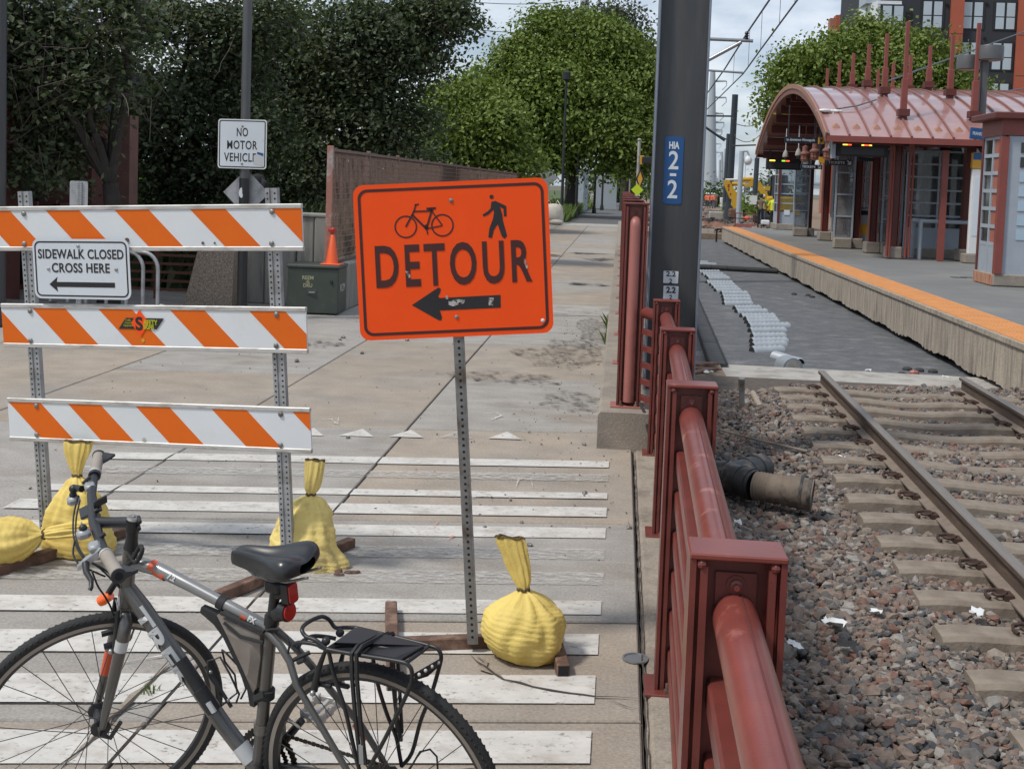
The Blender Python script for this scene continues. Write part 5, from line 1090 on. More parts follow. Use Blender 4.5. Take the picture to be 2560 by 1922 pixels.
for t, w, zt_, gr, dr in ST_:
    for j in range(K):
        u = -1+2*j/(K-1); a = abs(u); z = zt_-dr*max(0, (a-.45)/.55)**2.0-gr*math.exp(-(u/.16)**2)+.004*math.exp(-((a-.45)/.2)**2)
        yy = w*math.sin(min(1, a*1.0)*math.pi/2)**.9*math.copysign(1, u) if a > 0 else 0
        vs.append(N0+sx*(t*sLn)+sy*yy+sz*z)
fs = [(i*K+j, i*K+j+1, (i+1)*K+j+1, (i+1)*K+j) for i in range(len(ST_)-1) for j in range(K-1)]; b = len(vs)
for t, w, zt_, gr, dr in ST_: vs += [N0+sx*(t*sLn)+sy*(w*.8)+sz*(zt_-dr-.012), N0+sx*(t*sLn)-sy*(w*.8)+sz*(zt_-dr-.012)]
for i in range(len(ST_)-1):
    fs += [(i*K+K-1, b+2*i, b+2*i+2, (i+1)*K+K-1), (b+2*i+1, i*K, (i+1)*K, b+2*i+3), (b+2*i, b+2*i+1, b+2*i+3, b+2*i+2)]
m.add(vs, fs); sd2 = m.build('saddle', Mt['saddle'], bk, 70); sdm = sd2.modifiers.new('s', 'SUBSURF'); sdm.levels = 1; sdm.render_levels = 2
for s in (1, -1): m = MB(); m.tube([N0+sx*.03+sy*s*.012-sz*.02, N0+sx*.08+sy*s*.02-sz*.048, N0+sx*.17+sy*s*.022-sz*.05, N0+sx*.24+sy*s*.03-sz*.025], .0037, 8); m.build('saddle_rail', Mt['galv_dark'], sd2, 50)
m = MB(); m.box(SP+sz*.0+sx*.0, (.05, .045, .035), bev=.008); m.build('saddle_clamp', Mt['black_metal'], sp_, 40)
# rear lamps on the seat post
def lens(name, px, py, w, h, rnd, par):
    c = bp(px, py, .0); f = Vector((-1, .12, .06)).normalized(); ey = f.orthogonal().normalized(); ex = Vector((0, 1, 0)); ex = (ex-f*ex.dot(f)).normalized(); ey = f.cross(ex); ey = ey if ey.z > 0 else -ey
    pr = rrect(w, h, rnd, 6); m = MB(); m.prism(pr, .022, (ex, ey, f), c); o = m.build(name, Mt['black_metal'], par, 40); m = MB(); m.prism([(x*.86, y*.86) for x, y in pr], .006, (ex, ey, f), c+f*.013); m.build('lens', Mt['red_lens'], o, 40); return o
l1 = lens('tail_light', 722, 1480, .036, .056, .008, sp_); l2 = lens('rear_reflector', 714, 1527, .050, .050, .0245, sp_)
m = MB(); m.tube([bp(690, 1535), bp(706, 1530)], [.020, .022], 14); m.build('reflector_bracket', Mt['black_metal'], l2, 50); m = MB(); m.tube([bp(688, 1487), bp(712, 1484)], .012, 10); m.build('lamp_bracket', Mt['black_metal'], l1, 50)
# frame bag
def flat_bag(pts, t, mat, name, par, y0=0.0):
    P = [bp(*p) for p in pts]; c = sum(P, Vector())/len(P); m = MB(); n = len(P); vs = [p+Vector((0, t/2*.75, 0)) for p in P]+[p-Vector((0, t/2*.75, 0)) for p in P]+[c+(p-c)*.55+Vector((0, t/2*1.25, 0)) for p in P]+[c+(p-c)*.55-Vector((0, t/2*1.25, 0)) for p in P]
    fs = []
    for i in range(n):
        j = (i+1) % n; fs += [(i, j, n+j, n+i), (i, 2*n+i, 2*n+j, j), (n+j, 3*n+j, 3*n+i, n+i)]
    fs += [tuple(2*n+i for i in range(n)), tuple(3*n+i for i in range(n))[::-1]]; m.add(vs, fs); return m.build(name, Mt[mat], par, 60)
fb = flat_bag([(552, 1530), (600, 1552), (659, 1580), (660, 1640), (650, 1710), (642, 1722), (610, 1650), (575, 1575)], .045, 'bag_grey', 'frame_bag', bk)
m = MB(); m.tube([bp(x, y, .0) for x, y in ((506, 1520), (548, 1545), (575, 1582), (610, 1655), (635, 1718), (634, 1762))], [.012, .020, .020, .020, .018, .010], 4); m.build('bag_edge', Mt['black_rubber'], fb)
m = MB(); m.tube([bp(x, y, .027) for x, y in ((560, 1556), (600, 1590), (658, 1606))], .0045, 6); m.tube([bp(x, y, .020) for x, y in ((552, 1531), (600, 1553), (660, 1579))], .0055, 6); m.build('zip', Mt['black_rubber'], fb, 50)
m = MB(); m.tube([bp(548, 1502), bp(564, 1511)], .0185, 16); m.build('strap', Mt['black_rubber'], fb, 50); m = MB(); a = bp(668, 1722); m.tube([a, bp(667, 1742)], .0205, 16); m.build('strap', Mt['black_rubber'], fb, 50); m = MB(); m.tube([bp(640, 1745, .01), bp(665, 1735, .015)], .012, 6); m.build('strap', Mt['black_rubber'], fb, 50)
# pump and bottle cage on the down tube
a, b = bp(452, 1648, .028), bp(538, 1780, .028); m = MB(); m.tube([a, a.lerp(b, .55), a.lerp(b, .56), b-(b-a)*.03, b], [.017, .017, .0195, .0185, .010], 14); pm = m.build('pump', Mt['black_rubber'], bk, 50); m = MB(); m.bar(bp(520, 1755, .047), bp(536, 1780, .046), .006, .014); m.build('pump_decal', Mt['decal_white'], pm)
a, b = bp(508, 1690, 0), bp(552, 1760, 0); dd = (b-a).normalized(); nn = Vector((dd.z, 0, -dd.x)); nn = nn if nn.x < 0 else -nn; nn = -nn if nn.z < 0 else nn; cg = []
m = MB()
for s in (1, -1):
    m.tube([b+nn*.03+Vector((0, s*.008, 0)), b+nn*.035+Vector((0, s*.034, 0)), b.lerp(a, .5)+nn*.06+Vector((0, s*.036, 0)), a+nn*.055+Vector((0, s*.036, 0)), a-dd*.03+nn*.075+Vector((0, s*.03, 0)), a-dd*.02+nn*.1+Vector((0, s*.012, 0)), a+dd*.03+nn*.105+Vector((0, s*.02, 0)), b+nn*.09+Vector((0, s*.015, 0)), b+dd*.015+nn*.06+Vector((0, s*.01, 0))], .0028, 7)
m.tube([a-dd*.02+nn*.027, b+dd*.02+nn*.027], .005, 7); cgo = m.build('bottle_cage', Mt['black_metal'], bk, 60)
for q in (a, b): m = MB(); m.ball(q+nn*.034+Vector((0, .004, 0)), .005, 8, 6); m.build('cage_bolt', Mt['steel'], cgo, 60)
# drivetrain
cr_ = MB(); n2 = 40; y = -.048
for r in (.092, .070):
    pr = [((r if j % 2 else r-.005)*math.cos(j*math.pi/n2), (r if j % 2 else r-.005)*math.sin(j*math.pi/n2)) for j in range(2*n2)]; m = MB(); ring_prism(m, pr, [(x*.8, z*.8) for x, z in pr], .003, ((1, 0, 0), (0, 0, 1), (0, -1, 0)), BB+Vector((0, y+(.007 if r < .08 else 0), 0))); m.build('chainring', Mt['chain'], bk)
PD = bp(765, 1790, -.085); m = MB(); m.tube([BB+Vector((0, -.06, 0)), PD+Vector((0, .02, 0))], [.013, .010], 10); ck = m.build('crank', Mt['black_metal'], bk, 50)
def pedal(c, par):
    m = MB()
    for s in (-1, 1):
        for k in range(5): m.box(c+Vector((s*.032, -.045+.02*k*1.0, .006*(k % 2))), (.008, .014, .026), bev=.002)
        m.box(c+Vector((s*.032, -.005, 0)), (.005, .09, .016))
    for yy in (-.048, .038): m.box(c+Vector((0, yy, 0)), (.064, .008, .018), bev=.002)
    m.tube([c+Vector((0, -.04, 0)), c+Vector((0, .055, 0))], .007, 8); return m.build('pedal', Mt['alu'], par, 40)
pedal(bp(800, 1772, -.125), ck)
PL = BB-(PD-BB)+Vector((0, .085*1.0, 0)); PL = Vector((2*BB.x-PD.x, .075, 2*BB.z-PD.z)); m = MB(); m.tube([BB+Vector((0, .05, 0)), PL], [.013, .010], 10); ck2 = m.build('crank', Mt['black_metal'], bk, 50); pedal(PL+Vector((0, .055, 0)), ck2)
ch = MB(); 
for (p, q) in ((BB+Vector((0, -.045, .088)), RH+Vector((.0, -.030, .05))), (BB+Vector((0, -.045, -.088)), RH+Vector((.03, -.034, -.10)))):
    L_ = (q-p).length; k = int(L_/.0127)
    for i in range(k): c = p.lerp(q, (i+.5)/k); ch.box(c, (.0105, .006 if i % 2 else .0035, .0085), rot=(q-p).to_track_quat('X', 'Z').to_matrix())
o = ch.build('chain', Mt['chain'], bk); o['kind'] = 'stuff'
m = MB(); c = RH+Vector((.03, -.045, -.10)); m.bar(RH+Vector((.01, -.05, -.03)), c, .012, .02); m.lathe([(.02, -.004), (.02, .004)], 12, c, rot=Matrix.Rotation(rad(90), 3, 'X')); m.build('derailleur', Mt['black_metal'], bk)
m = MB(); m.box(CL.lerp(BB, .72)+Vector((-.03, -.03, .0)), (.03, .04, .05), bev=.006); m.tube([CL.lerp(BB, .68)+Vector((0, 0, .01)), CL.lerp(BB, .72)], .0205, 14); m.build('front_derailleur', Mt['galv_dark'], bk, 40)
P = [RH+Vector((-.02, -.06, -.02)), bp(1050, 1878, -.06), bp(1075, 1872, -.06), bp(1092, 1890, -.06), bp(1095, 1930, -.06), RH+Vector((-.05, -.055, -.09))]; m = MB(); m.tube(P, .0026, 7); m.build('cable', Mt['black_rubber'], bk, 60)
# rear brake
for s, (px, py) in ((1, (785, 1725)), (-1, (845, 1712))):
    c = bp(px, py, s*.045); m = MB(); m.tube([c, c+Vector((-.012, -s*.006, .055)), c+Vector((-.03, -s*.014, .105))], [.010, .008, .005], 8); m.box(c+Vector((-.015, -s*.014, .012)), (.055, .012, .012), bev=.003); bo = m.build('brake_arm', Mt['black_metal'], bk, 50)
    m = MB(); m.ball(c+Vector((-.004, s*.012, .0)), .008, 8, 6); m.build('brake_bolt', Mt['steel'], bo, 60)
m = MB(); m.tube([bp(718, 1640, .03), bp(724, 1612, .03), bp(716, 1588, .02), bp(700, 1573, .01), bp(680, 1572, .02), bp(664, 1575, .02)], .003, 7); m.tube([bp(728, 1652, .03), bp(775, 1630, .0)], .0055, 7); m.build('cable', Mt['black_rubber'], bk, 60)
# rear rack
RY = .062
def rk(name, pts, r=.0052, par=None, mat='black_metal'): m = MB(); m.tube(pts, r, 9); return m.build(name, Mt[mat], par or rack, 60)
def smooth(P, k=4):
    Q = []
    for i in range(len(P)-1):
        for t in range(k):
            t /= k; p0, p1, p2, p3 = P[max(i-1, 0)], P[i], P[i+1], P[min(i+2, len(P)-1)]; Q.append(.5*(2*p1+(p2-p0)*t+(2*p0-5*p1+4*p2-p3)*t*t+(3*p1-p0-3*p2+p3)*t**3))
    return Q+[P[-1]]
near = [bp(745, 1628, RY), bp(733, 1612, RY), bp(752, 1605, RY), bp(790, 1610, RY), bp(817, 1622, RY), bp(900, 1637, RY), bp(1000, 1653, RY), bp(1022, 1663, RY), bp(1030, 1680, RY), bp(1029, 1704, RY)]
far = [bp(790, 1610, -RY), bp(806, 1600, -RY), bp(888, 1568, -RY), bp(990, 1592, -RY), bp(1072, 1613, -RY), bp(1095, 1622, -RY), bp(1103, 1640, -RY), bp(1100, 1660, -RY)]
rack = thing('rear_rack', None, None); rack.empty_display_size = .05; rack.parent = bk
rk('rail', smooth(near)); rk('rail', smooth(far[2:]))
rk('front_loop', smooth([bp(817, 1622, RY), bp(790, 1600, RY), bp(765, 1590, RY*.95), bp(755, 1572, RY*.8), bp(770, 1555, RY*.2), bp(802, 1541, -RY*.5), bp(822, 1548, -RY*.9), bp(838, 1568, -RY), bp(860, 1568, -RY), bp(888, 1568, -RY)]))
rk('cross_bar', [bp(1018, 1654, RY), bp(1073, 1614, -RY)]); rk('cross_bar', smooth([bp(745, 1625, RY), bp(752, 1606, RY*.6), bp(780, 1590, -.0), bp(815, 1591, -RY*.5), bp(840, 1596, -RY*.7)]))
m = MB(); P = [bp(820, 1618, .045), bp(836, 1608, .05), bp(888, 1570, -.035), bp(905, 1570, -.040), bp(1050, 1612, -.03), bp(1060, 1616, -.02), bp(1000, 1652, .045), bp(985, 1646, .05)]; up_ = Vector((0, 0, 1))
vs = [p+up_*.003 for p in P]+[p-up_*.005 for p in P]; n = 8; m.add(vs, [tuple(range(n)), tuple(range(2*n-1, n-1, -1))]+[(i, n+i, n+(i+1) % n, (i+1) % n) for i in range(n)]); dk = m.build('deck_plate', Mt['black_metal'], rack)
m = MB(); m.bar(bp(900, 1604, .0)+up_*.006, bp(1030, 1634, .0)+up_*.006, .03, .008, bev=.003); m.build('deck_ridge', Mt['black_metal'], dk)
for px, py, yy in ((815, 1602, .05), (850, 1581, -.03)): m = MB(); m.ball(bp(px, py, yy), .011, 10, 8); m.build('mount_knob', Mt['black_metal'], rack, 60)
m = MB(); m.add([bp(1034, 1683, RY*.95), bp(1038, 1700, RY*.9), bp(1070, 1690, .0), bp(1103, 1660, -RY*.95), bp(1107, 1641, -RY)], [(0, 1, 2, 3, 4), (4, 3, 2, 1, 0)]); tp = m.build('tail_plate', Mt['black_metal'], rack)
for i in range(4): m = MB(); m.ball(bp(1045+16*i, 1685-10*i, RY*(.8-.5*i))+Vector((-.003, 0, 0)), .0045, 8, 6); m.build('plate_hole', Mt['decal_white'], tp, 60)
eN, eF = bp(908, 1962, .078), bp(1004, 1914, -.078)
rk('strut', smooth([bp(822, 1628, RY), bp(836, 1690, RY), bp(862, 1770, .072), bp(885, 1870, .076), eN])); rk('strut', smooth([bp(1029, 1704, RY), bp(1010, 1750, .066), bp(960, 1850, .074), bp(925, 1915, .077), eN]))
rk('strut', smooth([bp(932, 1640, -RY), bp(942, 1700, -RY), bp(966, 1780, -.07), bp(990, 1840, -.075), bp(998, 1880, -.077), eF])); rk('strut', smooth([bp(1100, 1660, -RY), bp(1080, 1730, -.066), bp(1052, 1800, -.07), bp(1030, 1880, -.075), eF]))
rk('strut', smooth([bp(975, 1605, -.04), bp(982, 1700, -.055), bp(992, 1790, -.066), bp(1002, 1850, -.07)])); rk('strut', smooth([bp(762, 1648, .034), bp(745, 1655, .034)]), .006)
# elastic strap over the rack
sp2 = MB()
for off in (-6, 6):
    sp2.tube([bp(908+off, 1908, .08), bp(895+off, 1800, .078), bp(886+off, 1690, .075), bp(885+off, 1632, .072), bp(900+off, 1614, .05), bp(945+off, 1590, -.02), bp(975+off, 1582, -.06), bp(985+off, 1600, -.072), bp(992+off, 1700, -.074), bp(999+off, 1830, -.076)], .0055, 4)
stp = sp2.build('elastic_strap', Mt['black_rubber'], bk); m = MB(); m.box(bp(904, 1885, .082), (.012, .006, .05)); m.build('strap_hook', Mt['galv'], stp); m = MB(); m.box(bp(1000, 1828, -.078), (.012, .006, .05)); m.build('strap_hook', Mt['galv'], stp)
# kickstand
m = MB(); m.tube([BB+Vector((-.05, .03, -.01)), Vector((BB.x-.11, .11, .10)), Vector((BB.x-.15, .185, -.012))], [.009, .008, .008], 8); m.ball((BB.x-.15, .185, -.01), .012, 8, 6); m.build('kickstand', Mt['black_metal'], bk, 50)
# ------------------------------------------------------------------ people
def person(name, label, loc, yaw, J, cols, scale=1.0, hat=None, vest=None, group=None, hair='cloth_black', skin='skin'):
    """J: joint positions (x right, y forward, z up, metres). One continuous skinned body, five fingers on each hand."""
    root = thing(name, label, 'person', loc, (0, 0, yaw), group)
    vs = []; es = []; rad_ = []
    def V(p, r): vs.append(Vector(p)*scale); rad_.append(r*scale); return len(vs)-1
    def chain(i, pts):
        for p, r in pts:
            k = V(p, r); es.append((i, k)); i = k
        return i
    pel = V(J['pelvis'], .115); sp1 = chain(pel, [(J['waist'], .118), (J['chest'], .135)]); nk = chain(sp1, [(J['neck'], .055)]); hd0 = chain(nk, [(Vector(J['head'])+Vector((0, -.005, -.06)), .062), (J['head'], .082), (Vector(J['head'])+Vector((0, -.01, .06)), .078), (Vector(J['head'])+Vector((0, -.01, .105)), .045)])
    for s in 'LR':
        sg = -1 if s == 'L' else 1
        e = chain(sp1, [(J['sho'+s], .062), (Vector(J['sho'+s]).lerp(Vector(J['elb'+s]), .5), .048), (J['elb'+s], .040), (Vector(J['elb'+s]).lerp(Vector(J['wri'+s]), .5), .036), (J['wri'+s], .026)])
        w = Vector(J['wri'+s]); d = (w-Vector(J['elb'+s])).normalized(); sd_ = Vector((sg, 0, 0)); sd_ = (sd_-d*sd_.dot(d)); sd_ = sd_.normalized() if sd_.length > .1 else d.orthogonal(); f = d.cross(sd_).normalized()
        pm = chain(e, [(w+d*.045, .028)])
        for q, (o, l) in enumerate(((-.030, .062), (-.010, .075), (.010, .080), (.029, .070))):
            k = chain(pm, [(w+d*.085+f*o, .0105), (w+d*(.085+l*.5)+f*o+sd_*-.008, .0095), (w+d*(.085+l*.9)+f*o+sd_*-.026, .008)])
        chain(pm, [(w+d*.035+f*.036*1.0-sd_*.010, .011), (w+d*.075+f*.052-sd_*.022, .0095), (w+d*.10+f*.050-sd_*.032, .0085)])
        h = chain(pel, [(J['hip'+s], .098), (Vector(J['hip'+s]).lerp(Vector(J['kne'+s]), .5), .078), (J['kne'+s], .060), (Vector(J['kne'+s]).lerp(Vector(J['ank'+s]), .45), .055), (J['ank'+s], .042)])
        a = Vector(J['ank'+s]); fd = Vector(J.get('toe'+s, (a.x+sg*.03, a.y+.17, a.z-.055))); chain(h, [(a.lerp(fd, .35)+Vector((0, 0, -.03)), .045), (fd, .036)])
    me = bpy.data.meshes.new(name); me.from_pydata([v[:] for v in vs], es, []); o = link('body', me, root)
    mod = o.modifiers.new('skin', 'SKIN'); mod.use_smooth_shade = True; mod.branch_smoothing = .6
    for i, r in enumerate(rad_): me.skin_vertices[0].data[i].radius = (r, r)
    me.skin_vertices[0].data[pel].use_root = True
    sb = o.modifiers.new('sub', 'SUBSURF'); sb.levels = 1; sb.render_levels = 1
    dg = bpy.context.evaluated_depsgraph_get(); dg.update(); nm = bpy.data.meshes.new_from_object(o.evaluated_get(dg)); o.modifiers.clear(); o.data = nm
    nm.materials.clear(); [nm.materials.append(Mt[c]) for c in (cols['top'], cols['bottom'], skin, cols.get('shoe', 'cloth_black'))]
    wz = J['waist'][2]*scale-.06*scale; neckz = (J['neck'][2]+.015)*scale; wr = [Vector(J['wri'+s])*scale for s in 'LR']; an = [Vector(J['ank'+s])*scale for s in 'LR']; kn = [Vector(J['kne'+s])*scale for s in 'LR']; hp = [Vector(J['hip'+s])*scale for s in 'LR']; el = [Vector(J['elb'+s])*scale for s in 'LR']; ch_ = Vector(J['chest'])*scale; pe_ = Vector(J['pelvis'])*scale
    def dseg(p, a, b): ab = b-a; t = max(0, min(1, (p-a).dot(ab)/max(ab.dot(ab), 1e-9))); return (p-a-ab*t).length
    for p in nm.polygons:
        c = p.center; dl = min(dseg(c, hp[i], kn[i]) for i in (0, 1)); dl = min(dl, min(dseg(c, kn[i], an[i]) for i in (0, 1))); da = min(min(dseg(c, el[i], wr[i]), (c-wr[i]).length*1.0) for i in (0, 1)); dt = dseg(c, pe_+Vector((0, 0, .05)), ch_)
        if c.z > neckz and da > .12*scale and (c-Vector(J['head'])*scale).length < .25*scale: p.material_index = 2
        elif min((c-w).length for w in wr) < .20*scale and da < .14*scale and any((c-el[i]).length > (wr[i]-el[i]).length*.98 for i in (0, 1)) and dl > .02*scale: p.material_index = 2
        elif min((c-a).length for a in an) < .20*scale and any(c.z < a.z+.015*scale for a in an): p.material_index = 3
        elif dl < min(dt, da): p.material_index = 1
        else: p.material_index = 0
    nm.shade_smooth()
    hc = Vector(J['head'])*scale; k = scale
    m = MB()                                   # hair, ears, nose, eyes, mouth
    m.ball(hc+Vector((0, -.022, .035))*k, Vector((.086, .098, .098))*k, 14, 10); hr = m.build('hair', Mt[hair], root, 60)
    m = MB(); m.ball(hc+Vector((0, .088, -.005))*k, Vector((.014, .02, .022))*k, 8, 6); m.build('nose', Mt[skin], root, 60)
    for s in (-1, 1):
        m = MB(); m.ball(hc+Vector((s*.084, -.005, 0))*k, Vector((.012, .022, .032))*k, 8, 6); m.build('ear', Mt[skin], root, 60)
        m = MB(); m.ball(hc+Vector((s*.031, .074, .015))*k, .011*k, 8, 6); m.build('eye', Mt['cloth_black'], root, 60)
    m = MB(); m.ball(hc+Vector((0, .078, -.045))*k, Vector((.026, .010, .006))*k, 8, 6); m.build('mouth', Mt['brick_pink'], root, 60)
    if hat:
        m = MB(); m.lathe([(.112*k, .02*k), (.110*k, .05*k), (.098*k, .10*k), (.066*k, .135*k), (.02*k, .148*k)], 18, hc+Vector((0, -.008, .012))*k); m.box(hc+Vector((0, .12, .034))*k, (.15*k, .10*k, .010*k), bev=.004); m.build('hat', Mt[hat], root, 60)
    if vest:
        ch = Vector(J['chest'])*k; wa = Vector(J['waist'])*k; pe = Vector(J['pelvis'])*k; ax_ = (ch-pe).normalized(); m = MB(); R = ax_.to_track_quat('Z', 'Y').to_matrix()
        n = 20; vs2 = []; L = (ch-pe).length
        prof = [(-.03, .185, .135), (L*.3, .18, .135), (L*.7, .19, .145), (L+.02, .205, .15), (L+.10*k, .19, .125), (L+.15*k, .10, .085)]
        for z, a, b in prof:
            for j in range(n): u = 2*math.pi*j/n; vs2.append(pe+R @ Vector((a*k*math.cos(u), b*k*math.sin(u), z)))
        m.add(vs2, [(i*n+j, i*n+(j+1) % n, (i+1)*n+(j+1) % n, (i+1)*n+j) for i in range(len(prof)-1) for j in range(n)]); vo = m.build('vest', Mt[vest], root, 60)
        m = MB()
        for sgn in (-1, 1):
            for yy in (-.152, .152): m.bar(pe+R @ Vector((sgn*.075*k, yy*k*.95, 0)), pe+R @ Vector((sgn*.085*k, yy*k*1.0, L)), .04*k, .012*k, up=R @ Vector((0, 1, 0)))
        m.build('vest_stripes', Mt['hivis_tape'], vo)['kind'] = 'stuff'
    return root
STAND = dict(pelvis=(0, 0, .97), waist=(0, .01, 1.10), chest=(0, .0, 1.34), neck=(0, 0, 1.50), head=(0, .02, 1.64), shoL=(-.19, 0, 1.42), shoR=(.19, 0, 1.42), elbL=(-.25, -.02, 1.14), elbR=(.25, -.02, 1.14), wriL=(-.24, .10, .92), wriR=(.24, .10, .92), hipL=(-.095, 0, .93), hipR=(.095, 0, .93), kneL=(-.11, .02, .51), kneR=(.11, .02, .51), ankL=(-.12, -.01, .085), ankR=(.12, -.01, .085))
def pose(**k): d = dict(STAND); d.update(k); return d

# ------------------------------------------------------------------ left background: lamp pole, signs, walls, fence
YL = 14.9; XL = AtY(612, 380, YL).x; lp = thing('lamp_pole', 'dark grey round lamp pole carrying the NO MOTOR VEHICLES sign', 'pole', (XL, YL, 0)); lo = Vector((XL, YL, 0))
m = MB(lo); m.tube([(XL, YL, 0), (XL, YL, 1.8)], .062, 20); m.build('lower_shaft', Mt['black_metal'], lp, 40); m = MB(lo); m.tube([(XL, YL, 1.8), (XL, YL, 9)], [.061, .050], 20); m.build('shaft', Mt['lamp_pole'], lp, 40)
m = MB(lo); m.lathe([(.13, 0), (.13, .03), (.085, .06), (.07, .2)], 20, (XL, YL, 0)); m.build('base', Mt['black_metal'], lp, 40)
for z, w, h in ((1.25, .05, .08), (.92, .05, .09), (1.62, .055, .15)):
    m = MB(lo); r2 = random.Random(int(z*100)); n = 12; m.prism([(w/2*math.cos(k*2*math.pi/n)*r2.uniform(.6, 1.1), h/2*math.sin(k*2*math.pi/n)*r2.uniform(.7, 1.1)) for k in range(n)], .002, XZ, (XL-.02, YL-.0635, z)); m.build('torn_sticker', Mt['white_text'], lp)
a, b = AtY(545.5, 297, YL-.07), AtY(666, 424, YL-.07); c = (a+b)/2; W, Hs = b.x-a.x, .62
sg = thing('no_motor_vehicles_sign', 'square white NO MOTOR VEHICLES sign bolted to the lamp pole', 'sign', (c.x, YL-.07, c.z), (0, rad(-.2), rad(-2)))
m = MB(); m.prism(rrect(W, Hs, .035), .004, XZ); pn = m.build('panel', Mt['sign_edge'], sg); m = MB(); m.prism(rrect(W-.022, Hs-.022, .03), .001, XZ, (0, -.0024, 0)); m.build('face', Mt['sign_white'], pn)
m = MB(); ring_prism(m, rrect(W-.030, Hs-.030, .028), rrect(W-.056, Hs-.056, .02), .001, XZ, (0, -.0034, 0)); m.build('border', Mt['sign_black'], pn)
for t, z, w in (('NO', .24, .23), ('MOTOR', -.02, .62), ('VEHICLES', -.27, .74)): lettering(t, .150, Mt['sign_black'], pn, (0, -.0042, z*Hs), bold=.0022, width=w*W, spacing=1.1)
m = MB(); m.prism([(-.045, -.07), (.075, -.09), (.08, .03), (.0, .06), (-.045, .04)], .001, XZ, (W/2-.12, -.0054, -Hs/2+.13)); st = m.build('sticker', Mt['decal_white'], pn); m = MB(); m.prism([(.0, .06), (.08, .035), (.08, .07), (.0, .085)], .001, XZ, (W/2-.12, -.0064, -Hs/2+.13)); m.build('sticker_band', Mt['blue_sign'], st)
for z in (.36, -.40): m = MB(); m.lathe([(.014, 0), (.014, .003), (.006, .009)], 10, (0, -.004, z*Hs), rot=Matrix.Rotation(rad(90), 3, 'X')); m.build('bolt', Mt['galv_dark'], pn, 40)
c = AtY(611, 482, YL-.0); m = MB(); s = .30; m.prism([(0, -s), (s, 0), (0, s), (-s, 0)], .004, XZ); o = m.build('diamond_sign', Mt['galv'], None, loc=(c.x, YL+.075, c.z)); tag(o, 'bare grey back of a diamond sign behind the lamp pole', 'sign')
# far left pole at the picture edge
p = AtY(0, 300, 13.2); lp2 = thing('lamp_pole', 'dark pole cut by the left edge of the picture', 'pole', (p.x, 13.2, 0)); m = MB(); m.tube([(0, 0, 0), (0, 0, 8)], [.075, .06], 18); m.build('shaft', Mt['pole_grey'], lp2, 40); m = MB(); m.lathe([(.14, 0), (.14, .04), (.09, .08)], 18); m.build('base', Mt['black_metal'], lp2, 40); m = MB(); m.prism([(-.03, -.10), (.035, -.12), (.04, .1), (-.02, .08)], .002, XZ, (.055, -.072, 1.22)); m.build('torn_sticker', Mt['white_text'], lp2)
# plain sign back on a channel post
c = AtY(197, 484, 13.0); sb_ = thing('small_sign', 'grey back of a small sign on a channel post behind the barricade', 'sign', (c.x, 13.0, 0)); m = MB(); m.prism(rrect(.21, .42, .02), .003, XZ, (0, 0, c.z-.07)); m.build('panel', Mt['galv'], sb_); channel_post(sb_, .015, 0, c.z+.13, y=.0, w=.05)
# concrete parapet and pillar
pw = thing('parapet', 'low grey concrete parapet carrying the rusty mesh fence', 'wall', (-3.95, 16.5, 0)); po2 = Vector((-3.95, 16.5, 0)); ys = [16.0+4.15*k for k in range(11)]
for a, b in zip(ys[:-1], ys[1:]): m = MB(po2); m.box((-3.98, (a+b)/2, .33), (.42, b-a-.012, .66), bev=.02); m.build('wall_block', Mt['wall_grey'], pw, 30)
cw = thing('concrete_wall', 'grey concrete end wall with vertical joints behind the utility box', 'wall', (-4.75, 17, 0)); wo = Vector((-4.75, 17, 0)); xs = [-5.55, -5.08, -4.62, -4.36, -4.12]
for i, (a, b) in enumerate(zip(xs[:-1], xs[1:])): m = MB(wo); m.box(((a+b)/2, 17.05-.02*(i % 2), .64), (b-a-.012, .40, 1.28), bev=.015); m.build('wall_block', Mt['wall_grey'], cw, 30)
m = MB(wo); m.box((-4.83, 17.05, 1.30), (1.46, .46, .05), bev=.012); m.build('coping', Mt['wall_grey'], cw, 30)
# rusty mesh fence on the parapet
mf = thing('mesh_fence', 'tall rusty wire mesh fence receding along the road', 'fence', (-3.94, 16, .66)); mo = Vector((-3.94, 16, .66)); z0, z1 = .66, 2.245; yy = 16.0; k = 0
def mesh_panel(L, step):
    m = MB(); n = int((z1-z0)/step); t = .0035 if step < .06 else .006
    for i in range(n+1): z = i*(z1-z0-.04)/n+.02; m.bar((.012, 0, z), (.012, L, z), t*2, t*2)
    q = int(L/(step*1.0))
    for i in range(q+1): y = L*i/q; m.bar((-.004, y, .02), (-.004, y, z1-z0-.02), t*2, t*2)
    w = int(L/.30)
    for i in range(w): y = L*(i+.5)/w; m.bar((-.02, y-.13, .1), (-.02, y, z1-z0-.1), .008, .008); m.bar((-.02, y+.13, .1), (-.02, y, z1-z0-.1), .008, .008)
    return m.mesh('mesh_panel', Mt['mesh_rust'])
pm1, pm2 = mesh_panel(2.44, .085), mesh_panel(2.44, .14)
for k in range(17):
    y = 16.0+2.44*k; m = MB(mo); m.box((-3.94, y, (z0+z1)/2+.01), (.06 if k else .085, .06, z1-z0+.04), bev=.006); m.build('post', Mt['mesh_post' if k == 0 else 'mesh_rust'], mf)
    o = link('mesh_panel', pm1 if k < 6 else pm2, mf, (0, y-mo.y, 0)); o['kind'] = 'stuff'
    for z in (z0+.03, z1-.02): m = MB(mo); m.bar((-3.94, y+.03, z), (-3.94, y+2.41, z), .04, .04); m.build('rail', Mt['mesh_rust'], mf)
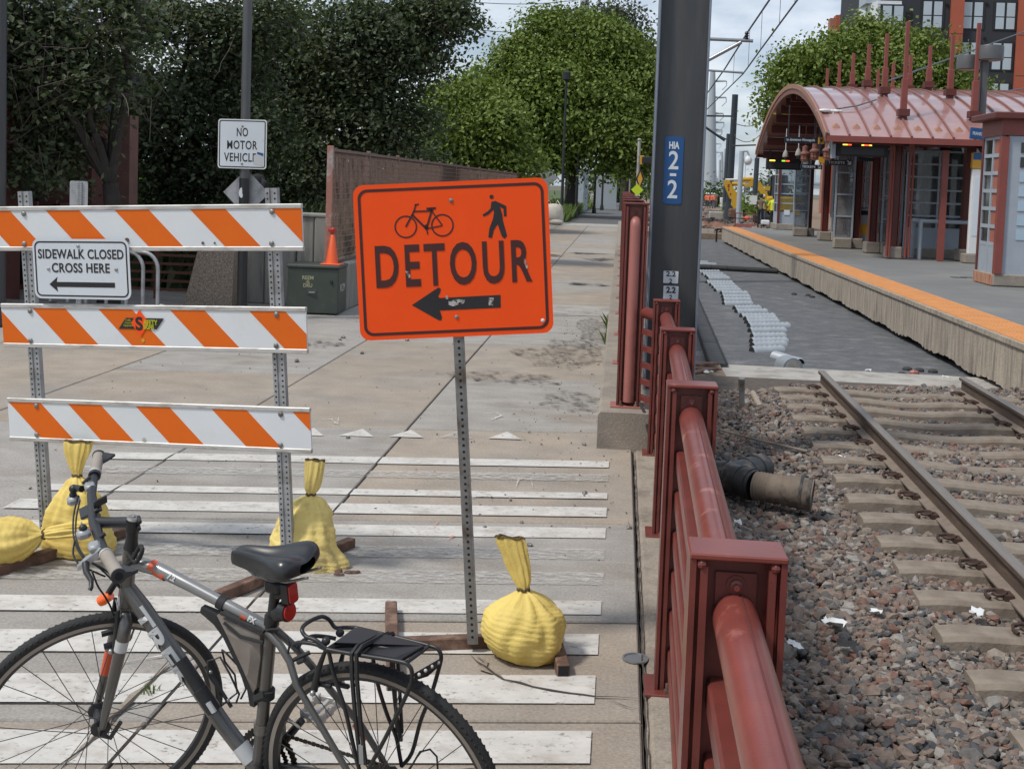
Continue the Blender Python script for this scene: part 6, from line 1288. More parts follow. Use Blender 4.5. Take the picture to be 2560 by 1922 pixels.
# green utility box
gb = thing('utility_box', 'dark green graffitied utility box at the end of the concrete wall', 'utility box', (-4.09, 16.05, 0), (0, 0, rad(3))); m = MB(); m.box((0, 0, .325), (.69, .62, .61), bev=.012); bd = m.build('body', Mt['box_green'], gb, 30); m = MB(); m.box((0, -.005, .65), (.72, .65, .045), bev=.012); ld = m.build('lid', Mt['box_green'], gb, 30)
m = MB(); m.box((-.01, -.312, .30), (.13, .008, .07), bev=.003); hn = m.build('handle_plate', Mt['box_green'], gb); m = MB(); m.tube([(-.05, -.318, .305), (-.05, -.333, .305), (.03, -.333, .305), (.03, -.318, .305)], .007, 7); m.build('handle', Mt['galv'], hn, 50)
m = MB(); m.box((.25, -.318, .45), (.03, .02, .05), bev=.004); m.build('padlock', Mt['black_metal'], gb)
for t, z, w in (('REEM', .50, .15), ('-N-', .445, .06), ('DRU', .395, .12)): lettering(t, .07, Mt['graffiti'], bd, (-.07, -.3112, z), bold=.001, width=w)
lettering('RCM', .15, Mt['graffiti_white'], bd, (.3462, .0, .36), (rad(90), 0, rad(90)), bold=-.001, width=.34)
# traffic cone on the box
c = AtY(831, 662, 15.95); cn = thing('traffic_cone', 'small orange traffic cone standing on the green utility box', 'cone', (c.x, 15.93, .674)); m = MB(); m.box((0, 0, .008), (.27, .27, .018), bev=.006); m.build('base', Mt['cone'], cn, 30); m = MB(); m.lathe([(.088, .016), (.082, .03), (.028, .40), (.024, .405), (.020, .40)], 24); m.build('body', Mt['cone'], cn, 40)
m = MB(); m.tube([(0, 0, .39), (-.03, .0, .45), (.0, .02, .50), (.04, 0, .46), (.0, -.02, .43), (-.06, .01, .47)], .016, 6); m.ball((.0, 0, .47), .035, 8, 6); m.build('tape_knot', Mt['tape_red'], cn, 60)
# exposed aggregate ramp wall and rusty bar fence
m = MB(); m.prism([(-6.02, 0), (-5.33, 0), (-5.30, 1.05), (-5.76, 1.05)], .35, XZ, (0, 16.35, 0)); o = m.build('aggregate_wall', Mt['aggregate']); tag(o, 'rough exposed aggregate wall with a sloped end beside the lamp pole', 'wall')
rf = thing('bar_fence', 'low rusty fence of horizontal bars behind the bike rack', 'fence', (-7, 16.9, 0))
for i in range(10): m = MB(); m.bar((-1.6, 0, .14+.125*i), (1.05, 0, .14+.125*i), .03, .035); m.build('bar', Mt['rust_fence'], rf)
for x in (-1.55, -.35, .28, 1.0): m = MB(); m.bar((x, .03, 0), (x, .03, 1.35), .05, .05); m.build('post', Mt['rust_fence'], rf)
# galvanised bike rack
kr = thing('bike_rack', 'galvanised bike rack of bent tubes behind the barricade', 'bike rack', (-6.4, 14.5, 0))
for i, px in enumerate((394, 357, 315, 265, 214, 168, 125)):
    x = AtY(px, 740, 14.5).x+6.4; m = MB(); pts = [(x, 0, 0), (x, 0, .62)]+[(x-.20+.20*math.cos(a), 0, .62+.22*math.sin(a)) for a in [rad(15*k) for k in range(1, 7)]]+[(x-.42, .0, .84)]; m.tube(pts, .024, 12); m.build('hoop', Mt['galv'], kr, 50)
m = MB(); m.bar((-1.9, 0, .14), (.75, 0, .14), .05, .06); m.build('base_rail', Mt['galv_dark'], kr)
p = AtY(402, 744, 14.3); m = MB(); m.ball((0, 0, 0), (.12, .09, .11), 12, 8); r2 = random.Random(4); m.v = [tuple(c_*r2.uniform(.85, 1.1) for c_ in v) for v in m.v]; o = m.build('rubbish_bag', Mt['white_plastic'], None, 60, loc=(p.x, 14.3, .10)); tag(o, 'small white rubbish bag lying at the foot of the bike rack', 'bag')
# red building with a dark porch roof, far left
XB = -8.05; bd_ = thing('red_building', 'dark red building with a deep charcoal porch roof behind the trees', 'building', (XB-2, 17, 0)); bo = Vector((XB-2, 17, 0))
m = MB(bo); m.bb(XB-6, XB-.9, 13.2, 19.6, -.1, 3.6); m.build('wall', Mt['brick_red'], bd_)
for y, w, mt_ in ((15.25, .5, 'brick_red'), (17.95, .55, 'brick_red'), (19.25, .35, 'brick_pink'), (13.4, .5, 'brick_red')): m = MB(bo); m.bb(XB-.35, XB, y-w/2, y+w/2, -.1, 2.75); m.build('column', Mt[mt_], bd_)
for z, d_ in ((2.86, .05), (3.12, -.03)): m = MB(bo); m.bb(XB-1.0, XB+d_, 13.0, 19.0-d_*3, z-.12, z+.12); m.build('fascia', Mt['charcoal'], bd_)
m = MB(bo); m.bb(XB-6, XB+.12, 12.8, 19.4, 3.25, 3.4); m.build('roof', Mt['charcoal'], bd_)
for y in (15.95, 16.75, 17.4): m = MB(bo); m.bb(XB-.892, XB-.88, y-.33, y+.33, .1, 2.45); w_ = m.build('window', Mt['glass_dark'], bd_); m = MB(bo); m.bb(XB-.89, XB-.86, y-.36, y-.32, .05, 2.5); m.bb(XB-.89, XB-.86, y+.32, y+.36, .05, 2.5); m.build('frame', Mt['charcoal'], w_)
for z in (.55, 1.25): m = MB(bo); m.bb(XB-.87, XB-.80, 18.3, 18.9, z-.04, z+.04); m.build('shelf', Mt['brick_pink'], bd_)
m = MB(bo); m.bb(XB-5.5, XB-1.6, 14, 21, 3.4, 7.2); m.build('upper_storey', Mt['siding'], bd_)
# person sitting on the wall behind the sign
head = AtY(657, 458, 16.75); k = 1.0; dz = head.z-1.64
person('person', 'person in dark clothes and black cap sitting on the wall behind the diamond sign', (head.x, 16.8, 0), math.pi-.9, pose(pelvis=(0, -.02, 1.40+dz*0), waist=(0, .02, 1.50), chest=(0, .05, 1.70), neck=(0, .07, 1.83), head=(0, .10, head.z-.03), shoL=(-.18, .05, 1.76), shoR=(.18, .05, 1.76), elbL=(-.24, .16, 1.54), elbR=(.24, .16, 1.54), wriL=(-.12, .34, 1.48), wriR=(.12, .34, 1.48), hipL=(-.10, .0, 1.39), hipR=(.10, .0, 1.39), kneL=(-.12, .42, 1.32), kneR=(.12, .42, 1.30), ankL=(-.12, .46, .90), ankR=(.13, .48, .79), toeL=(-.14, .64, .86), toeR=(.16, .66, .72)), dict(top='cloth_black', bottom='cloth_black'), hat='cloth_black', skin='skin')
# ------------------------------------------------------------------ station shelter: barrel roof across the platform
PZ = .23
hs_, rise, Ym, ze = 8.15, 1.85, 39.65, 3.37; Rr = (hs_**2+rise**2)/(2*rise)
def zroof(Y): return ze+rise-Rr+math.sqrt(max(Rr*Rr-(Y-Ym)**2, 0))
def arc(n=40, off=0.0, y0=None, y1=None):
    a0 = math.asin(hs_/Rr); P = []
    for i in range(n+1):
        a = -a0+2*a0*i/n; P.append((Ym+(Rr+off)*math.sin(a), ze+rise-Rr+(Rr+off)*math.cos(a)))
    return P
X0r, X1r = 5.2, 11.45
sh = thing('station_shelter', 'station shelter with a red barrel roof and maroon steel columns', 'shelter', (8.3, 39.65, PZ)); so = Vector((8.3, 39.65, PZ))
def vault(name, xa, xb, o0, o1, mat, par):
    A, B = arc(40, o0), arc(40, o1); n = len(A); m = MB(so); vs = []
    for x in (xa, xb):
        vs += [(x, y, z) for y, z in A]+[(x, y, z) for y, z in B]
    fs = []
    for i in range(n-1):
        fs += [(n+i, n+i+1, 3*n+i+1, 3*n+i), (i+1, i, 2*n+i, 2*n+i+1), (i, i+1, n+i+1, n+i), (2*n+i+1, 2*n+i, 3*n+i, 3*n+i+1)]
    fs += [(0, n, 3*n, 2*n), (n-1, 2*n+n-1, 3*n+n-1, n+n-1)]
    m.add(vs, fs); return m.build(name, mat, par, 30)
roof = vault('roof', X0r, X1r, -.05, 0.0, Mt['roof_red'], sh)
k = 0; x = X0r+.02
while x < X1r:
    vault('standing_seam', x-.022, x+.022, .003, .045, Mt['roof_seam'], roof); x += .519
vault('edge_band', X0r-.04, X0r-.001, -.22, .07, Mt['roof_seam'], roof); vault('edge_band', X0r-.07, X0r-.041, -.06, .08, Mt['lantern'], roof); vault('edge_band', X1r+.001, X1r+.05, -.22, .06, Mt['roof_seam'], roof)
for xr in (7.33, 9.15): vault('arch_rib', xr-.07, xr+.07, -.40, -.052, Mt['maroon'], sh)
for s, y in ((-1, Ym-hs_), (1, Ym+hs_)):
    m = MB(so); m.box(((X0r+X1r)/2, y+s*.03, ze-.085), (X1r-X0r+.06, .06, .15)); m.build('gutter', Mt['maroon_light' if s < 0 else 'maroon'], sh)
for i in range(14):                             # purlins seen through the open arch
    a = -math.asin(hs_/Rr)*.96+2*math.asin(hs_/Rr)*.96*i/13; y = Ym+(Rr-.22)*math.sin(a); z = ze+rise-Rr+(Rr-.22)*math.cos(a); m = MB(so); m.box(((X0r+X1r)/2+.1, y, z), (X1r-X0r-.2, .12, .28)); m.build('purlin', Mt['maroon'], sh)
m = MB(so); m.bb(X1r-.06, X1r-.02, 33, 46.5, 2.4, 3.6); m.build('end_beam', Mt['maroon'], sh)
for i in range(12):                             # snow guards above the near gutter
    x = X0r+.28+.519*i; y = Ym-hs_+.45; z = zroof(y); m = MB(so); m.add([(x-.10, y, z), (x+.10, y, z), (x, y+.05, z+.14), (x-.10, y+.16, z+.07), (x+.10, y+.16, z+.07)], [(0, 1, 2), (1, 4, 2), (4, 3, 2), (3, 0, 2), (0, 3, 4, 1)]); m.build('snow_guard', Mt['lantern'], roof)
for xr in (7.33, 9.15):                         # tapered posts standing on the arch ribs
    for i in range(6):
        y = 32.78+2.49*i; z = zroof(y); sp_ = thing('roof_post', None, None); sp_.parent = sh; sp_.location = Vector((xr, y, z))-so; m = MB(); m.box((0, 0, .02), (.17, .17, .26)); m.box((0, 0, .16), (.29, .29, .18)); m.build('socket', Mt['maroon'], sp_); zt_ = 6.45-z; m = MB(); m.box((0, 0, .24+.32*zt_/2-.0), (.155, .155, .32*zt_), bev=.01); m.build('sleeve', Mt['maroon_light'], sp_); m = MB(); m.box((0, 0, .3+(zt_-.3)*.62), (.10, .10, (zt_-.3)*.78), bev=.01); m.build('shaft', Mt['maroon_light'], sp_)
# columns on concrete blocks along the track side, wind screens between them
COLY = [32.55, 35.25, 37.7, 40.2, 43.4, 47.1]
for i, y in enumerate(COLY):
    m = MB(so); m.box((7.2, y, PZ+.16), (.42, .46, .32), bev=.03); bl_ = m.build('footing_block', Mt['plinth'], sh, 30)
    m = MB(so); m.bb(7.13, 7.27, y-.12, y+.12, PZ+.32, zroof(max(y, 33))-.3); c_ = m.build('column', Mt['maroon'], sh)
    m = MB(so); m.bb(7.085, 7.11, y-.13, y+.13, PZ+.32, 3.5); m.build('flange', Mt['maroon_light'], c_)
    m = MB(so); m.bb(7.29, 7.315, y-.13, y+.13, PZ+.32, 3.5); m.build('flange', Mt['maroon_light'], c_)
    m = MB(so); m.box((9.05, y, PZ+.16), (.42, .46, .32), bev=.03); m.build('footing_block', Mt['plinth'], sh, 30); m = MB(so); m.bb(8.93, 9.17, y-.14, y+.14, PZ+.32, zroof(max(y, 33))-.3); m.build('column', Mt['maroon'], sh)
def screen(xa, xb, y, z0, z1, cols, rows, gm='glass_dirty', name='wind_screen', fm='panel_grey', along='x', solid=0.0, fw=.05):
    """framed glazing in the plane y = const (along x) or x = const (along y)"""
    s_ = thing(name, None, None); s_.parent = sh; s_.location = (0, 0, 0)
    P = (lambda u, v: (u, y, v)) if along == 'x' else (lambda u, v: (y, u, v)); d = (0, 1, 0) if along == 'x' else (1, 0, 0)
    def rect(u0, u1, v0, v1, t, nm, mt_):
        m = MB(so)
        if along == 'x': m.bb(u0, u1, y-t/2, y+t/2, v0, v1)
        else: m.bb(y-t/2, y+t/2, u0, u1, v0, v1)
        return m.build(nm, Mt[mt_], s_)
    for i in range(cols+1): u = xa+(xb-xa)*i/cols; rect(u-fw/2, u+fw/2, z0, z1, .06, 'frame', fm)
    zz = [z0+solid+(z1-z0-solid)*j/rows for j in range(rows+1)]
    for j, z in enumerate(zz): rect(xa, xb, z-fw/2, z+fw/2, .052, 'frame', fm)
    if solid: rect(xa, xb, z0, z0+solid, .04, 'kick_panel', fm)
    for i in range(cols):
        for j in range(rows): rect(xa+(xb-xa)*i/cols+fw/2, xa+(xb-xa)*(i+1)/cols-fw/2, zz[j]+fw/2, zz[j+1]-fw/2, .012, 'pane', gm)
    return s_
screen(7.75, 9.42, 33.7, .47, 3.12, 2, 6, 'glass_clear', solid=.55)
m = MB(so); m.box((8.6, 33.7, PZ+.12), (1.75, .3, .26), bev=.02); m.build('plinth', Mt['plinth'], sh, 30)
for y, xa in ((35.05, 7.42), (37.5, 6.52), (43.2, 7.42), (46.9, 6.62)): screen(xa, xa+.53, y, PZ+.32, 3.2, 1, 4, 'glass_dirty'); m = MB(so); m.box((xa+.26, y, PZ+.16), (.55, .3, .32), bev=.03); m.build('footing_block', Mt['plinth'], sh, 30)
for a, b in ((33.9, 36.9), (38.0, 42.8), (43.7, 46.8)): screen(a, b, 8.2, PZ+.1, 3.2, max(2, int((b-a)/.9)), 4, 'glass_dirty', along='y', fm='maroon')
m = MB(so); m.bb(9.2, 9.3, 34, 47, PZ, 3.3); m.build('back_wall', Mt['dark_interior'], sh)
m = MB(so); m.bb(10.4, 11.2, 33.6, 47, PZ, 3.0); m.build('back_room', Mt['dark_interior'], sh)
for x in (6.98, 7.05, 7.46, 7.55): m = MB(so); m.tube([(x, 32.25, PZ+.05), (x, 32.25, 2.9), (x-.05, 32.1, 3.15), (x-.1, 31.9, 3.25)], .032, 8); m.build('downpipe', Mt['maroon_light'], sh, 50)
p = G(2349, 653, PZ); m = MB(so); m.box((p.x, p.y, (PZ+3.1)/2), (.15, .15, 3.1-PZ)); m.build('eave_post', Mt['maroon_light'], sh)
m = MB(so); m.box((6.6, 32.0, PZ+.18), (.1, .1, .1)); 
# far booth
fb_ = thing('ticket_booth', 'glazed grey booth at the far end of the shelter', 'booth', (7.6, 55.8, PZ)); SAVE = (sh, so)
sh, so = fb_, Vector((7.6, 55.8, PZ))
screen(7.02, 8.25, 54.4, PZ+.25, 3.1, 2, 5, 'glass_clear', solid=.5); screen(54.4, 56.2, 7.02, PZ+.25, 3.1, 2, 5, 'glass_clear', along='y', solid=.5); screen(54.4, 56.2, 8.25, PZ+.25, 3.1, 2, 5, 'glass_clear', along='y', solid=.5)
m = MB(so); m.box((7.64, 55.3, PZ+.13), (1.5, 2.1, .26), bev=.02); m.build('footing', Mt['plinth'], fb_, 30)
for x in (6.98, 8.29): m = MB(so); m.bb(x-.05, x+.05, 54.3, 54.4, PZ+.2, 3.3); m.build('corner_post', Mt['maroon'], fb_)
for (x, z, w, h, mt_) in ((7.35, 1.0, .25, .22, 'white_text'), (7.8, 1.0, .24, .22, 'yellow_sign')): m = MB(so); m.box((x, 54.36, z), (w, .01, h)); m.build('notice', Mt[mt_], fb_)
sh, so = SAVE
# ------------------------------------------------------------------ signs, lamps and cameras hung under the roof
def led_sign(x0, x1, z0, z1, y, label, rows):
    t = thing('display_sign', label, 'display', ((x0+x1)/2, y, z0)); w = x1-x0; h = z1-z0; m = MB(); m.box((0, 0, h/2), (w, .28, h), bev=.02); b = m.build('case', Mt['dark_interior'], t, 30); m = MB(); m.bb(-w*.42, w*.42, -.1425, -.1405, h*.12, h*.62); m.build('screen', Mt['charcoal'], t)
    for (u, l, mt_) in rows:
        m = MB(); m.bb(u*w-l*w/2, u*w+l*w/2, -.147, -.1425, h*.74, h*.86); m.build('led_text', Mt[mt_], t)
    for s in (-1, 1): m = MB(); m.bar((s*w*.4, 0, h), (s*w*.4, 0, h+.35), .05, .05); m.build('hanger', Mt['charcoal'], t)
    return t
a, b = AtY(2091, 354, 32.0), AtY(2217, 394, 32.0); led_sign(a.x, b.x, b.z, a.z, 32.0, 'black display sign with red and amber letters under the near eave', [(-.34, .10, 'led_yellow'), (-.26, .08, 'led_red'), (.0, .05, 'led_yellow'), (.08, .10, 'led_red'), (.15, .05, 'led_yellow')])
m = MB(); p = AtY(2083, 372, 32); m.bb(p.x-.05, p.x+.05, 31.9, 32.1, p.z-.25, p.z+.2); o = m.build('sign_bracket', Mt['panel_grey']); tag(o, 'pale grey bracket beside the near display sign', 'bracket')
a, b = AtY(1916, 396, 46.8), AtY(2002, 426, 46.8); led_sign(a.x, b.x, b.z, a.z, 46.8, 'black display sign with amber and green letters at the far arch end', [(-.34, .16, 'led_yellow'), (-.02, .10, 'led_green'), (.1, .10, 'led_red')])
def hung(name, label, px0, py0, px1, py1, y, mat, txt=None, top=None, tsize=.6):
    a, b = AtY(px0, py0, y), AtY(px1, py1, y); w, h = b.x-a.x, a.z-b.z; t = thing(name, label, 'sign', ((a.x+b.x)/2, y, b.z)); m = MB(); m.box((0, 0, h/2), (w, .06, h), bev=.006); pn = m.build('panel', Mt[mat], t)
    if txt: lettering(txt, h*tsize, Mt['white_text'], pn, (-.02*w, -.0315, h/2), bold=.002, width=w*.86)
    for s in (-.4, .4): m = MB(); m.bar((s*w, 0, h), (s*w, 0, (top or 4.2)-b.z), .03, .03); m.build('hanger', Mt['mast_blue'], t)
    return t
hung('direction_sign', 'long dark blue sign reading to downtown Minneapolis under the arch', 1962, 342, 2044, 360, 37.0, 'navy_sign', 'to downtown Minneapolis', 4.5)
t = hung('arrow_sign', 'small yellow sign with a black up arrow beside the downtown sign', 2046, 344, 2062, 361, 36.9, 'yellow_sign', None, 4.4); m = MB(); a = .055; m.prism([(-.018, -.06), (.018, -.06), (.018, .0), (.05, .0), (0, .06), (-.05, .0), (-.018, .0)], .002, XZ, (0, -.0315, .10)); m.build('arrow', Mt['sign_black'], t)
for lab, x0, y0, x1, y1, yy in (('white on black TICKETS sign nearer to the display sign', 2066, 399, 2131, 415, 34.6), ('white on black TICKETS sign further into the shelter', 2001, 411, 2055, 424, 40.5)):
    t = hung('tickets_sign', lab, x0, y0, x1, y1, yy, 'navy_sign', None, 3.4); a, b = AtY(x0, y0, yy), AtY(x1, y1, yy); w = b.x-a.x; h = a.z-b.z; lettering('TICKETS', h*.62, Mt['white_text'], t.children[0], (-.12*w, -.0315, h/2), bold=.002, width=w*.62); m = MB(); m.prism([(-.06, .05), (-.04, .07), (.03, 0), (.03, .05), (.06, .05), (.06, -.05), (-.04, -.05), (-.04, -.02), (.01, -.02)], .002, XZ, (.36*w, -.0315, h/2)); m.build('arrow', Mt['white_text'], t.children[0])
hung('notice_sign', 'small yellow notice sign hanging between the lanterns', 2047, 393, 2061, 408, 36.2, 'yellow_sign', None, 3.9)
hung('notice_sign', 'dark sign with a red and white symbol beyond the near TICKETS sign', 2145, 394, 2186, 404, 35.0, 'navy_sign', None, 3.3)
for px, py, y, lab in ((2013, 385, 40.0, 'bronze lantern hanging left of the yellow notice'), (2038, 379, 37.6, 'bronze lantern hanging nearest the arrow sign'), (2071, 377, 34.4, 'bronze lantern hanging at the near arch foot')):
    p = AtY(px, py, y); t = thing('lantern', lab, 'lantern', (p.x, y, p.z-.28), group='bronze lanterns under the arch'); m = MB(); m.lathe([(.03, .0), (.11, .04), (.13, .12), (.13, .26)], 12); b = m.build('globe', Mt['lantern'], t, 40); m = MB(); m.lathe([(.17, .26), (.17, .30), (.10, .36), (.09, .52), (.03, .55)], 12); m.build('cap', Mt['roof_seam'], t, 40)
    m = MB()
    for q in range(6): an = q*math.pi/3; m.bar((.135*math.cos(an), .135*math.sin(an), .04), (.135*math.cos(an), .135*math.sin(an), .27), .014, .014)
    for z in (.1, .18): m.tube([(.137*math.cos(q*math.pi/6), .137*math.sin(q*math.pi/6), z) for q in range(12)], .008, 5, closed=True)
    m.build('cage', Mt['maroon_light'], t); m = MB(); m.cyl((0, 0, .5), (0, 0, 1.2), .015, 6); m.build('rod', Mt['maroon'], t)
for px, py, y, lab in ((1964, 385, 42.5, 'white dome camera hanging left under the arch'), (1996, 381, 40.8, 'white dome camera hanging beside the lanterns'), (2079, 362, 33.0, 'white dome camera at the near display sign')):
    p = AtY(px, py, y); t = thing('dome_camera', lab, 'camera', (p.x, y, p.z-.16), group='white dome cameras under the arch'); t.scale = (.62, .62, .8); m = MB(); m.lathe([(.16, .06), (.17, .10), (.14, .22), (.07, .34), (.025, .38)], 14); m.build('housing', Mt['slab_edge'], t, 40); m = MB(); m.ball((0, 0, .06), (.12, .12, .09), 12, 8); m.build('dome', Mt['glass_dark'], t, 60); m = MB(); m.cyl((0, 0, .36), (0, 0, 1.3), .025, 8); m.build('rod', Mt['white_plastic'], t)
# mop lying on the roof
p = AtY(2072, 304, 33.2); q = AtY(2188, 263, 34.4); mp = thing('mop', 'old mop with a white head lying on the red roof', 'mop', (p.x, 33.2, zroof(33.2))); mo_ = Vector((p.x, 33.2, zroof(33.2))); m = MB(mo_); m.tube([(p.x+.2, 33.25, zroof(33.25)+.06), (p.x+.8, 33.5, zroof(33.5)+.10), (q.x, 34.3, zroof(34.3)+.08)], .022, 7); m.build('handle', Mt['galv_dark'], mp, 50); m = MB(mo_)
for i in range(8): r2 = random.Random(i); m.ball((p.x+r2.uniform(-.3, .25), 33.1+r2.uniform(-.12, .12), zroof(33.1)+.05), (.14, .08, .05), 8, 6)
m.build('mop_head', Mt['white_plastic'], mp, 60)['kind'] = 'stuff'
# ------------------------------------------------------------------ kiosk, map stand, railing, lamps on the platform
kz = 3.36; SAVE = (sh, so); ki = thing('elevator_kiosk', 'grey and red glazed kiosk with a maroon cornice at the right edge', 'kiosk', (8.2, 24.1, PZ)); sh, so = ki, Vector((8.2, 24.1, PZ)); KX, KY, KY2, KX2 = 7.15, 23.55, 24.75, 9.6
m = MB(so); m.box(((KX+KX2)/2, (KY+KY2)/2, PZ+.115), (KX2-KX+.12, KY2-KY+.10, .23), bev=.02); m.build('footing', Mt['plinth'], ki, 30)
mk('rusty_paint', (.42, .27, .17), rough=.9, var=.2, col2=(.34, .07, .04), c2scale=9, c2lo=.48, c2hi=.56, streak=(4, 4, .3))
m = MB(so); m.bb(KX-.063, KX-.060, KY, KY2, PZ+.01, PZ+.21); m.build('painted_stain', Mt['rusty_paint'], ki)
zb_ = PZ+.23
rows, cols = 6, 2; sol = .55; zz = [zb_+sol+(kz-.30-zb_-sol)*j/rows for j in range(rows+1)]
m = MB(so); m.bb(KX, KX+.06, KY+.05, KY2-.03, zb_, zb_+sol); m.build('kick_panel', Mt['panel_grey'], ki)
for j in range(rows+1): m = MB(so); m.bb(KX-.005, KX+.06, KY+.05, KY2-.03, zz[j]-.035, zz[j]+.035); m.build('mullion', Mt['panel_grey'], ki)
for u in (KY+.07, (KY+KY2)/2, KY2-.05): m = MB(so); m.bb(KX-.008, KX+.06, u-.035, u+.035, zb_, kz-.28); m.build('mullion', Mt['panel_grey'], ki)
for j in range(rows):
    m = MB(so); m.bb(KX+.02, KX+.03, KY+.10, (KY+KY2)/2-.035, zz[j]+.035, zz[j+1]-.035); m.build('pane', Mt['red_reflection'], ki); m = MB(so); m.bb(KX+.02, KX+.03, (KY+KY2)/2+.035, KY2-.08, zz[j]+.035, zz[j+1]-.035); m.build('pane', Mt['glass_dark'], ki)  # red reflection in the glass, put into the pane colour
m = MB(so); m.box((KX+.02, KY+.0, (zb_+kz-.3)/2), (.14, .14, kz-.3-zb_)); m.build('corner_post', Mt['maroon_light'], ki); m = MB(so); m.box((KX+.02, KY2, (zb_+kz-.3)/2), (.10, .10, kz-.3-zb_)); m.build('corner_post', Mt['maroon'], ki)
m = MB(so); m.bb(KX+.09, KX2, KY-.02, KY+.06, zb_, kz-.28); m.build('door', Mt['panel_grey'], ki)
zz2 = [zb_+.62+(kz-.36-zb_-.62)*j/7 for j in range(8)]
for j in range(7): m = MB(so); m.bb(KX+.32, KX+1.1, KY-.032, KY-.021, zz2[j]+.04, zz2[j+1]-.04); m.build('pane', Mt['panel_blue' if j < 5 else 'glass_dark'], ki)
m = MB(so); m.box(((KX+KX2)/2, (KY+KY2)/2, kz-.12), (KX2-KX+.10, KY2-KY+.10, .30)); m.build('frieze', Mt['maroon_light'], ki); m = MB(so); m.box(((KX+KX2)/2-.03, (KY+KY2)/2, kz+.09), (KX2-KX+.42, KY2-KY+.40, .13), bev=.02); m.build('cornice', Mt['maroon'], ki, 30)
m = MB(so); m.bb(KX+.2, KX2, KY2-.1, KY2, zb_, kz-.3); m.build('rear_wall', Mt['panel_grey'], ki); sh, so = SAVE
p = G(2436, 658, PZ); ms = thing('map_stand', 'tall white map stand beside the kiosk', 'map stand', (p.x, p.y, PZ)); m = MB(); m.box((0, 0, .12), (.62, .4, .24), bev=.02); m.build('footing', Mt['plinth'], ms, 30); m = MB(); m.box((0, 0, 1.32), (.42, .14, 2.2), bev=.03); m.build('case', Mt['white_plastic'], ms, 30); m = MB(); m.box((.02, -.075, 1.45), (.30, .01, 1.5)); m.build('map_panel', Mt['sign_white'], ms); m = MB(); m.box((.02, -.01, 2.62), (.50, .15, .42), bev=.02); hd_ = m.build('header', Mt['yellow_sign'], ms); m = MB(); m.box((.02, -.088, 2.73), (.46, .01, .17)); m.build('header_band', Mt['blue_sign'], hd_); m = MB(); m.box((.16, -.088, 2.53), (.18, .01, .18)); m.build('header_panel', Mt['white_text'], hd_)
gr = thing('grey_railing', 'grey tube railing standing in front of the shelter', 'railing', (8.5, 32.5, PZ)); go = Vector((8.5, 32.5, PZ)); P = [G(2278.5, 644.6, PZ), G(2297, 649, PZ), G(2419, 654, PZ), G(2400, 645, PZ)]; hz = PZ+1.02
for q in P: m = MB(go); m.tube([(q.x, q.y, PZ), (q.x, q.y, hz)], .055, 12); m.build('post', Mt['panel_grey'], gr, 40)
m = MB(go); m.tube([(P[0].x, P[0].y, hz), (P[1].x, P[1].y, hz), (P[2].x, P[2].y, hz), (P[3].x, P[3].y, hz)], .055, 12); m.build('top_rail', Mt['panel_grey'], gr, 40)
p = G(2162, 622, PZ); tm_ = thing('ticket_machine', 'slim grey ticket machine with a yellow panel between the columns', 'ticket machine', (p.x-.1, p.y, PZ)); m = MB(); m.box((0, 0, .62), (.38, .3, 1.24), bev=.02); m.build('case', Mt['panel_grey'], tm_, 30); m = MB(); m.box((0, -.152, .60), (.36, .01, .36)); m.build('yellow_panel', Mt['yellow_sign'], tm_); m = MB(); m.box((0, -.13, 1.15), (.36, .06, .22), rot=Euler((rad(-25), 0, 0))); m.build('screen', Mt['navy_sign'], tm_)
p = G(1997, 574, PZ); nb = thing('newspaper_box', 'tall pale blue box with a yellow foot near the far booth', 'box', (p.x, p.y, PZ)); m = MB(); m.box((0, 0, .72), (.30, .34, .9), bev=.02); m.build('case', Mt['light_blue'], nb, 30); m = MB(); m.box((0, 0, 1.19), (.34, .36, .05), bev=.01); m.build('lid', Mt['white_plastic'], nb); m = MB(); m.box((-.06, 0, .14), (.34, .34, .26), bev=.02); m.build('foot', Mt['yellow_sign'], nb)
lp_ = thing('platform_lamp', 'grey platform lamp pole with two drum heads and a loudspeaker', 'lamp', (9.38, 32.9, PZ)); lp_.scale = (1.1, 1.1, 1.1); m = MB(); m.box((0, 0, 2.4), (.16, .16, 4.8), bev=.02); m.build('pole', Mt['lamp_pole'], lp_, 30)
for x, y, z, r in ((.10, -.05, 4.98, .31), (-.26, .45, 4.80, .27)):
    m = MB(); m.lathe([(r*.92, -.17), (r, -.16), (r, .15), (r*.97, .17)], 28, (x, y, z)); h_ = m.build('lamp_head', Mt['lamp_pole'], lp_, 40); m = MB(); m.lathe([(r*.8, -.178), (r*.8, -.172)], 24, (x, y, z)); m.build('diffuser', Mt['slab_edge'], h_, 40)
m = MB(); m.lathe([(.04, 0), (.06, .1), (.16, .3), (.17, .31)], 16, (-.05, -.1, 2.75), rot=Matrix.Rotation(rad(115), 3, 'X')); m.build('loudspeaker', Mt['white_plastic'], lp_, 40); m = MB(); m.lathe([(.04, 0), (.06, .1), (.16, .28), (.17, .29)], 16, (-.1, .0, 2.8), rot=Matrix.Rotation(rad(-100), 3, 'Y')); m.build('loudspeaker', Mt['white_plastic'], lp_, 40)
p = AtY(2446, 335, 29.3); bs = thing('name_sign', 'small blue station name sign on the platform lamp pole', 'sign', (p.x, 29.3, p.z-.13), (0, rad(3), rad(18))); m = MB(); m.box((0, 0, .13), (.46, .04, .27), bev=.01); pn = m.build('panel', Mt['blue_sign'], bs); lettering('FRANKLIN', .11, Mt['white_text'], pn, (0, -.0212, .13), bold=.002, width=.34)
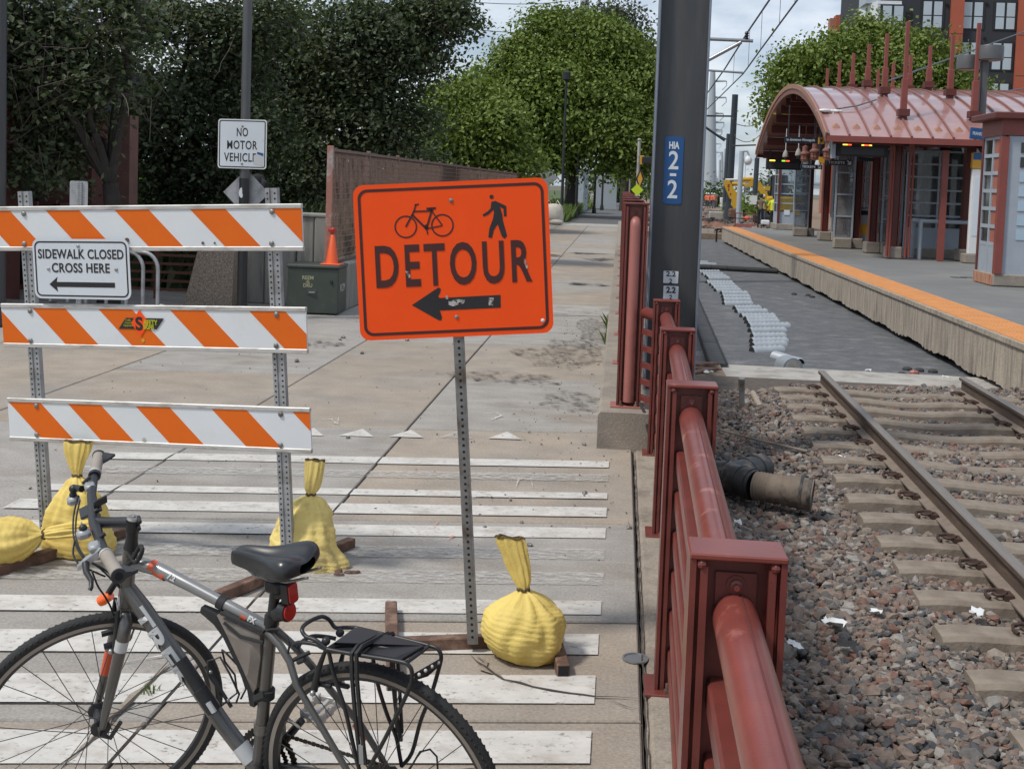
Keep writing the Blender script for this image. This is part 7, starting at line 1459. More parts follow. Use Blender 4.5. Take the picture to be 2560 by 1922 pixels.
# ------------------------------------------------------------------ catenary over the track
cm = thing('catenary_mast', 'catenary mast with a cantilever arm behind the big pole', 'mast', (1.45, 30.6, -.5)); co2 = Vector((1.45, 30.6, -.5)); m = MB(co2); m.box((1.45, 30.6, 3.2), (.28, .28, 7.4)); m.build('mast', Mt['pole_grey'], cm)
for a, b, r in (((1.5, 30.5, 5.62), (3.09, 30.5, 5.59), .045), ((1.5, 30.5, 4.8), (2.80, 30.5, 5.55), .05), ((1.5, 30.5, 4.86), (2.88, 30.5, 4.80), .028)): m = MB(co2); m.tube([a, b], r, 10); m.build('arm', Mt['steel'], cm, 40)
m = MB(co2); m.lathe([(.03, 0), (.06, .03), (.03, .06), (.06, .09), (.03, .12), (.06, .15), (.03, .2)], 10, (2.93, 30.5, 5.62)); m.build('insulator', Mt['black_metal'], cm, 40)
CW = [(21.95, 5.285), (24.4, 5.18), (27.6, 5.04), (30.5, 4.90), (31.5, 4.86), (37.9, 4.83), (45, 4.80), (70, 4.78), (130, 4.78)]; MW = [(14, 6.55), (21, 6.15), (26.3, 5.95), (30.5, 5.84), (37.3, 5.56), (45, 5.40), (58, 5.5), (75, 5.9)]
m = MB(); m.tube([(2.97, 12, 5.75)]+[(2.97, y, z) for y, z in CW], .018, 6); o = m.build('contact_wire', Mt['wire']); tag(o, 'lower overhead contact wire above the track', 'wire')
m = MB(); m.tube([(2.97, y, z) for y, z in MW], .022, 6); o = m.build('messenger_wire', Mt['wire']); tag(o, 'upper overhead messenger wire above the track', 'wire')
def wz(W, y):
    for (a, za), (b, zb) in zip(W[:-1], W[1:]):
        if a <= y <= b: return za+(zb-za)*(y-a)/(b-a)
    return W[0][1]
for y in (22.3, 24.4, 27.6, 30.2, 34.2, 41.0): m = MB(); m.tube([(2.97, y, wz(CW, y)), (2.97, y, wz(MW, y))], .006, 5); o = m.build('dropper', Mt['wire']); tag(o, 'thin dropper between the two overhead wires', 'wire', 'droppers of the overhead line')
def pole(name, label, px, ytop, ybot, Y, r, mat, arms=(), zb=None):
    t_, b_ = AtY(px[0], ytop, Y), AtY(px[1], ybot, Y); t = thing(name, label, 'mast', (b_.x, Y, b_.z)); m = MB(); m.tube([(0, 0, -.3), (t_.x-b_.x, 0, t_.z-b_.z)], [r*1.1, r], 12); m.build('shaft', Mt[mat], t, 40)
    for (x1, y1, x2, y2, ar) in arms: p, q = AtY(x1, y1, Y), AtY(x2, y2, Y); m = MB(); m.tube([p-b_-Vector((0, Y-b_.y, 0)) if False else (p.x-b_.x, 0, p.z-b_.z), (q.x-b_.x, 0, q.z-b_.z)], ar, 6); m.build('arm', Mt[mat], t, 40)
    return t
t = pole('catenary_mast', 'thick dark catenary mast beyond the far platform end', (1838, 1820), 237, 558, 80, .20, 'mast_blue', [(1832, 291, 1764, 290, .06), (1812, 352, 1763, 318, .08)])
m = MB(); m.lathe([(.42, -.3), (.34, .3), (.22, 1.4)], 12); m.build('base', Mt['mast_blue'], t, 40)
pole('catenary_mast', 'thinner dark catenary mast left of the thick one', (1822, 1811), 335, 530, 118, .22, 'mast_blue', [(1822, 352, 1780, 330, .06)])
pole('catenary_mast', 'dark mast standing at the left arch foot', (1893, 1888), 395, 470, 62, .12, 'mast_blue', [(1890, 363, 1830, 365, .04)])
pole('camera_pole', 'grey pole with a hanging dome camera beyond the platform', (1855, 1845), 378, 545, 66, .13, 'pylon', [(1855, 379, 1868, 378, .05), (1868, 378, 1873, 390, .05)])
p = AtY(1870, 400, 66); m = MB(); m.lathe([(.10, -.28), (.2, -.15), (.22, 0), (.15, .16), (.04, .22)], 12); o = m.build('dome_camera', Mt['white_plastic'], None, 40, loc=(p.x, 66, p.z)); tag(o, 'round white camera hanging from the grey pole', 'camera')
for px, yt, yb, Y, r, lab in ((1800, 400, 455, 210, .2, 'thin far pole just right of the tall transmission tower'), (1805, 380, 455, 230, .2, 'taller thin far pole right of the tall transmission tower'), (1925, 425, 460, 190, .15, 'short far pole on the skyline above the excavator boom')): pole('street_pole', lab, (px, px-1), yt, yb, Y, r, 'pylon')
# steel transmission towers on the skyline
def pylon(label, px, top, bot, Y, r, arms):
    t_, b_ = AtY(px+7, top, Y), AtY(px, bot, Y); t = thing('transmission_tower', label, 'tower', (b_.x, Y, 0)); m = MB(); m.tube([(0, 0, 0), (t_.x-b_.x, 0, t_.z)], [r*1.6, r*.55], 14); m.build('shaft', Mt['pylon'], t, 40)
    for y, L in arms:
        q = AtY(px+7*(bot-y)/(bot-top), y, Y); x0 = q.x-b_.x; m = MB(); w = L*Y/3000; m.tube([(x0, 0, q.z), (x0+w, 0, q.z+w*.02)], [r*.3, r*.16], 8); a_ = m.build('arm', Mt['pylon'], t, 40); m = MB(); m.tube([(x0+w, 0, q.z), (x0+w*1.02, 0, q.z-w*.3), (x0+w*.72, 0, q.z-w*.62)], r*.10, 6); m.build('insulator', Mt['pylon'], a_, 40)
    return t
pylon('tall grey steel transmission tower with side arms', 1775, 178, 458, 330, 1.25, [(203, 34), (244, 34), (284, 28), (306, 30), (325, 26)])
pylon('second smaller transmission tower behind the tall one', 1779, 322, 458, 560, 1.2, [(330, 18), (360, 18), (381, 18)])
pylon('far small transmission tower on the skyline', 1806, 372, 458, 800, 1.0, [(385, 10), (400, 10)])
t_ = AtY(1462, 0, 160); b_ = AtY(1462, 60, 160); t = thing('transmission_tower', 'steel tower tip rising above the big maple', 'tower', (t_.x, 160, 0)); m = MB(); m.tube([(0, 0, 0), (0, 0, t_.z+10)], [.9, .5], 12); m.build('shaft', Mt['pylon'], t, 40); m = MB(); q = AtY(1490, 31, 160); m.tube([(0, 0, q.z-.3), (q.x-t_.x, 0, q.z)], .15, 8); m.build('arm', Mt['pylon'], t, 40)
for i, ((xa, ya), (xb, yb), Y) in enumerate((((1180, 6), (1480, -4), 160), ((1200, 76), (1450, 70), 170), ((1490, -5), (1640, 100), 120), ((1525, -5), (1650, 60), 110), ((1840, 310), (1935, 275), 75), ((1838, 345), (1915, 322), 75))):
    a, b = AtY(xa, ya, Y), AtY(xb, yb, Y); m = MB(); n = 8; m.tube([a.lerp(b, k/n)-Vector((0, 0, .5*math.sin(math.pi*k/n))) for k in range(n+1)], .025*Y/75, 5); o = m.build('power_line', Mt['wire']); tag(o, 'thin overhead power line crossing the sky', 'wire', 'power lines crossing the sky')
m = MB(); a, b = AtY(2215, 205, 40), AtY(2560, 80, 60); m.tube([a, a.lerp(b, .5), b], .03, 6); o = m.build('guy_wire', Mt['wire']); tag(o, 'steel wire rising to the right past the drum lamps', 'wire'); m = MB(); a, b = AtY(2400, 245, 45), AtY(2560, 222, 55); m.tube([a, b], .03, 6); o = m.build('guy_wire', Mt['wire']); tag(o, 'lower steel wire in front of the apartment block', 'wire')

# ------------------------------------------------------------------ workers and excavator beyond the platform
p = G(1900, 562, PZ-.1); person('person', 'worker in a camouflage hoodie and black trousers standing at the platform end', (p.x, p.y, PZ-.25), rad(-30), pose(elbL=(-.27, .06, 1.15), wriL=(-.20, .22, 1.02), elbR=(.27, .06, 1.15), wriR=(.22, .22, .98), ankR=(.16, .10, .085)), dict(top='cloth_camo', bottom='cloth_black'), hat='cloth_black', vest=None, skin='skin')
p = G(1932, 564, PZ-.1); person('person', 'worker with dark hair in a yellow safety vest seen from behind', (p.x+.05, p.y+.4, PZ-.25), rad(12), pose(elbL=(-.30, .05, 1.17), wriL=(-.28, .20, 1.05)), dict(top='hivis', bottom='cloth_black'), vest='hivis', skin='skin_dark')
p = G(1921, 562, PZ-.1); person('person', 'worker in a white hard hat and lime green jacket between the two others', (p.x+.1, p.y+3.5, PZ-.25), rad(150), pose(head=(0, .06, 1.60), elbL=(-.30, .1, 1.18), wriL=(-.15, .28, 1.10), elbR=(.30, .1, 1.18), wriR=(.15, .28, 1.05)), dict(top='green_cloth', bottom='jeans'), hat='white_plastic', vest='hivis', skin='skin')
for i, (px, py, yw, lab) in enumerate(((1762, 520, .3, 'far worker in orange vest, leftmost of the group on the tracks'), (1767, 521, 2.6, 'far worker in orange vest leaning forward, second from the left'), (1775, 520, -.4, 'far worker in orange vest, third from the left'), (1781, 521, 3.0, 'far worker in orange vest and white hard hat, rightmost of the group'))):
    p = G(px, py, -.22); person('person', lab, (p.x, p.y*.985, -.24), yw, pose(elbR=(.28, .1, 1.18), wriR=(.12, .3, 1.1)), dict(top='orange_vest', bottom='jeans'), hat='white_plastic', vest='orange_vest', scale=1.02, group='far workers in orange vests')
ex = thing('excavator', 'yellow excavator with its arm bent down beyond the platform', 'excavator', (8.5, 72, -.2)); eo = Vector((8.5, 72, -.2)); zx = lambda x, y: AtY(1750+.1324*x, 420+.1324*y, 72)
def eplate(pts, t, name, mat='excavator', par=None):
    P = [zx(*p) for p in pts]; ar = sum(P[i].x*P[(i+1) % len(P)].z-P[(i+1) % len(P)].x*P[i].z for i in range(len(P))); P = P if ar > 0 else P[::-1]; m = MB(eo); m.prism([(p.x, p.z) for p in P], t, XZ, (0, 72, 0)); return m.build(name, Mt[mat], par or ex)
stk = eplate([(462, 240), (500, 222), (560, 245), (580, 300), (690, 480), (720, 600), (700, 680), (640, 600), (560, 580), (500, 440), (455, 330)], .36, 'stick'); bm_ = eplate([(820, 330), (900, 300), (985, 205), (1045, 205), (1150, 290), (1260, 470), (1290, 560), (1300, 660), (1200, 700), (1170, 560), (1120, 450), (1000, 350), (850, 365)], .4, 'boom')
for a, b, r, mt_ in (((480, 225), (760, 222), .07, 'white_plastic'), ((760, 222), (1000, 212), .13, 'excavator'), ((600, 300), (850, 310), .12, 'excavator'), ((590, 320), (690, 590), .07, 'galv')): m = MB(eo); m.tube([zx(*a), zx(*b)], r, 10); m.build('cylinder', Mt[mt_], ex, 40)
eplate([(600, 580), (700, 650), (690, 800), (640, 790), (590, 700)], .5, 'bucket_link')
m = MB(eo); q = zx(650, 860); m.box((q.x, 72, q.z), (.7, .8, .6), bev=.1); m.build('bucket', Mt['rust_tube'], ex)
m = MB(eo); m.box((9.6, 73.0, 1.2), (2.2, 2.6, .9), bev=.1); m.build('body', Mt['excavator'], ex, 30); m = MB(eo); m.box((9.2, 72.4, 2.2), (1.0, 1.2, 1.4), bev=.08); m.build('cab', Mt['glass_dark'], ex, 30)
for y in (72.0, 74.0): m = MB(eo); m.box((9.6, y, .25), (3.2, .5, .8), bev=.3); m.build('crawler_track', Mt['black_rubber'], ex, 30)
for (x, y, w, h) in ((535, 340, .12, .22), (535, 415, .08, .14), (570, 495, .09, .14)): q = zx(x, y); m = MB(eo); m.box((q.x, 71.815, q.z), (w, .01, h)); m.build('pin_plate', Mt['tape_red'], stk)
q = zx(1265, 385); m = MB(eo); m.box((q.x, 71.8, q.z), (.3, .05, .26)); m.build('work_light', Mt['excavator'], bm_)
# red steel skip / cage near the workers
c = AtY(1863, 545, 64); sk = thing('red_crate', 'red steel basket with a tube frame beside the workers', 'basket', (c.x, 64, .0)); m = MB(); m.box((0, 0, .05), (.98, .6, .26)); m.build('side_panel', Mt['red_faded'], sk)
for z in (.45, .72): m = MB(); m.tube([(-.5, 0, z), (.5, 0, z)], .025, 6); m.build('rail', Mt['maroon'], sk)
for x in (-.5, .5): m = MB(); m.tube([(x, 0, -.3), (x, 0, .74)], .03, 6); m.build('post', Mt['maroon'], sk)
m = MB(); m.ball((.1, .1, .48), (.16, .14, .12), 10, 8); m.build('orange_bundle', Mt['orange_vest'], sk, 60)
c = AtY(1913, 556, 64); m = MB(); m.box((0, 0, 0), (.42, .4, .24), bev=.04); m.mat(Mt['white_plastic']); o = m.build('cool_box', Mt['black_rubber'], None, 30, loc=(c.x, 64, c.z)); tag(o, 'dark box with a white lid between the workers feet', 'box')
c = AtY(1878, 500, 95); m = MB(); m.box((0, 0, 0), (.9, .1, .7)); o = m.build('white_board', Mt['white_plastic'], None, loc=(c.x, 95, c.z)); tag(o, 'pale board standing behind the excavator arm', 'board')
c = AtY(1806, 506, 140); m = MB(); m.box((0, 0, 0), (.55, .5, 1.1), bev=.05); o = m.build('white_cabinet', Mt['white_plastic'], None, loc=(c.x, 140, c.z)); tag(o, 'white cabinet beside the far tracks', 'cabinet')
m = MB(); a, b = AtY(1783, 500, 150), AtY(1800, 492, 175)
for i in range(14): p = a.lerp(b, i/13); m.box((p.x, p.y, .5), (.12, 1.9, 1.8))
o = m.build('board_fence', Mt['wall_grey']); tag(o, 'grey board fence beside the far tracks', 'fence')
m = MB(); m.bar((1.0, 60.2, -.12), (4.6, 59.5, -.12), .3, .2); o = m.build('timber_beam', Mt['slab_edge']); tag(o, 'pale beam lying across the far end of the asphalt bed', 'beam')
r2 = random.Random(6); m = MB()
for i in range(26): m.ball((r2.uniform(3.2, 6.3), r2.uniform(62, 68), -.1), (r2.uniform(.3, .6), r2.uniform(.3, .6), r2.uniform(.12, .3)), 8, 6)
o = m.build('red_earth', Mt['red_dirt']); tag(o, 'heap of reddish earth beyond the platform end', 'earth', kind='stuff')
for x in (7.6, 9.0): m = MB(); m.box((x, 125, -.12), (.08, 80, .14)); o = m.build('far_rail', Mt['rail_steel']); tag(o, 'dark rail of the far track beyond the spoil', 'rail', 'rails of the far track')
c = AtY(1812, 545, 82); m = MB(); m.box((0, 0, 0), (.9, .9, .7), bev=.05); o = m.build('concrete_block', Mt['slab_edge'], None, loc=(c.x-.6, 82, .1)); tag(o, 'pale concrete block left of the thick mast foot', 'block')
# far skyline: elevated roadway with lamps
vd = thing('viaduct', 'low grey viaduct on the far skyline', 'bridge', (60, 700, 0)); m = MB(); m.bb(-60, 300, -3, 3, 5.0, 7.4); m.build('deck', Mt['pylon'], vd); m = MB(); m.bb(-60, 300, -3.2, -3, 7.4, 8.6); m.build('parapet', Mt['pylon'], vd)
for i in range(7): m = MB(); m.bb(-40+50*i, -37+50*i, -2, 2, -.7, 5); m.build('pier', Mt['pylon'], vd)
for i in range(9):
    x = 30+i*13; t = thing('viaduct_lamp', 'curved street lamp on the far viaduct', 'lamp', (x, 690, 8), group='street lamps on the far viaduct'); m = MB(); m.tube([(0, 0, 0), (0, 0, 9), (1.5, 0, 11.2), (4, 0, 12), (6, 0, 11.7)], .16, 6); m.build('pole', Mt['pylon'], t, 50)

# ------------------------------------------------------------------ apartment block
YA = 97.0; ap = thing('apartment_block', 'dark apartment block with red pilasters and white framed bay', 'building', (26, YA, 0)); ao = Vector((26, YA, 0))
def ax_(px, py=60): return AtY(px, py, YA).x
m = MB(ao); m.bb(ax_(2200), 46, YA, YA+18, -.7, 26); m.build('wall', Mt['bldg_dark'], ap)
for px0, px1, yo in ((2372, 2402, .5), (2540, 2575, .5)): m = MB(ao); x0, x1 = ax_(px0, 100), ax_(px1, 100); m.bb(x0, x1, YA-yo, YA+.2, -.7, 24); pl_ = m.build('pilaster', Mt['bldg_red'], ap); [MB(ao).bb(x0-.003, x1+.003, YA-yo-.004, YA-yo+.02, z-.03, z+.03).build('joint', Mt['maroon'], pl_) for z in (8.4, 11.5, 14.6, 17.7)]
def bwin(xc, zc, w=1.6, h=2.0, y=YA, par=None):
    m = MB(ao); m.bb(xc-w/2-.1, xc+w/2+.1, y-.05, y+.02, zc-h/2-.1, zc+h/2+.1); f = m.build('window', Mt['win_frame'], par or ap)
    for s in (-1, 1):
        for a, b in ((zc-h/2, zc-.12), (zc-.04, zc+h/2)): m = MB(ao); m.bb(xc+s*w/4-w/4+.09, xc+s*w/4+w/4-.09, y-.066, y-.051, a, b); m.build('pane', Mt['blind'], f)
for px in (2331, 2432, 2513):
    for zf in (16.1, 13.0, 9.9, 6.8):
        bwin(AtY(px-3*(16.1-zf)/3.1*.9, 40, YA).x, zf)
q = AtY(2269, 42, YA); m = MB(ao); m.bb(q.x-.35, q.x+.35, YA-.06, YA, q.z-.45, q.z+.35); m.build('dark_window', Mt['hole'], ap)
for px, py in ((2367, 12), (2467, 10), (2362, 97), (2461, 96)): q = AtY(px, py, YA); m = MB(ao); m.bb(q.x-.1, q.x+.1, YA-.1, YA, q.z-.08, q.z+.08); m.build('wall_lamp', Mt['hole'], ap)
x0, x1 = ax_(2184), ax_(2243); m = MB(ao); m.bb(x0, x1, YA-1.2, YA+2, 8, 16.9); by = m.build('bay', Mt['siding'], ap)
for k in range(42): z = 8.1+.21*k; m = MB(ao); m.add([(x0-.01, YA-1.21, z), (x1+.01, YA-1.21, z), (x1+.01, YA-1.25, z-.03), (x0-.01, YA-1.25, z-.03), (x1+.01, YA-1.21, z-.16), (x0-.01, YA-1.21, z-.16)], [(0, 3, 2, 1), (3, 5, 4, 2)]); m.build('siding_board', Mt['siding'], by)
bwin((x0+x1)/2+.25, 15.4, 1.7, 2.2, YA-1.26); bwin((x0+x1)/2+.25, 12.2, 1.7, 2.2, YA-1.26)
xa = ax_(2163); m = MB(ao); m.add([(xa, YA+3, 8), (x0, YA-1.2, 8), (x0, YA-1.2, 16.9), (xa, YA+3, 16.9), (x0, YA+3, 8), (x0, YA+3, 16.9)], [(0, 1, 2, 3), (0, 3, 5, 4), (3, 2, 5)]); m.build('bay_side', Mt['siding'], ap)
for dx in (.25, .6): m = MB(ao); a = Vector((xa, YA+3, 0)).lerp(Vector((x0, YA-1.2, 0)), dx); b = Vector((xa, YA+3, 0)).lerp(Vector((x0, YA-1.2, 0)), dx+.2); m.add([(a.x-.05, a.y-.05, 11.5), (b.x-.05, b.y-.05, 11.5), (b.x-.05, b.y-.05, 15.8), (a.x-.05, a.y-.05, 15.8)], [(0, 1, 2, 3)]); m.build('window', Mt['win_frame'], ap)
m = MB(ao); m.bb(xa, ax_(2202), YA+.2, YA+3, 16.9, 26); m.build('upper_wall', Mt['siding_grey'], ap)
YA2 = 112; x0, x1 = AtY(2133, 40, YA2).x, AtY(2163, 40, YA2).x; m = MB(ao); m.bb(x0, x1, YA2, YA2+1.2, -.7, AtY(2140, -6, YA2).z); m.build('red_tower', Mt['bldg_red'], ap); m = MB(ao); m.bb(x0+.35, x1-.5, YA2-.06, YA2+.05, 6, AtY(2140, 18, YA2).z); m.build('recess', Mt['charcoal'], ap); m = MB(ao); m.bb(x0-.5, x0+.01, YA2-.3, YA2+1.2, -.7, AtY(2140, -2, YA2).z); m.build('tower_side', Mt['bldg_tan'], ap)
YA3 = 135; m = MB(ao); a, b = AtY(2100, 50, YA3), AtY(2140, 30, YA3); m.bb(a.x, b.x+2, YA3, YA3+1, -.7, AtY(2120, 36, YA3).z); m.build('far_wing', Mt['siding_grey'], ap); m = MB(ao); a, b = AtY(2074, 60, YA3), AtY(2102, 45, YA3); m.bb(a.x, b.x, YA3-.3, YA3+1, -.7, AtY(2085, 47, YA3).z); m.build('far_wing_end', Mt['bldg_tan'], ap); m = MB(ao); m.bb(b.x-.6, b.x+.15, YA3-.6, YA3+1, -.7, AtY(2095, 40, YA3).z); m.build('far_wing_pier', Mt['bldg_red'], ap)

# ------------------------------------------------------------------ far end of the road
def zr(x, y, Y): return AtY(1360+.1808*x, 400+.1808*y, Y)
c = zr(160, 740, 58.6); m = MB(); n = 14; vs = []
for i, (z, r_) in enumerate(((0, .85), (.05, 1.0), (.4, 1.05), (.75, .98), (.92, .75), (.95, .2))):
    for j in range(n): u = 2*math.pi*j/n; f = 1+.06*math.sin(5*u+i)+.04*math.sin(9*u+2*i); cu_, su_ = math.cos(u), math.sin(u); vs.append((.48*r_*f*math.copysign(abs(cu_)**.6, cu_), .48*r_*f*math.copysign(abs(su_)**.6, su_), z*1.0))
m.add(vs, [(i*n+j, i*n+(j+1) % n, (i+1)*n+(j+1) % n, (i+1)*n+j) for i in range(5) for j in range(n)]+[tuple(5*n+j for j in range(n))]); sk = thing('bulk_sack', 'large off white bulk sack standing at the road edge', 'sack', (-3.3, 58.6, 0)); m.build('sack', Mt['sack'], sk, 50)
for s in (-1, 1): m = MB(); m.tube([(s*.4, -.4, .85), (s*.2, -.2, 1.12), (s*.1, 0, .9)], .02, 6); m.build('lifting_loop', Mt['sack'], sk, 50)
m = MB(); m.ball((0, 0, 0), (.35, .25, .14), 10, 6); o = m.build('sand_bag', Mt['sack'], None, 60, loc=(-3.0, 56.2, .12)); tag(o, 'pale low bag lying in front of the bulk sack', 'bag')
c = zr(55, 245, 54); t = thing('diamond_sign', 'grey back of a diamond sign above the end of the mesh fence', 'sign', (c.x, 54, 0)); m = MB(); m.prism([(0, -.45), (.45, 0), (0, .45), (-.45, 0)], .01, XZ, (0, 0, c.z)); m.build('panel', Mt['galv'], t); m = MB(); m.tube([(0, .04, 0), (0, .04, c.z+.3)], .04, 8); m.build('post', Mt['galv'], t, 40)
# whitewashed graffiti wall / shed behind the trees
c0, c1 = zr(330, 600, 82), zr(590, 600, 82); t = thing('white_shed', 'pale blue white shed wall with graffiti behind the maple trunk', 'shed', ((c0.x+c1.x)/2, 82, 0)); w = c1.x-c0.x; zt_ = zr(450, 70, 82).z; m = MB(); m.box((0, 1.5, zt_/2), (w, 3, zt_), bev=.25); m.build('wall', Mt['white_wall'], t, 30)
for i, (x, z, ww, hh) in enumerate(((-.15, .86, .12, .10), (.15, .80, .2, .10), (.3, .74, .12, .14), (.05, .62, .1, .05))): m = MB(); r2 = random.Random(i); m.prism([(ww*w*.5*math.cos(q*.63)*r2.uniform(.4, 1), hh*zt_*.5*math.sin(q*.63)*r2.uniform(.4, 1)) for q in range(10)], .01, XZ, (x*w, -.012, z*zt_)); m.build('graffiti', Mt['graff_dark'], t)
for px, mt_ in ((310, 'slab_edge'), (370, 'slab_edge'), (400, 'white_wall')): c = zr(px, 630, 74); m = MB(); m.box((0, 0, 1.9), (.25, .2, 3.8)); o = m.build('weathered_post', Mt[mt_], None, loc=(c.x, 74, 0)); tag(o, 'weathered pale upright board before the white shed', 'post', 'weathered posts by the shed')
for px, yt, Y, lab in ((250, 0, 66, 'dark slim lamp post left of the white shed'), (450, 60, 70, 'dark slim lamp post before the white shed'), (700, 200, 84, 'dark slim lamp post right of the white shed'), (805, 150, 96, 'dark slim lamp post before the grey panel'), (1035, 180, 150, 'dark slim lamp post near the far cars')):
    c = zr(px, 520, Y); t = thing('street_lamp', lab, 'lamp', (c.x, Y, 0)); zt_ = 7.5; m = MB(); m.tube([(0, 0, 0), (0, 0, max(zt_, 4))], [.09, .06], 8); m.build('post', Mt['black_metal'], t, 40); m = MB(); m.lathe([(.16, 0), (.14, .3), (.09, .5)], 10); m.build('base', Mt['black_metal'], t, 40); m = MB(); m.lathe([(.06, 0), (.2, .12), (.22, .5), (.08, .6)], 10, (0, 0, max(zt_, 4))); m.build('head', Mt['black_metal'], t, 40)
c = zr(845, 460, 100); m = MB(); m.box((0, 0, 1.5), (1.9, .3, 2.9)); o = m.build('billboard', Mt['pylon'], None, loc=(c.x, 100, 0)); tag(o, 'plain grey panel standing among the far trees', 'panel')
c = zr(735, 510, 105); m = MB(); m.box((0, 0, .6), (1.2, .6, 1.2), bev=.1); o = m.build('white_block', Mt['slab_edge'], None, loc=(c.x, 105, 0)); tag(o, 'pale block at the road edge before the grey panel', 'block')
# parked cars far down the road
def car(label, px, py, Y, mat):
    c = zr(px, py, Y); t = thing('parked_car', label, 'car', (c.x, Y, 0), group='white cars far down the road'); m = MB(); m.prism([(-.9, .32), (.9, .32), (.92, .75), (.86, .98), (-.86, .98), (-.92, .75)], 4.3, XZ, (0, 2.1, 0)); m.build('body', Mt[mat], t); m = MB(); m.prism([(-.80, .98), (.80, .98), (.66, 1.52), (-.66, 1.52)], 2.4, XZ, (0, 2.2, 0)); cb = m.build('cabin', Mt[mat], t); m = MB(); m.prism([(-.72, 1.02), (.72, 1.02), (.60, 1.46), (-.60, 1.46)], .03, XZ, (0, .98, 0)); m.build('windscreen', Mt['glass_dark'], cb)
    for sx_ in (-.78, .78):
        for yy in (.8, 3.4): m = MB(); m.lathe([(.32, -.1), (.32, .1)], 14, (sx_, yy, .32), rot=Matrix.Rotation(rad(90), 3, 'Y')); m.build('wheel', Mt['black_rubber'], t, 40)
        m = MB(); m.box((sx_*.75, -.06, .72), (.34, .03, .16)); m.build('headlight', Mt['white_plastic'], t)
car('white car parked at the left side far down the road', 1070, 520, 190, 'car_white'); car('white car far down the road behind the yellow sign', 1235, 520, 170, 'car_white'); car('second white car further back at the left side', 1010, 490, 260, 'car_white')
c = zr(1175, 540, 118); m = MB(); m.tube([(0, 0, 0), (0, 0, zr(1175, 240, 118).z)], .09, 8); o = m.build('white_post', Mt['slab_edge'], None, 40, loc=(c.x, 118, 0)); tag(o, 'slim pale post left of the yellow diamond sign', 'post')
# signal pole with signals and yellow diamond
YS = 62.0; c = zr(1285, 550, YS); tp_ = thing('signal_pole', 'pale signal pole with a crossing signal behind the red fence', 'signal', (c.x, YS, 0)); zt_ = AtY(1598, 352, YS).z; m = MB(); m.tube([(0, 0, 0), (0, 0, zt_)], .08, 10); m.build('pole', Mt['slab_edge'], tp_, 40); m = MB(); m.lathe([(.10, 0), (.12, .05), (.05, .12)], 10, (0, 0, zt_)); m.build('cap', Mt['galv'], tp_, 40)
q = AtY(1618, 401, YS); m = MB(); m.box((q.x-c.x, 0, q.z), (.55, .4, .36), bev=.04); m.build('signal_head', Mt['black_metal'], tp_, 30); q = AtY(1605, 400, YS); m = MB(); m.box((q.x-c.x, 0, q.z), (.22, .12, .45)); m.build('signal_bracket', Mt['yellow_sign'], tp_)
q = AtY(1600, 448, YS-.2); m = MB(); m.prism([(0, -.52), (.22, 0), (0, .52), (-.22, 0)], .02, XZ); pn = m.build('warning_sign', Mt['sign_black'], None, loc=(q.x, YS-.2, q.z)); tag(pn, 'narrow black and yellow warning sign on the signal pole', 'sign'); m = MB(); m.prism([(0, -.38), (.13, 0), (0, .38), (-.13, 0)], .01, XZ, (0, -.018, 0)); m.build('yellow_face', Mt['yellow_sign'], pn)
q = AtY(1593, 475, YS-.4); m = MB(); m.prism([(0, -.31), (.31, 0), (0, .31), (-.31, 0)], .02, XZ); o = m.build('yellow_diamond_sign', Mt['lime_sign'], None, loc=(q.x, YS-.4, q.z)); tag(o, 'plain lime yellow diamond sign above the tall red fence', 'sign')
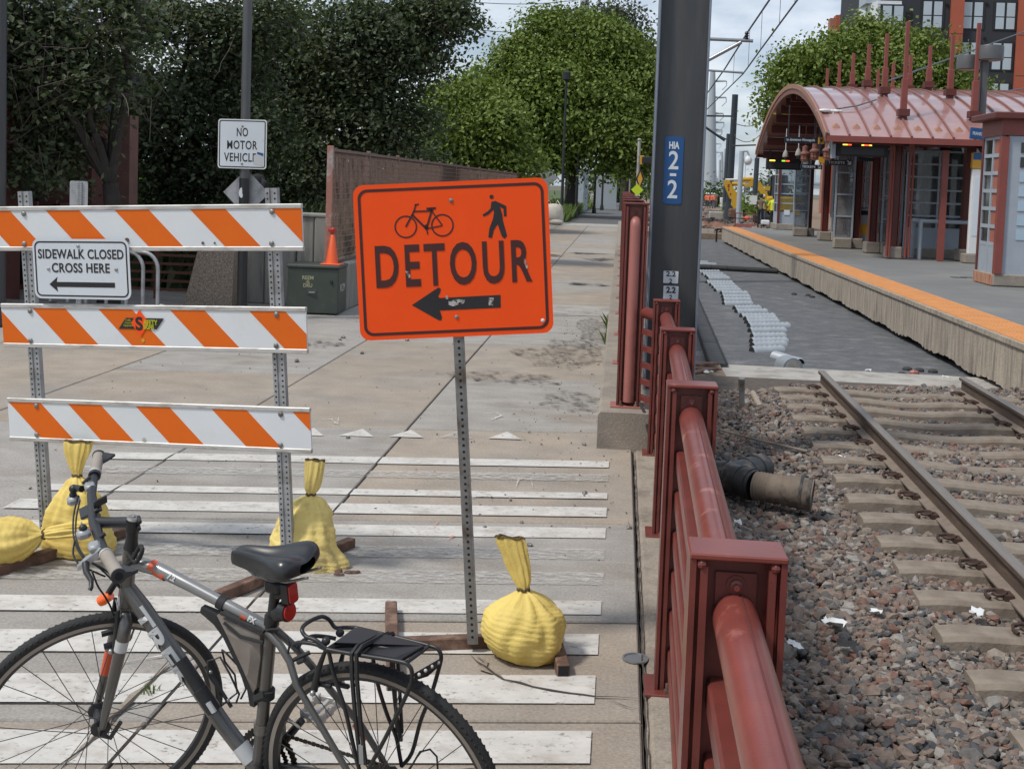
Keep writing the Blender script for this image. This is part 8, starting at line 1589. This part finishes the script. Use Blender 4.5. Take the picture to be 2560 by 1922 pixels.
# ------------------------------------------------------------------ trees and shrubs
def puffs(lob, n, sc, seed):
    r = random.Random(seed); out = []
    for c, R in lob:
        for _ in range(n):
            d = Vector((r.gauss(0, 1), r.gauss(0, 1)-.35, r.gauss(0, 1)+.25)).normalized(); s = sc*r.uniform(.7, 1.35); f = r.uniform(.72, 1.02); out.append((c+Vector((d.x*R[0], d.y*R[1], d.z*R[2]))*f, (R[0]*s, R[1]*s, R[2]*s*.62)))
    return out
def leaves(name, lobes, leaf, cover, mat, par, org, seed, droop=.25, flat=.55, asp=.62, shell=.45, clump=None, up=.75, ow=.55, rn=.55):
    """leaf sized faces in clumps through the volume of the given lobes; lobes: (centre, (rx, ry, rz))"""
    r = np.random.default_rng(seed); V = []
    for c, R in lobes:
        c = np.array(c); R = np.array(R); cs = clump or leaf*4.2
        n = int(cover*4*math.pi*((R[0]*R[1])**1.6/3+(R[0]*R[2])**1.6/3+(R[1]*R[2])**1.6/3)**(1/1.6)/(leaf*leaf*asp*.55*2)); per = 26; nc = max(4, n//per)
        d = r.normal(size=(nc, 3)); d /= np.linalg.norm(d, axis=1)[:, None]; rr_ = (shell+(1-shell)*r.random(nc)**.5)
        rr_ *= 1+.13*np.sin(d[:, 0]*7+c[0])*np.cos(d[:, 2]*8+c[2]*2)
        cc = c+d*R*rr_[:, None]; cs_i = cs*r.uniform(.6, 1.4, nc)
        e = r.normal(size=(nc, per, 3))*np.array([.55, .55, .55*flat])*cs_i[:, None, None]
        e[:, :, 2] -= droop*(e[:, :, 0]**2+e[:, :, 1]**2)/cs_i[:, None]
        p = (cc[:, None, :]+e).reshape(-1, 3); o = np.repeat(d, per, 0)
        nrm = o*ow+np.array([0, 0, up])+r.normal(size=p.shape)*rn; nrm /= np.linalg.norm(nrm, axis=1)[:, None]
        t = r.normal(size=p.shape); t -= nrm*(t*nrm).sum(1)[:, None]; t /= np.linalg.norm(t, axis=1)[:, None]; b = np.cross(nrm, t); s = leaf*r.uniform(.65, 1.25, len(p))[:, None]
        q = np.stack([p-t*s*.5, p+b*s*asp*.5+nrm*s*.06, p+t*s*.5-nrm*s*.05, p-b*s*asp*.5+nrm*s*.06], 1); V.append(q.reshape(-1, 3))
    V = np.concatenate(V)-np.array(org); nf = len(V)//4; me = bpy.data.meshes.new(name)
    me.vertices.add(len(V)); me.vertices.foreach_set('co', V.astype(np.float32).ravel()); me.loops.add(len(V)); me.loops.foreach_set('vertex_index', np.arange(len(V), dtype=np.int32)); me.polygons.add(nf); me.polygons.foreach_set('loop_start', np.arange(0, len(V), 4, dtype=np.int32)); me.update(calc_edges=True)
    me.shade_flat(); me.materials.append(mat); o = link(name, me, par); return o
NLEAF = 0
def tree(name, label, Y, trunk_px, L, leaf, mat, cover=1.0, seed=1, trunk_r=.2, bark='bark', dep=.8, group=None, twigs=0, base_z=0.0, puff=None, **kw):
    """L: lobes as photo pixels (x, y, rx, ry[, depth offset])"""
    r = random.Random(seed); k = Y/3000; b = AtY(trunk_px, 500, Y); base = Vector((b.x, Y, base_z)); t = thing(name, label, 'tree', base, group=group)
    lob = []
    for q in L:
        dy = q[4] if len(q) > 4 else r.uniform(-1, 1)*k*60; c = AtY(q[0], q[1], Y+dy); kk = (Y+dy)/3000; lob.append((c, (q[2]*kk, (q[2]+q[3])/2*kk*dep, q[3]*kk)))
    m = MB(base); top = max(c.z for c, _ in lob); fork = base+Vector((r.uniform(-.2, .2), 0, (min(c.z for c, _ in lob)-base_z)*.55+.6)); m.tube([base-Vector((0, 0, .3)), base+Vector((0, 0, .5)), base.lerp(fork, .6)+Vector((.05, .05, 0)), fork], [trunk_r*1.35, trunk_r*1.05, trunk_r*.9, trunk_r*.8], 12); tk = m.build('trunk', Mt[bark], t, 50)
    for c, R in lob:
        m = MB(base); a = fork; e = c+Vector((0, 0, R[2]*.1)); mid = a.lerp(e, .5)+Vector((r.uniform(-.3, .3), r.uniform(-.3, .3), .12*(e-a).length)); m.tube([a, a.lerp(mid, .5)+Vector((0, 0, .05)), mid, e], [trunk_r*.55, trunk_r*.42, trunk_r*.3, trunk_r*.12], 7)
        for _ in range(5):
            d = Vector((r.gauss(0, 1), r.gauss(0, 1), r.gauss(0, 1))).normalized(); f = c+Vector((d.x*R[0], d.y*R[1], d.z*R[2]))*.85; g = mid.lerp(e, r.uniform(.2, .9)); m.tube([g, g.lerp(f, .5)+Vector((r.uniform(-.1, .1), 0, r.uniform(0, .15))), f], [trunk_r*.14, trunk_r*.10, trunk_r*.04], 5)
        m.build('limb', Mt[bark], t, 50)
    if puff:
        big = [(c, tuple(x*.8 for x in R)) for c, R in lob]; o = leaves('crown', big, leaf*1.15, cover*.45, Mt[mat], t, base, seed, **dict(kw, shell=.2)); o['kind'] = 'stuff'
        pf = puffs(lob, puff[0], puff[1], seed); o = leaves('outer_crown', pf, leaf, puff[2], Mt[mat], t, base, seed+100, **dict(kw, shell=.25))
    else: o = leaves('crown', lob, leaf, cover, Mt[mat], t, base, seed, **kw)
    if twigs:
        m = MB(base)
        for i in range(twigs):
            c, R = r.choice(lob); d = Vector((r.gauss(0, 1), -abs(r.gauss(0, 1)), r.gauss(0, .7))).normalized(); p = c+Vector((d.x*R[0], d.y*R[1], d.z*R[2]))*r.uniform(.5, .9); q = p; pts = [p]; u = Vector((r.gauss(0, 1), r.gauss(0, .6)-.5, r.gauss(0, .6))).normalized()
            for s in range(5): u = (u+Vector((r.gauss(0, .35), r.gauss(0, .3), r.gauss(0, .35)))).normalized(); q = q+u*r.uniform(.15, .32); pts.append(q)
            m.tube(pts, [.011, .010, .008, .006, .005, .003], 4); f = pts[2]; m.tube([f, f+Vector((r.gauss(0, .2), r.gauss(0, .2), r.gauss(0, .2))), f+Vector((r.gauss(0, .35), -.1, r.gauss(0, .35)))], [.006, .005, .003], 4)
        q = m.build('bare_twigs', Mt['twig'], t); q['kind'] = 'stuff'
    return t
G1 = 'dark elms behind the left barricade'
tree('elm_tree', 'dark elm overhanging the red building at the left edge', 15.4, 275, [(40, 30, 120, 90), (160, 110, 130, 95), (95, 215, 110, 55), (225, 215, 105, 65), (285, 40, 90, 90), (60, 130, 90, 70), (150, 300, 60, 60), (110, 400, 70, 60)], .095, 'leaf_elm', 3.6, 21, .13, puff=(17, .30, 2.6), group=G1, twigs=60, shell=.3, ow=.8, rn=.5)
tree('elm_tree', 'dark elm with several trunks behind the lamp pole', 23, 420, [(330, 250, 110, 90), (480, 90, 150, 110), (450, 300, 130, 100), (570, 230, 130, 110), (620, 60, 130, 100), (385, 400, 100, 80), (545, 420, 130, 80), (300, 340, 80, 70), (470, 480, 120, 50), (620, 340, 110, 90), (300, -20, 120, 60)], .105, 'leaf_elm', 3.6, 22, .2, puff=(17, .30, 2.6), group=G1, twigs=110, shell=.25, ow=.8, rn=.5)
tree('elm_tree', 'dark elm spreading over the start of the mesh fence', 27, 720, [(720, 80, 150, 120), (810, 220, 150, 110), (710, 320, 140, 100), (890, 110, 140, 120), (1000, 60, 110, 90), (960, 220, 120, 100), (1080, 40, 90, 60), (1130, 35, 55, 40), (900, 320, 130, 70), (770, 430, 130, 60), (650, 440, 110, 70), (1040, 130, 80, 60), (1010, 320, 90, 60)], .12, 'leaf_elm', 3.6, 23, .22, puff=(17, .30, 2.6), group=G1, twigs=80, shell=.25, ow=.8, rn=.5)
tree('elm_tree', 'dark elm mass filling the gaps behind the others', 34, 560, [(250, 200, 190, 150), (480, 200, 90, 90), (720, 220, 200, 160), (900, 400, 200, 70), (560, 440, 220, 70), (800, 480, 220, 50), (330, 460, 60, 40), (1040, 400, 100, 60), (180, 380, 120, 110)], .16, 'leaf_elm', 2.6, 24, .25, group=G1, shell=.2)
tree('leafy_bush', 'bright green bush showing past the corner of the red building', 30, 345, [(338, 470, 45, 45), (330, 500, 40, 40)], .13, 'leaf_bright', 2.5, 25, .05)
tree('maple_tree', 'smaller round maple standing behind the mesh fence', 47, 1160, [(1160, 280, 100, 75), (1225, 330, 90, 80), (1110, 350, 90, 70), (1190, 400, 120, 60), (1270, 400, 60, 50), (1080, 420, 90, 50)], .20, 'leaf_maple', 3.8, 26, .2, puff=(14, .38, 4.2), flat=.6, shell=.5, up=.55, ow=1.25, rn=.42)
tree('maple_tree', 'big round maple with sunlit top in the centre distance', 72, 1425, [(1310, 190, 105, 90), (1430, 110, 135, 80), (1530, 190, 115, 110), (1410, 240, 150, 100), (1545, 310, 95, 100), (1285, 290, 95, 80), (1480, 345, 150, 70), (1350, 360, 110, 60), (1600, 250, 50, 90), (1225, 240, 60, 60)], .27, 'leaf_maple', 4.0, 27, .35, puff=(15, .36, 4.2), flat=.6, shell=.55, up=.55, ow=1.25, rn=.42)
tree('tall_tree', 'grey green tree rising behind the big maple', 96, 1560, [(1560, 90, 75, 60), (1600, 170, 60, 80), (1500, 55, 60, 35), (1620, 250, 45, 60), (1430, 60, 50, 30)], .34, 'leaf_grey', 3, 28, .35, puff=(14, .36, 2.4), flat=.8)
tree('maple_tree', 'broad sunlit maple behind the station roof', 68, 2150, [(2000, 200, 65, 70), (2075, 150, 85, 65), (2180, 125, 95, 65), (2280, 150, 85, 70), (2330, 205, 65, 65), (2120, 220, 125, 65), (2240, 240, 130, 60), (1965, 265, 45, 60), (2420, 245, 45, 35), (2050, 290, 90, 60)], .26, 'leaf_maple', 4.0, 29, .35, puff=(15, .36, 4.2), flat=.6, shell=.55, up=.55, ow=1.25, rn=.42)
tree('shrub', 'low green shrub beside the far tracks', 165, 1790, [(1775, 485, 30, 30), (1805, 490, 30, 32), (1760, 500, 25, 25)], .5, 'leaf_mid', 2.5, 30, .15)
tree('shrub', 'dark green shrub behind the excavator', 110, 1920, [(1925, 470, 30, 40), (1890, 500, 35, 25), (1955, 480, 20, 30), (1870, 520, 30, 20)], .35, 'leaf_mid', 2.5, 31, .15)
tree('shrub', 'small bright shrub beside the excavator bucket', 90, 1862, [(1862, 512, 22, 20), (1845, 520, 16, 14)], .3, 'leaf_bright', 2.5, 36, .1)
for i, (px, Y, L) in enumerate(((1500, 120, [(1498, 425, 26, 45), (1515, 415, 34, 50)]), (1540, 150, [(1540, 430, 45, 55), (1560, 460, 35, 40)]), (1600, 230, [(1600, 450, 40, 40), (1575, 470, 30, 25)]), (1640, 260, [(1640, 470, 30, 25), (1690, 470, 40, 25)]))):
    tree('street_tree', ['shady street tree right of the white shed', 'shady street tree beside the far cars', 'far street tree behind the signal pole', 'farthest street tree hidden by the big pole'][i], Y, px, L, .34*Y/110, 'leaf_mid', 2.6, 40+i, .25, shell=.3)
# weeds along the verge and at kerbs
def tuft(name, label, region, n, h, mat, seed, zf=0.0, kind=True):
    r = np.random.default_rng(seed); x0, x1, y0, y1 = region; P = np.c_[r.uniform(x0, x1, n), r.uniform(y0, y1, n)]; V = []; hh = h*r.uniform(.4, 1.2, n); a = r.uniform(0, 2*np.pi, n); w = hh*r.uniform(.10, .22, n); le = r.uniform(.1, .7, n)*hh
    z = np.full(n, zf); d = np.c_[np.cos(a), np.sin(a)]; s = np.c_[-np.sin(a), np.cos(a)]
    q = np.stack([np.c_[P-s*w[:, None]/2, z], np.c_[P+s*w[:, None]/2, z], np.c_[P+d*le[:, None]*.4+s*w[:, None]/2.5, z+hh*.6], np.c_[P+d*le[:, None], z+hh]], 1).reshape(-1, 3)
    me = bpy.data.meshes.new(name); me.vertices.add(len(q)); me.vertices.foreach_set('co', q.astype(np.float32).ravel()); me.loops.add(len(q)); me.loops.foreach_set('vertex_index', np.arange(len(q), dtype=np.int32)); me.polygons.add(n); me.polygons.foreach_set('loop_start', np.arange(0, len(q), 4, dtype=np.int32)); me.update(calc_edges=True); me.materials.append(Mt[mat]); o = link(name, me); tag(o, label, 'grass', kind='stuff'); return o
tuft('weeds', 'tall green weeds along the far road verge', (-5.2, -2.7, 60.5, 100), 9000, .75, 'grass', 1); tuft('weeds', 'tall weeds further back along the verge', (-4.5, -1.8, 100, 150), 3000, .6, 'grass', 3); tuft('undergrowth', 'dark undergrowth below the elms', (-12, -4.7, 18, 40), 9000, 1.1, 'leaf_elm', 2)
tuft('weeds', 'sparse weeds at the foot of the plinth', (-.13, -.02, 12.5, 16.5), 60, .22, 'grass', 4)
p = G(372, 1732); tuft('weeds', 'tiny green weeds in the pavement crack under the bicycle', (p.x-.03, p.x+.03, p.y-.03, p.y+.03), 40, .03, 'grass', 6)
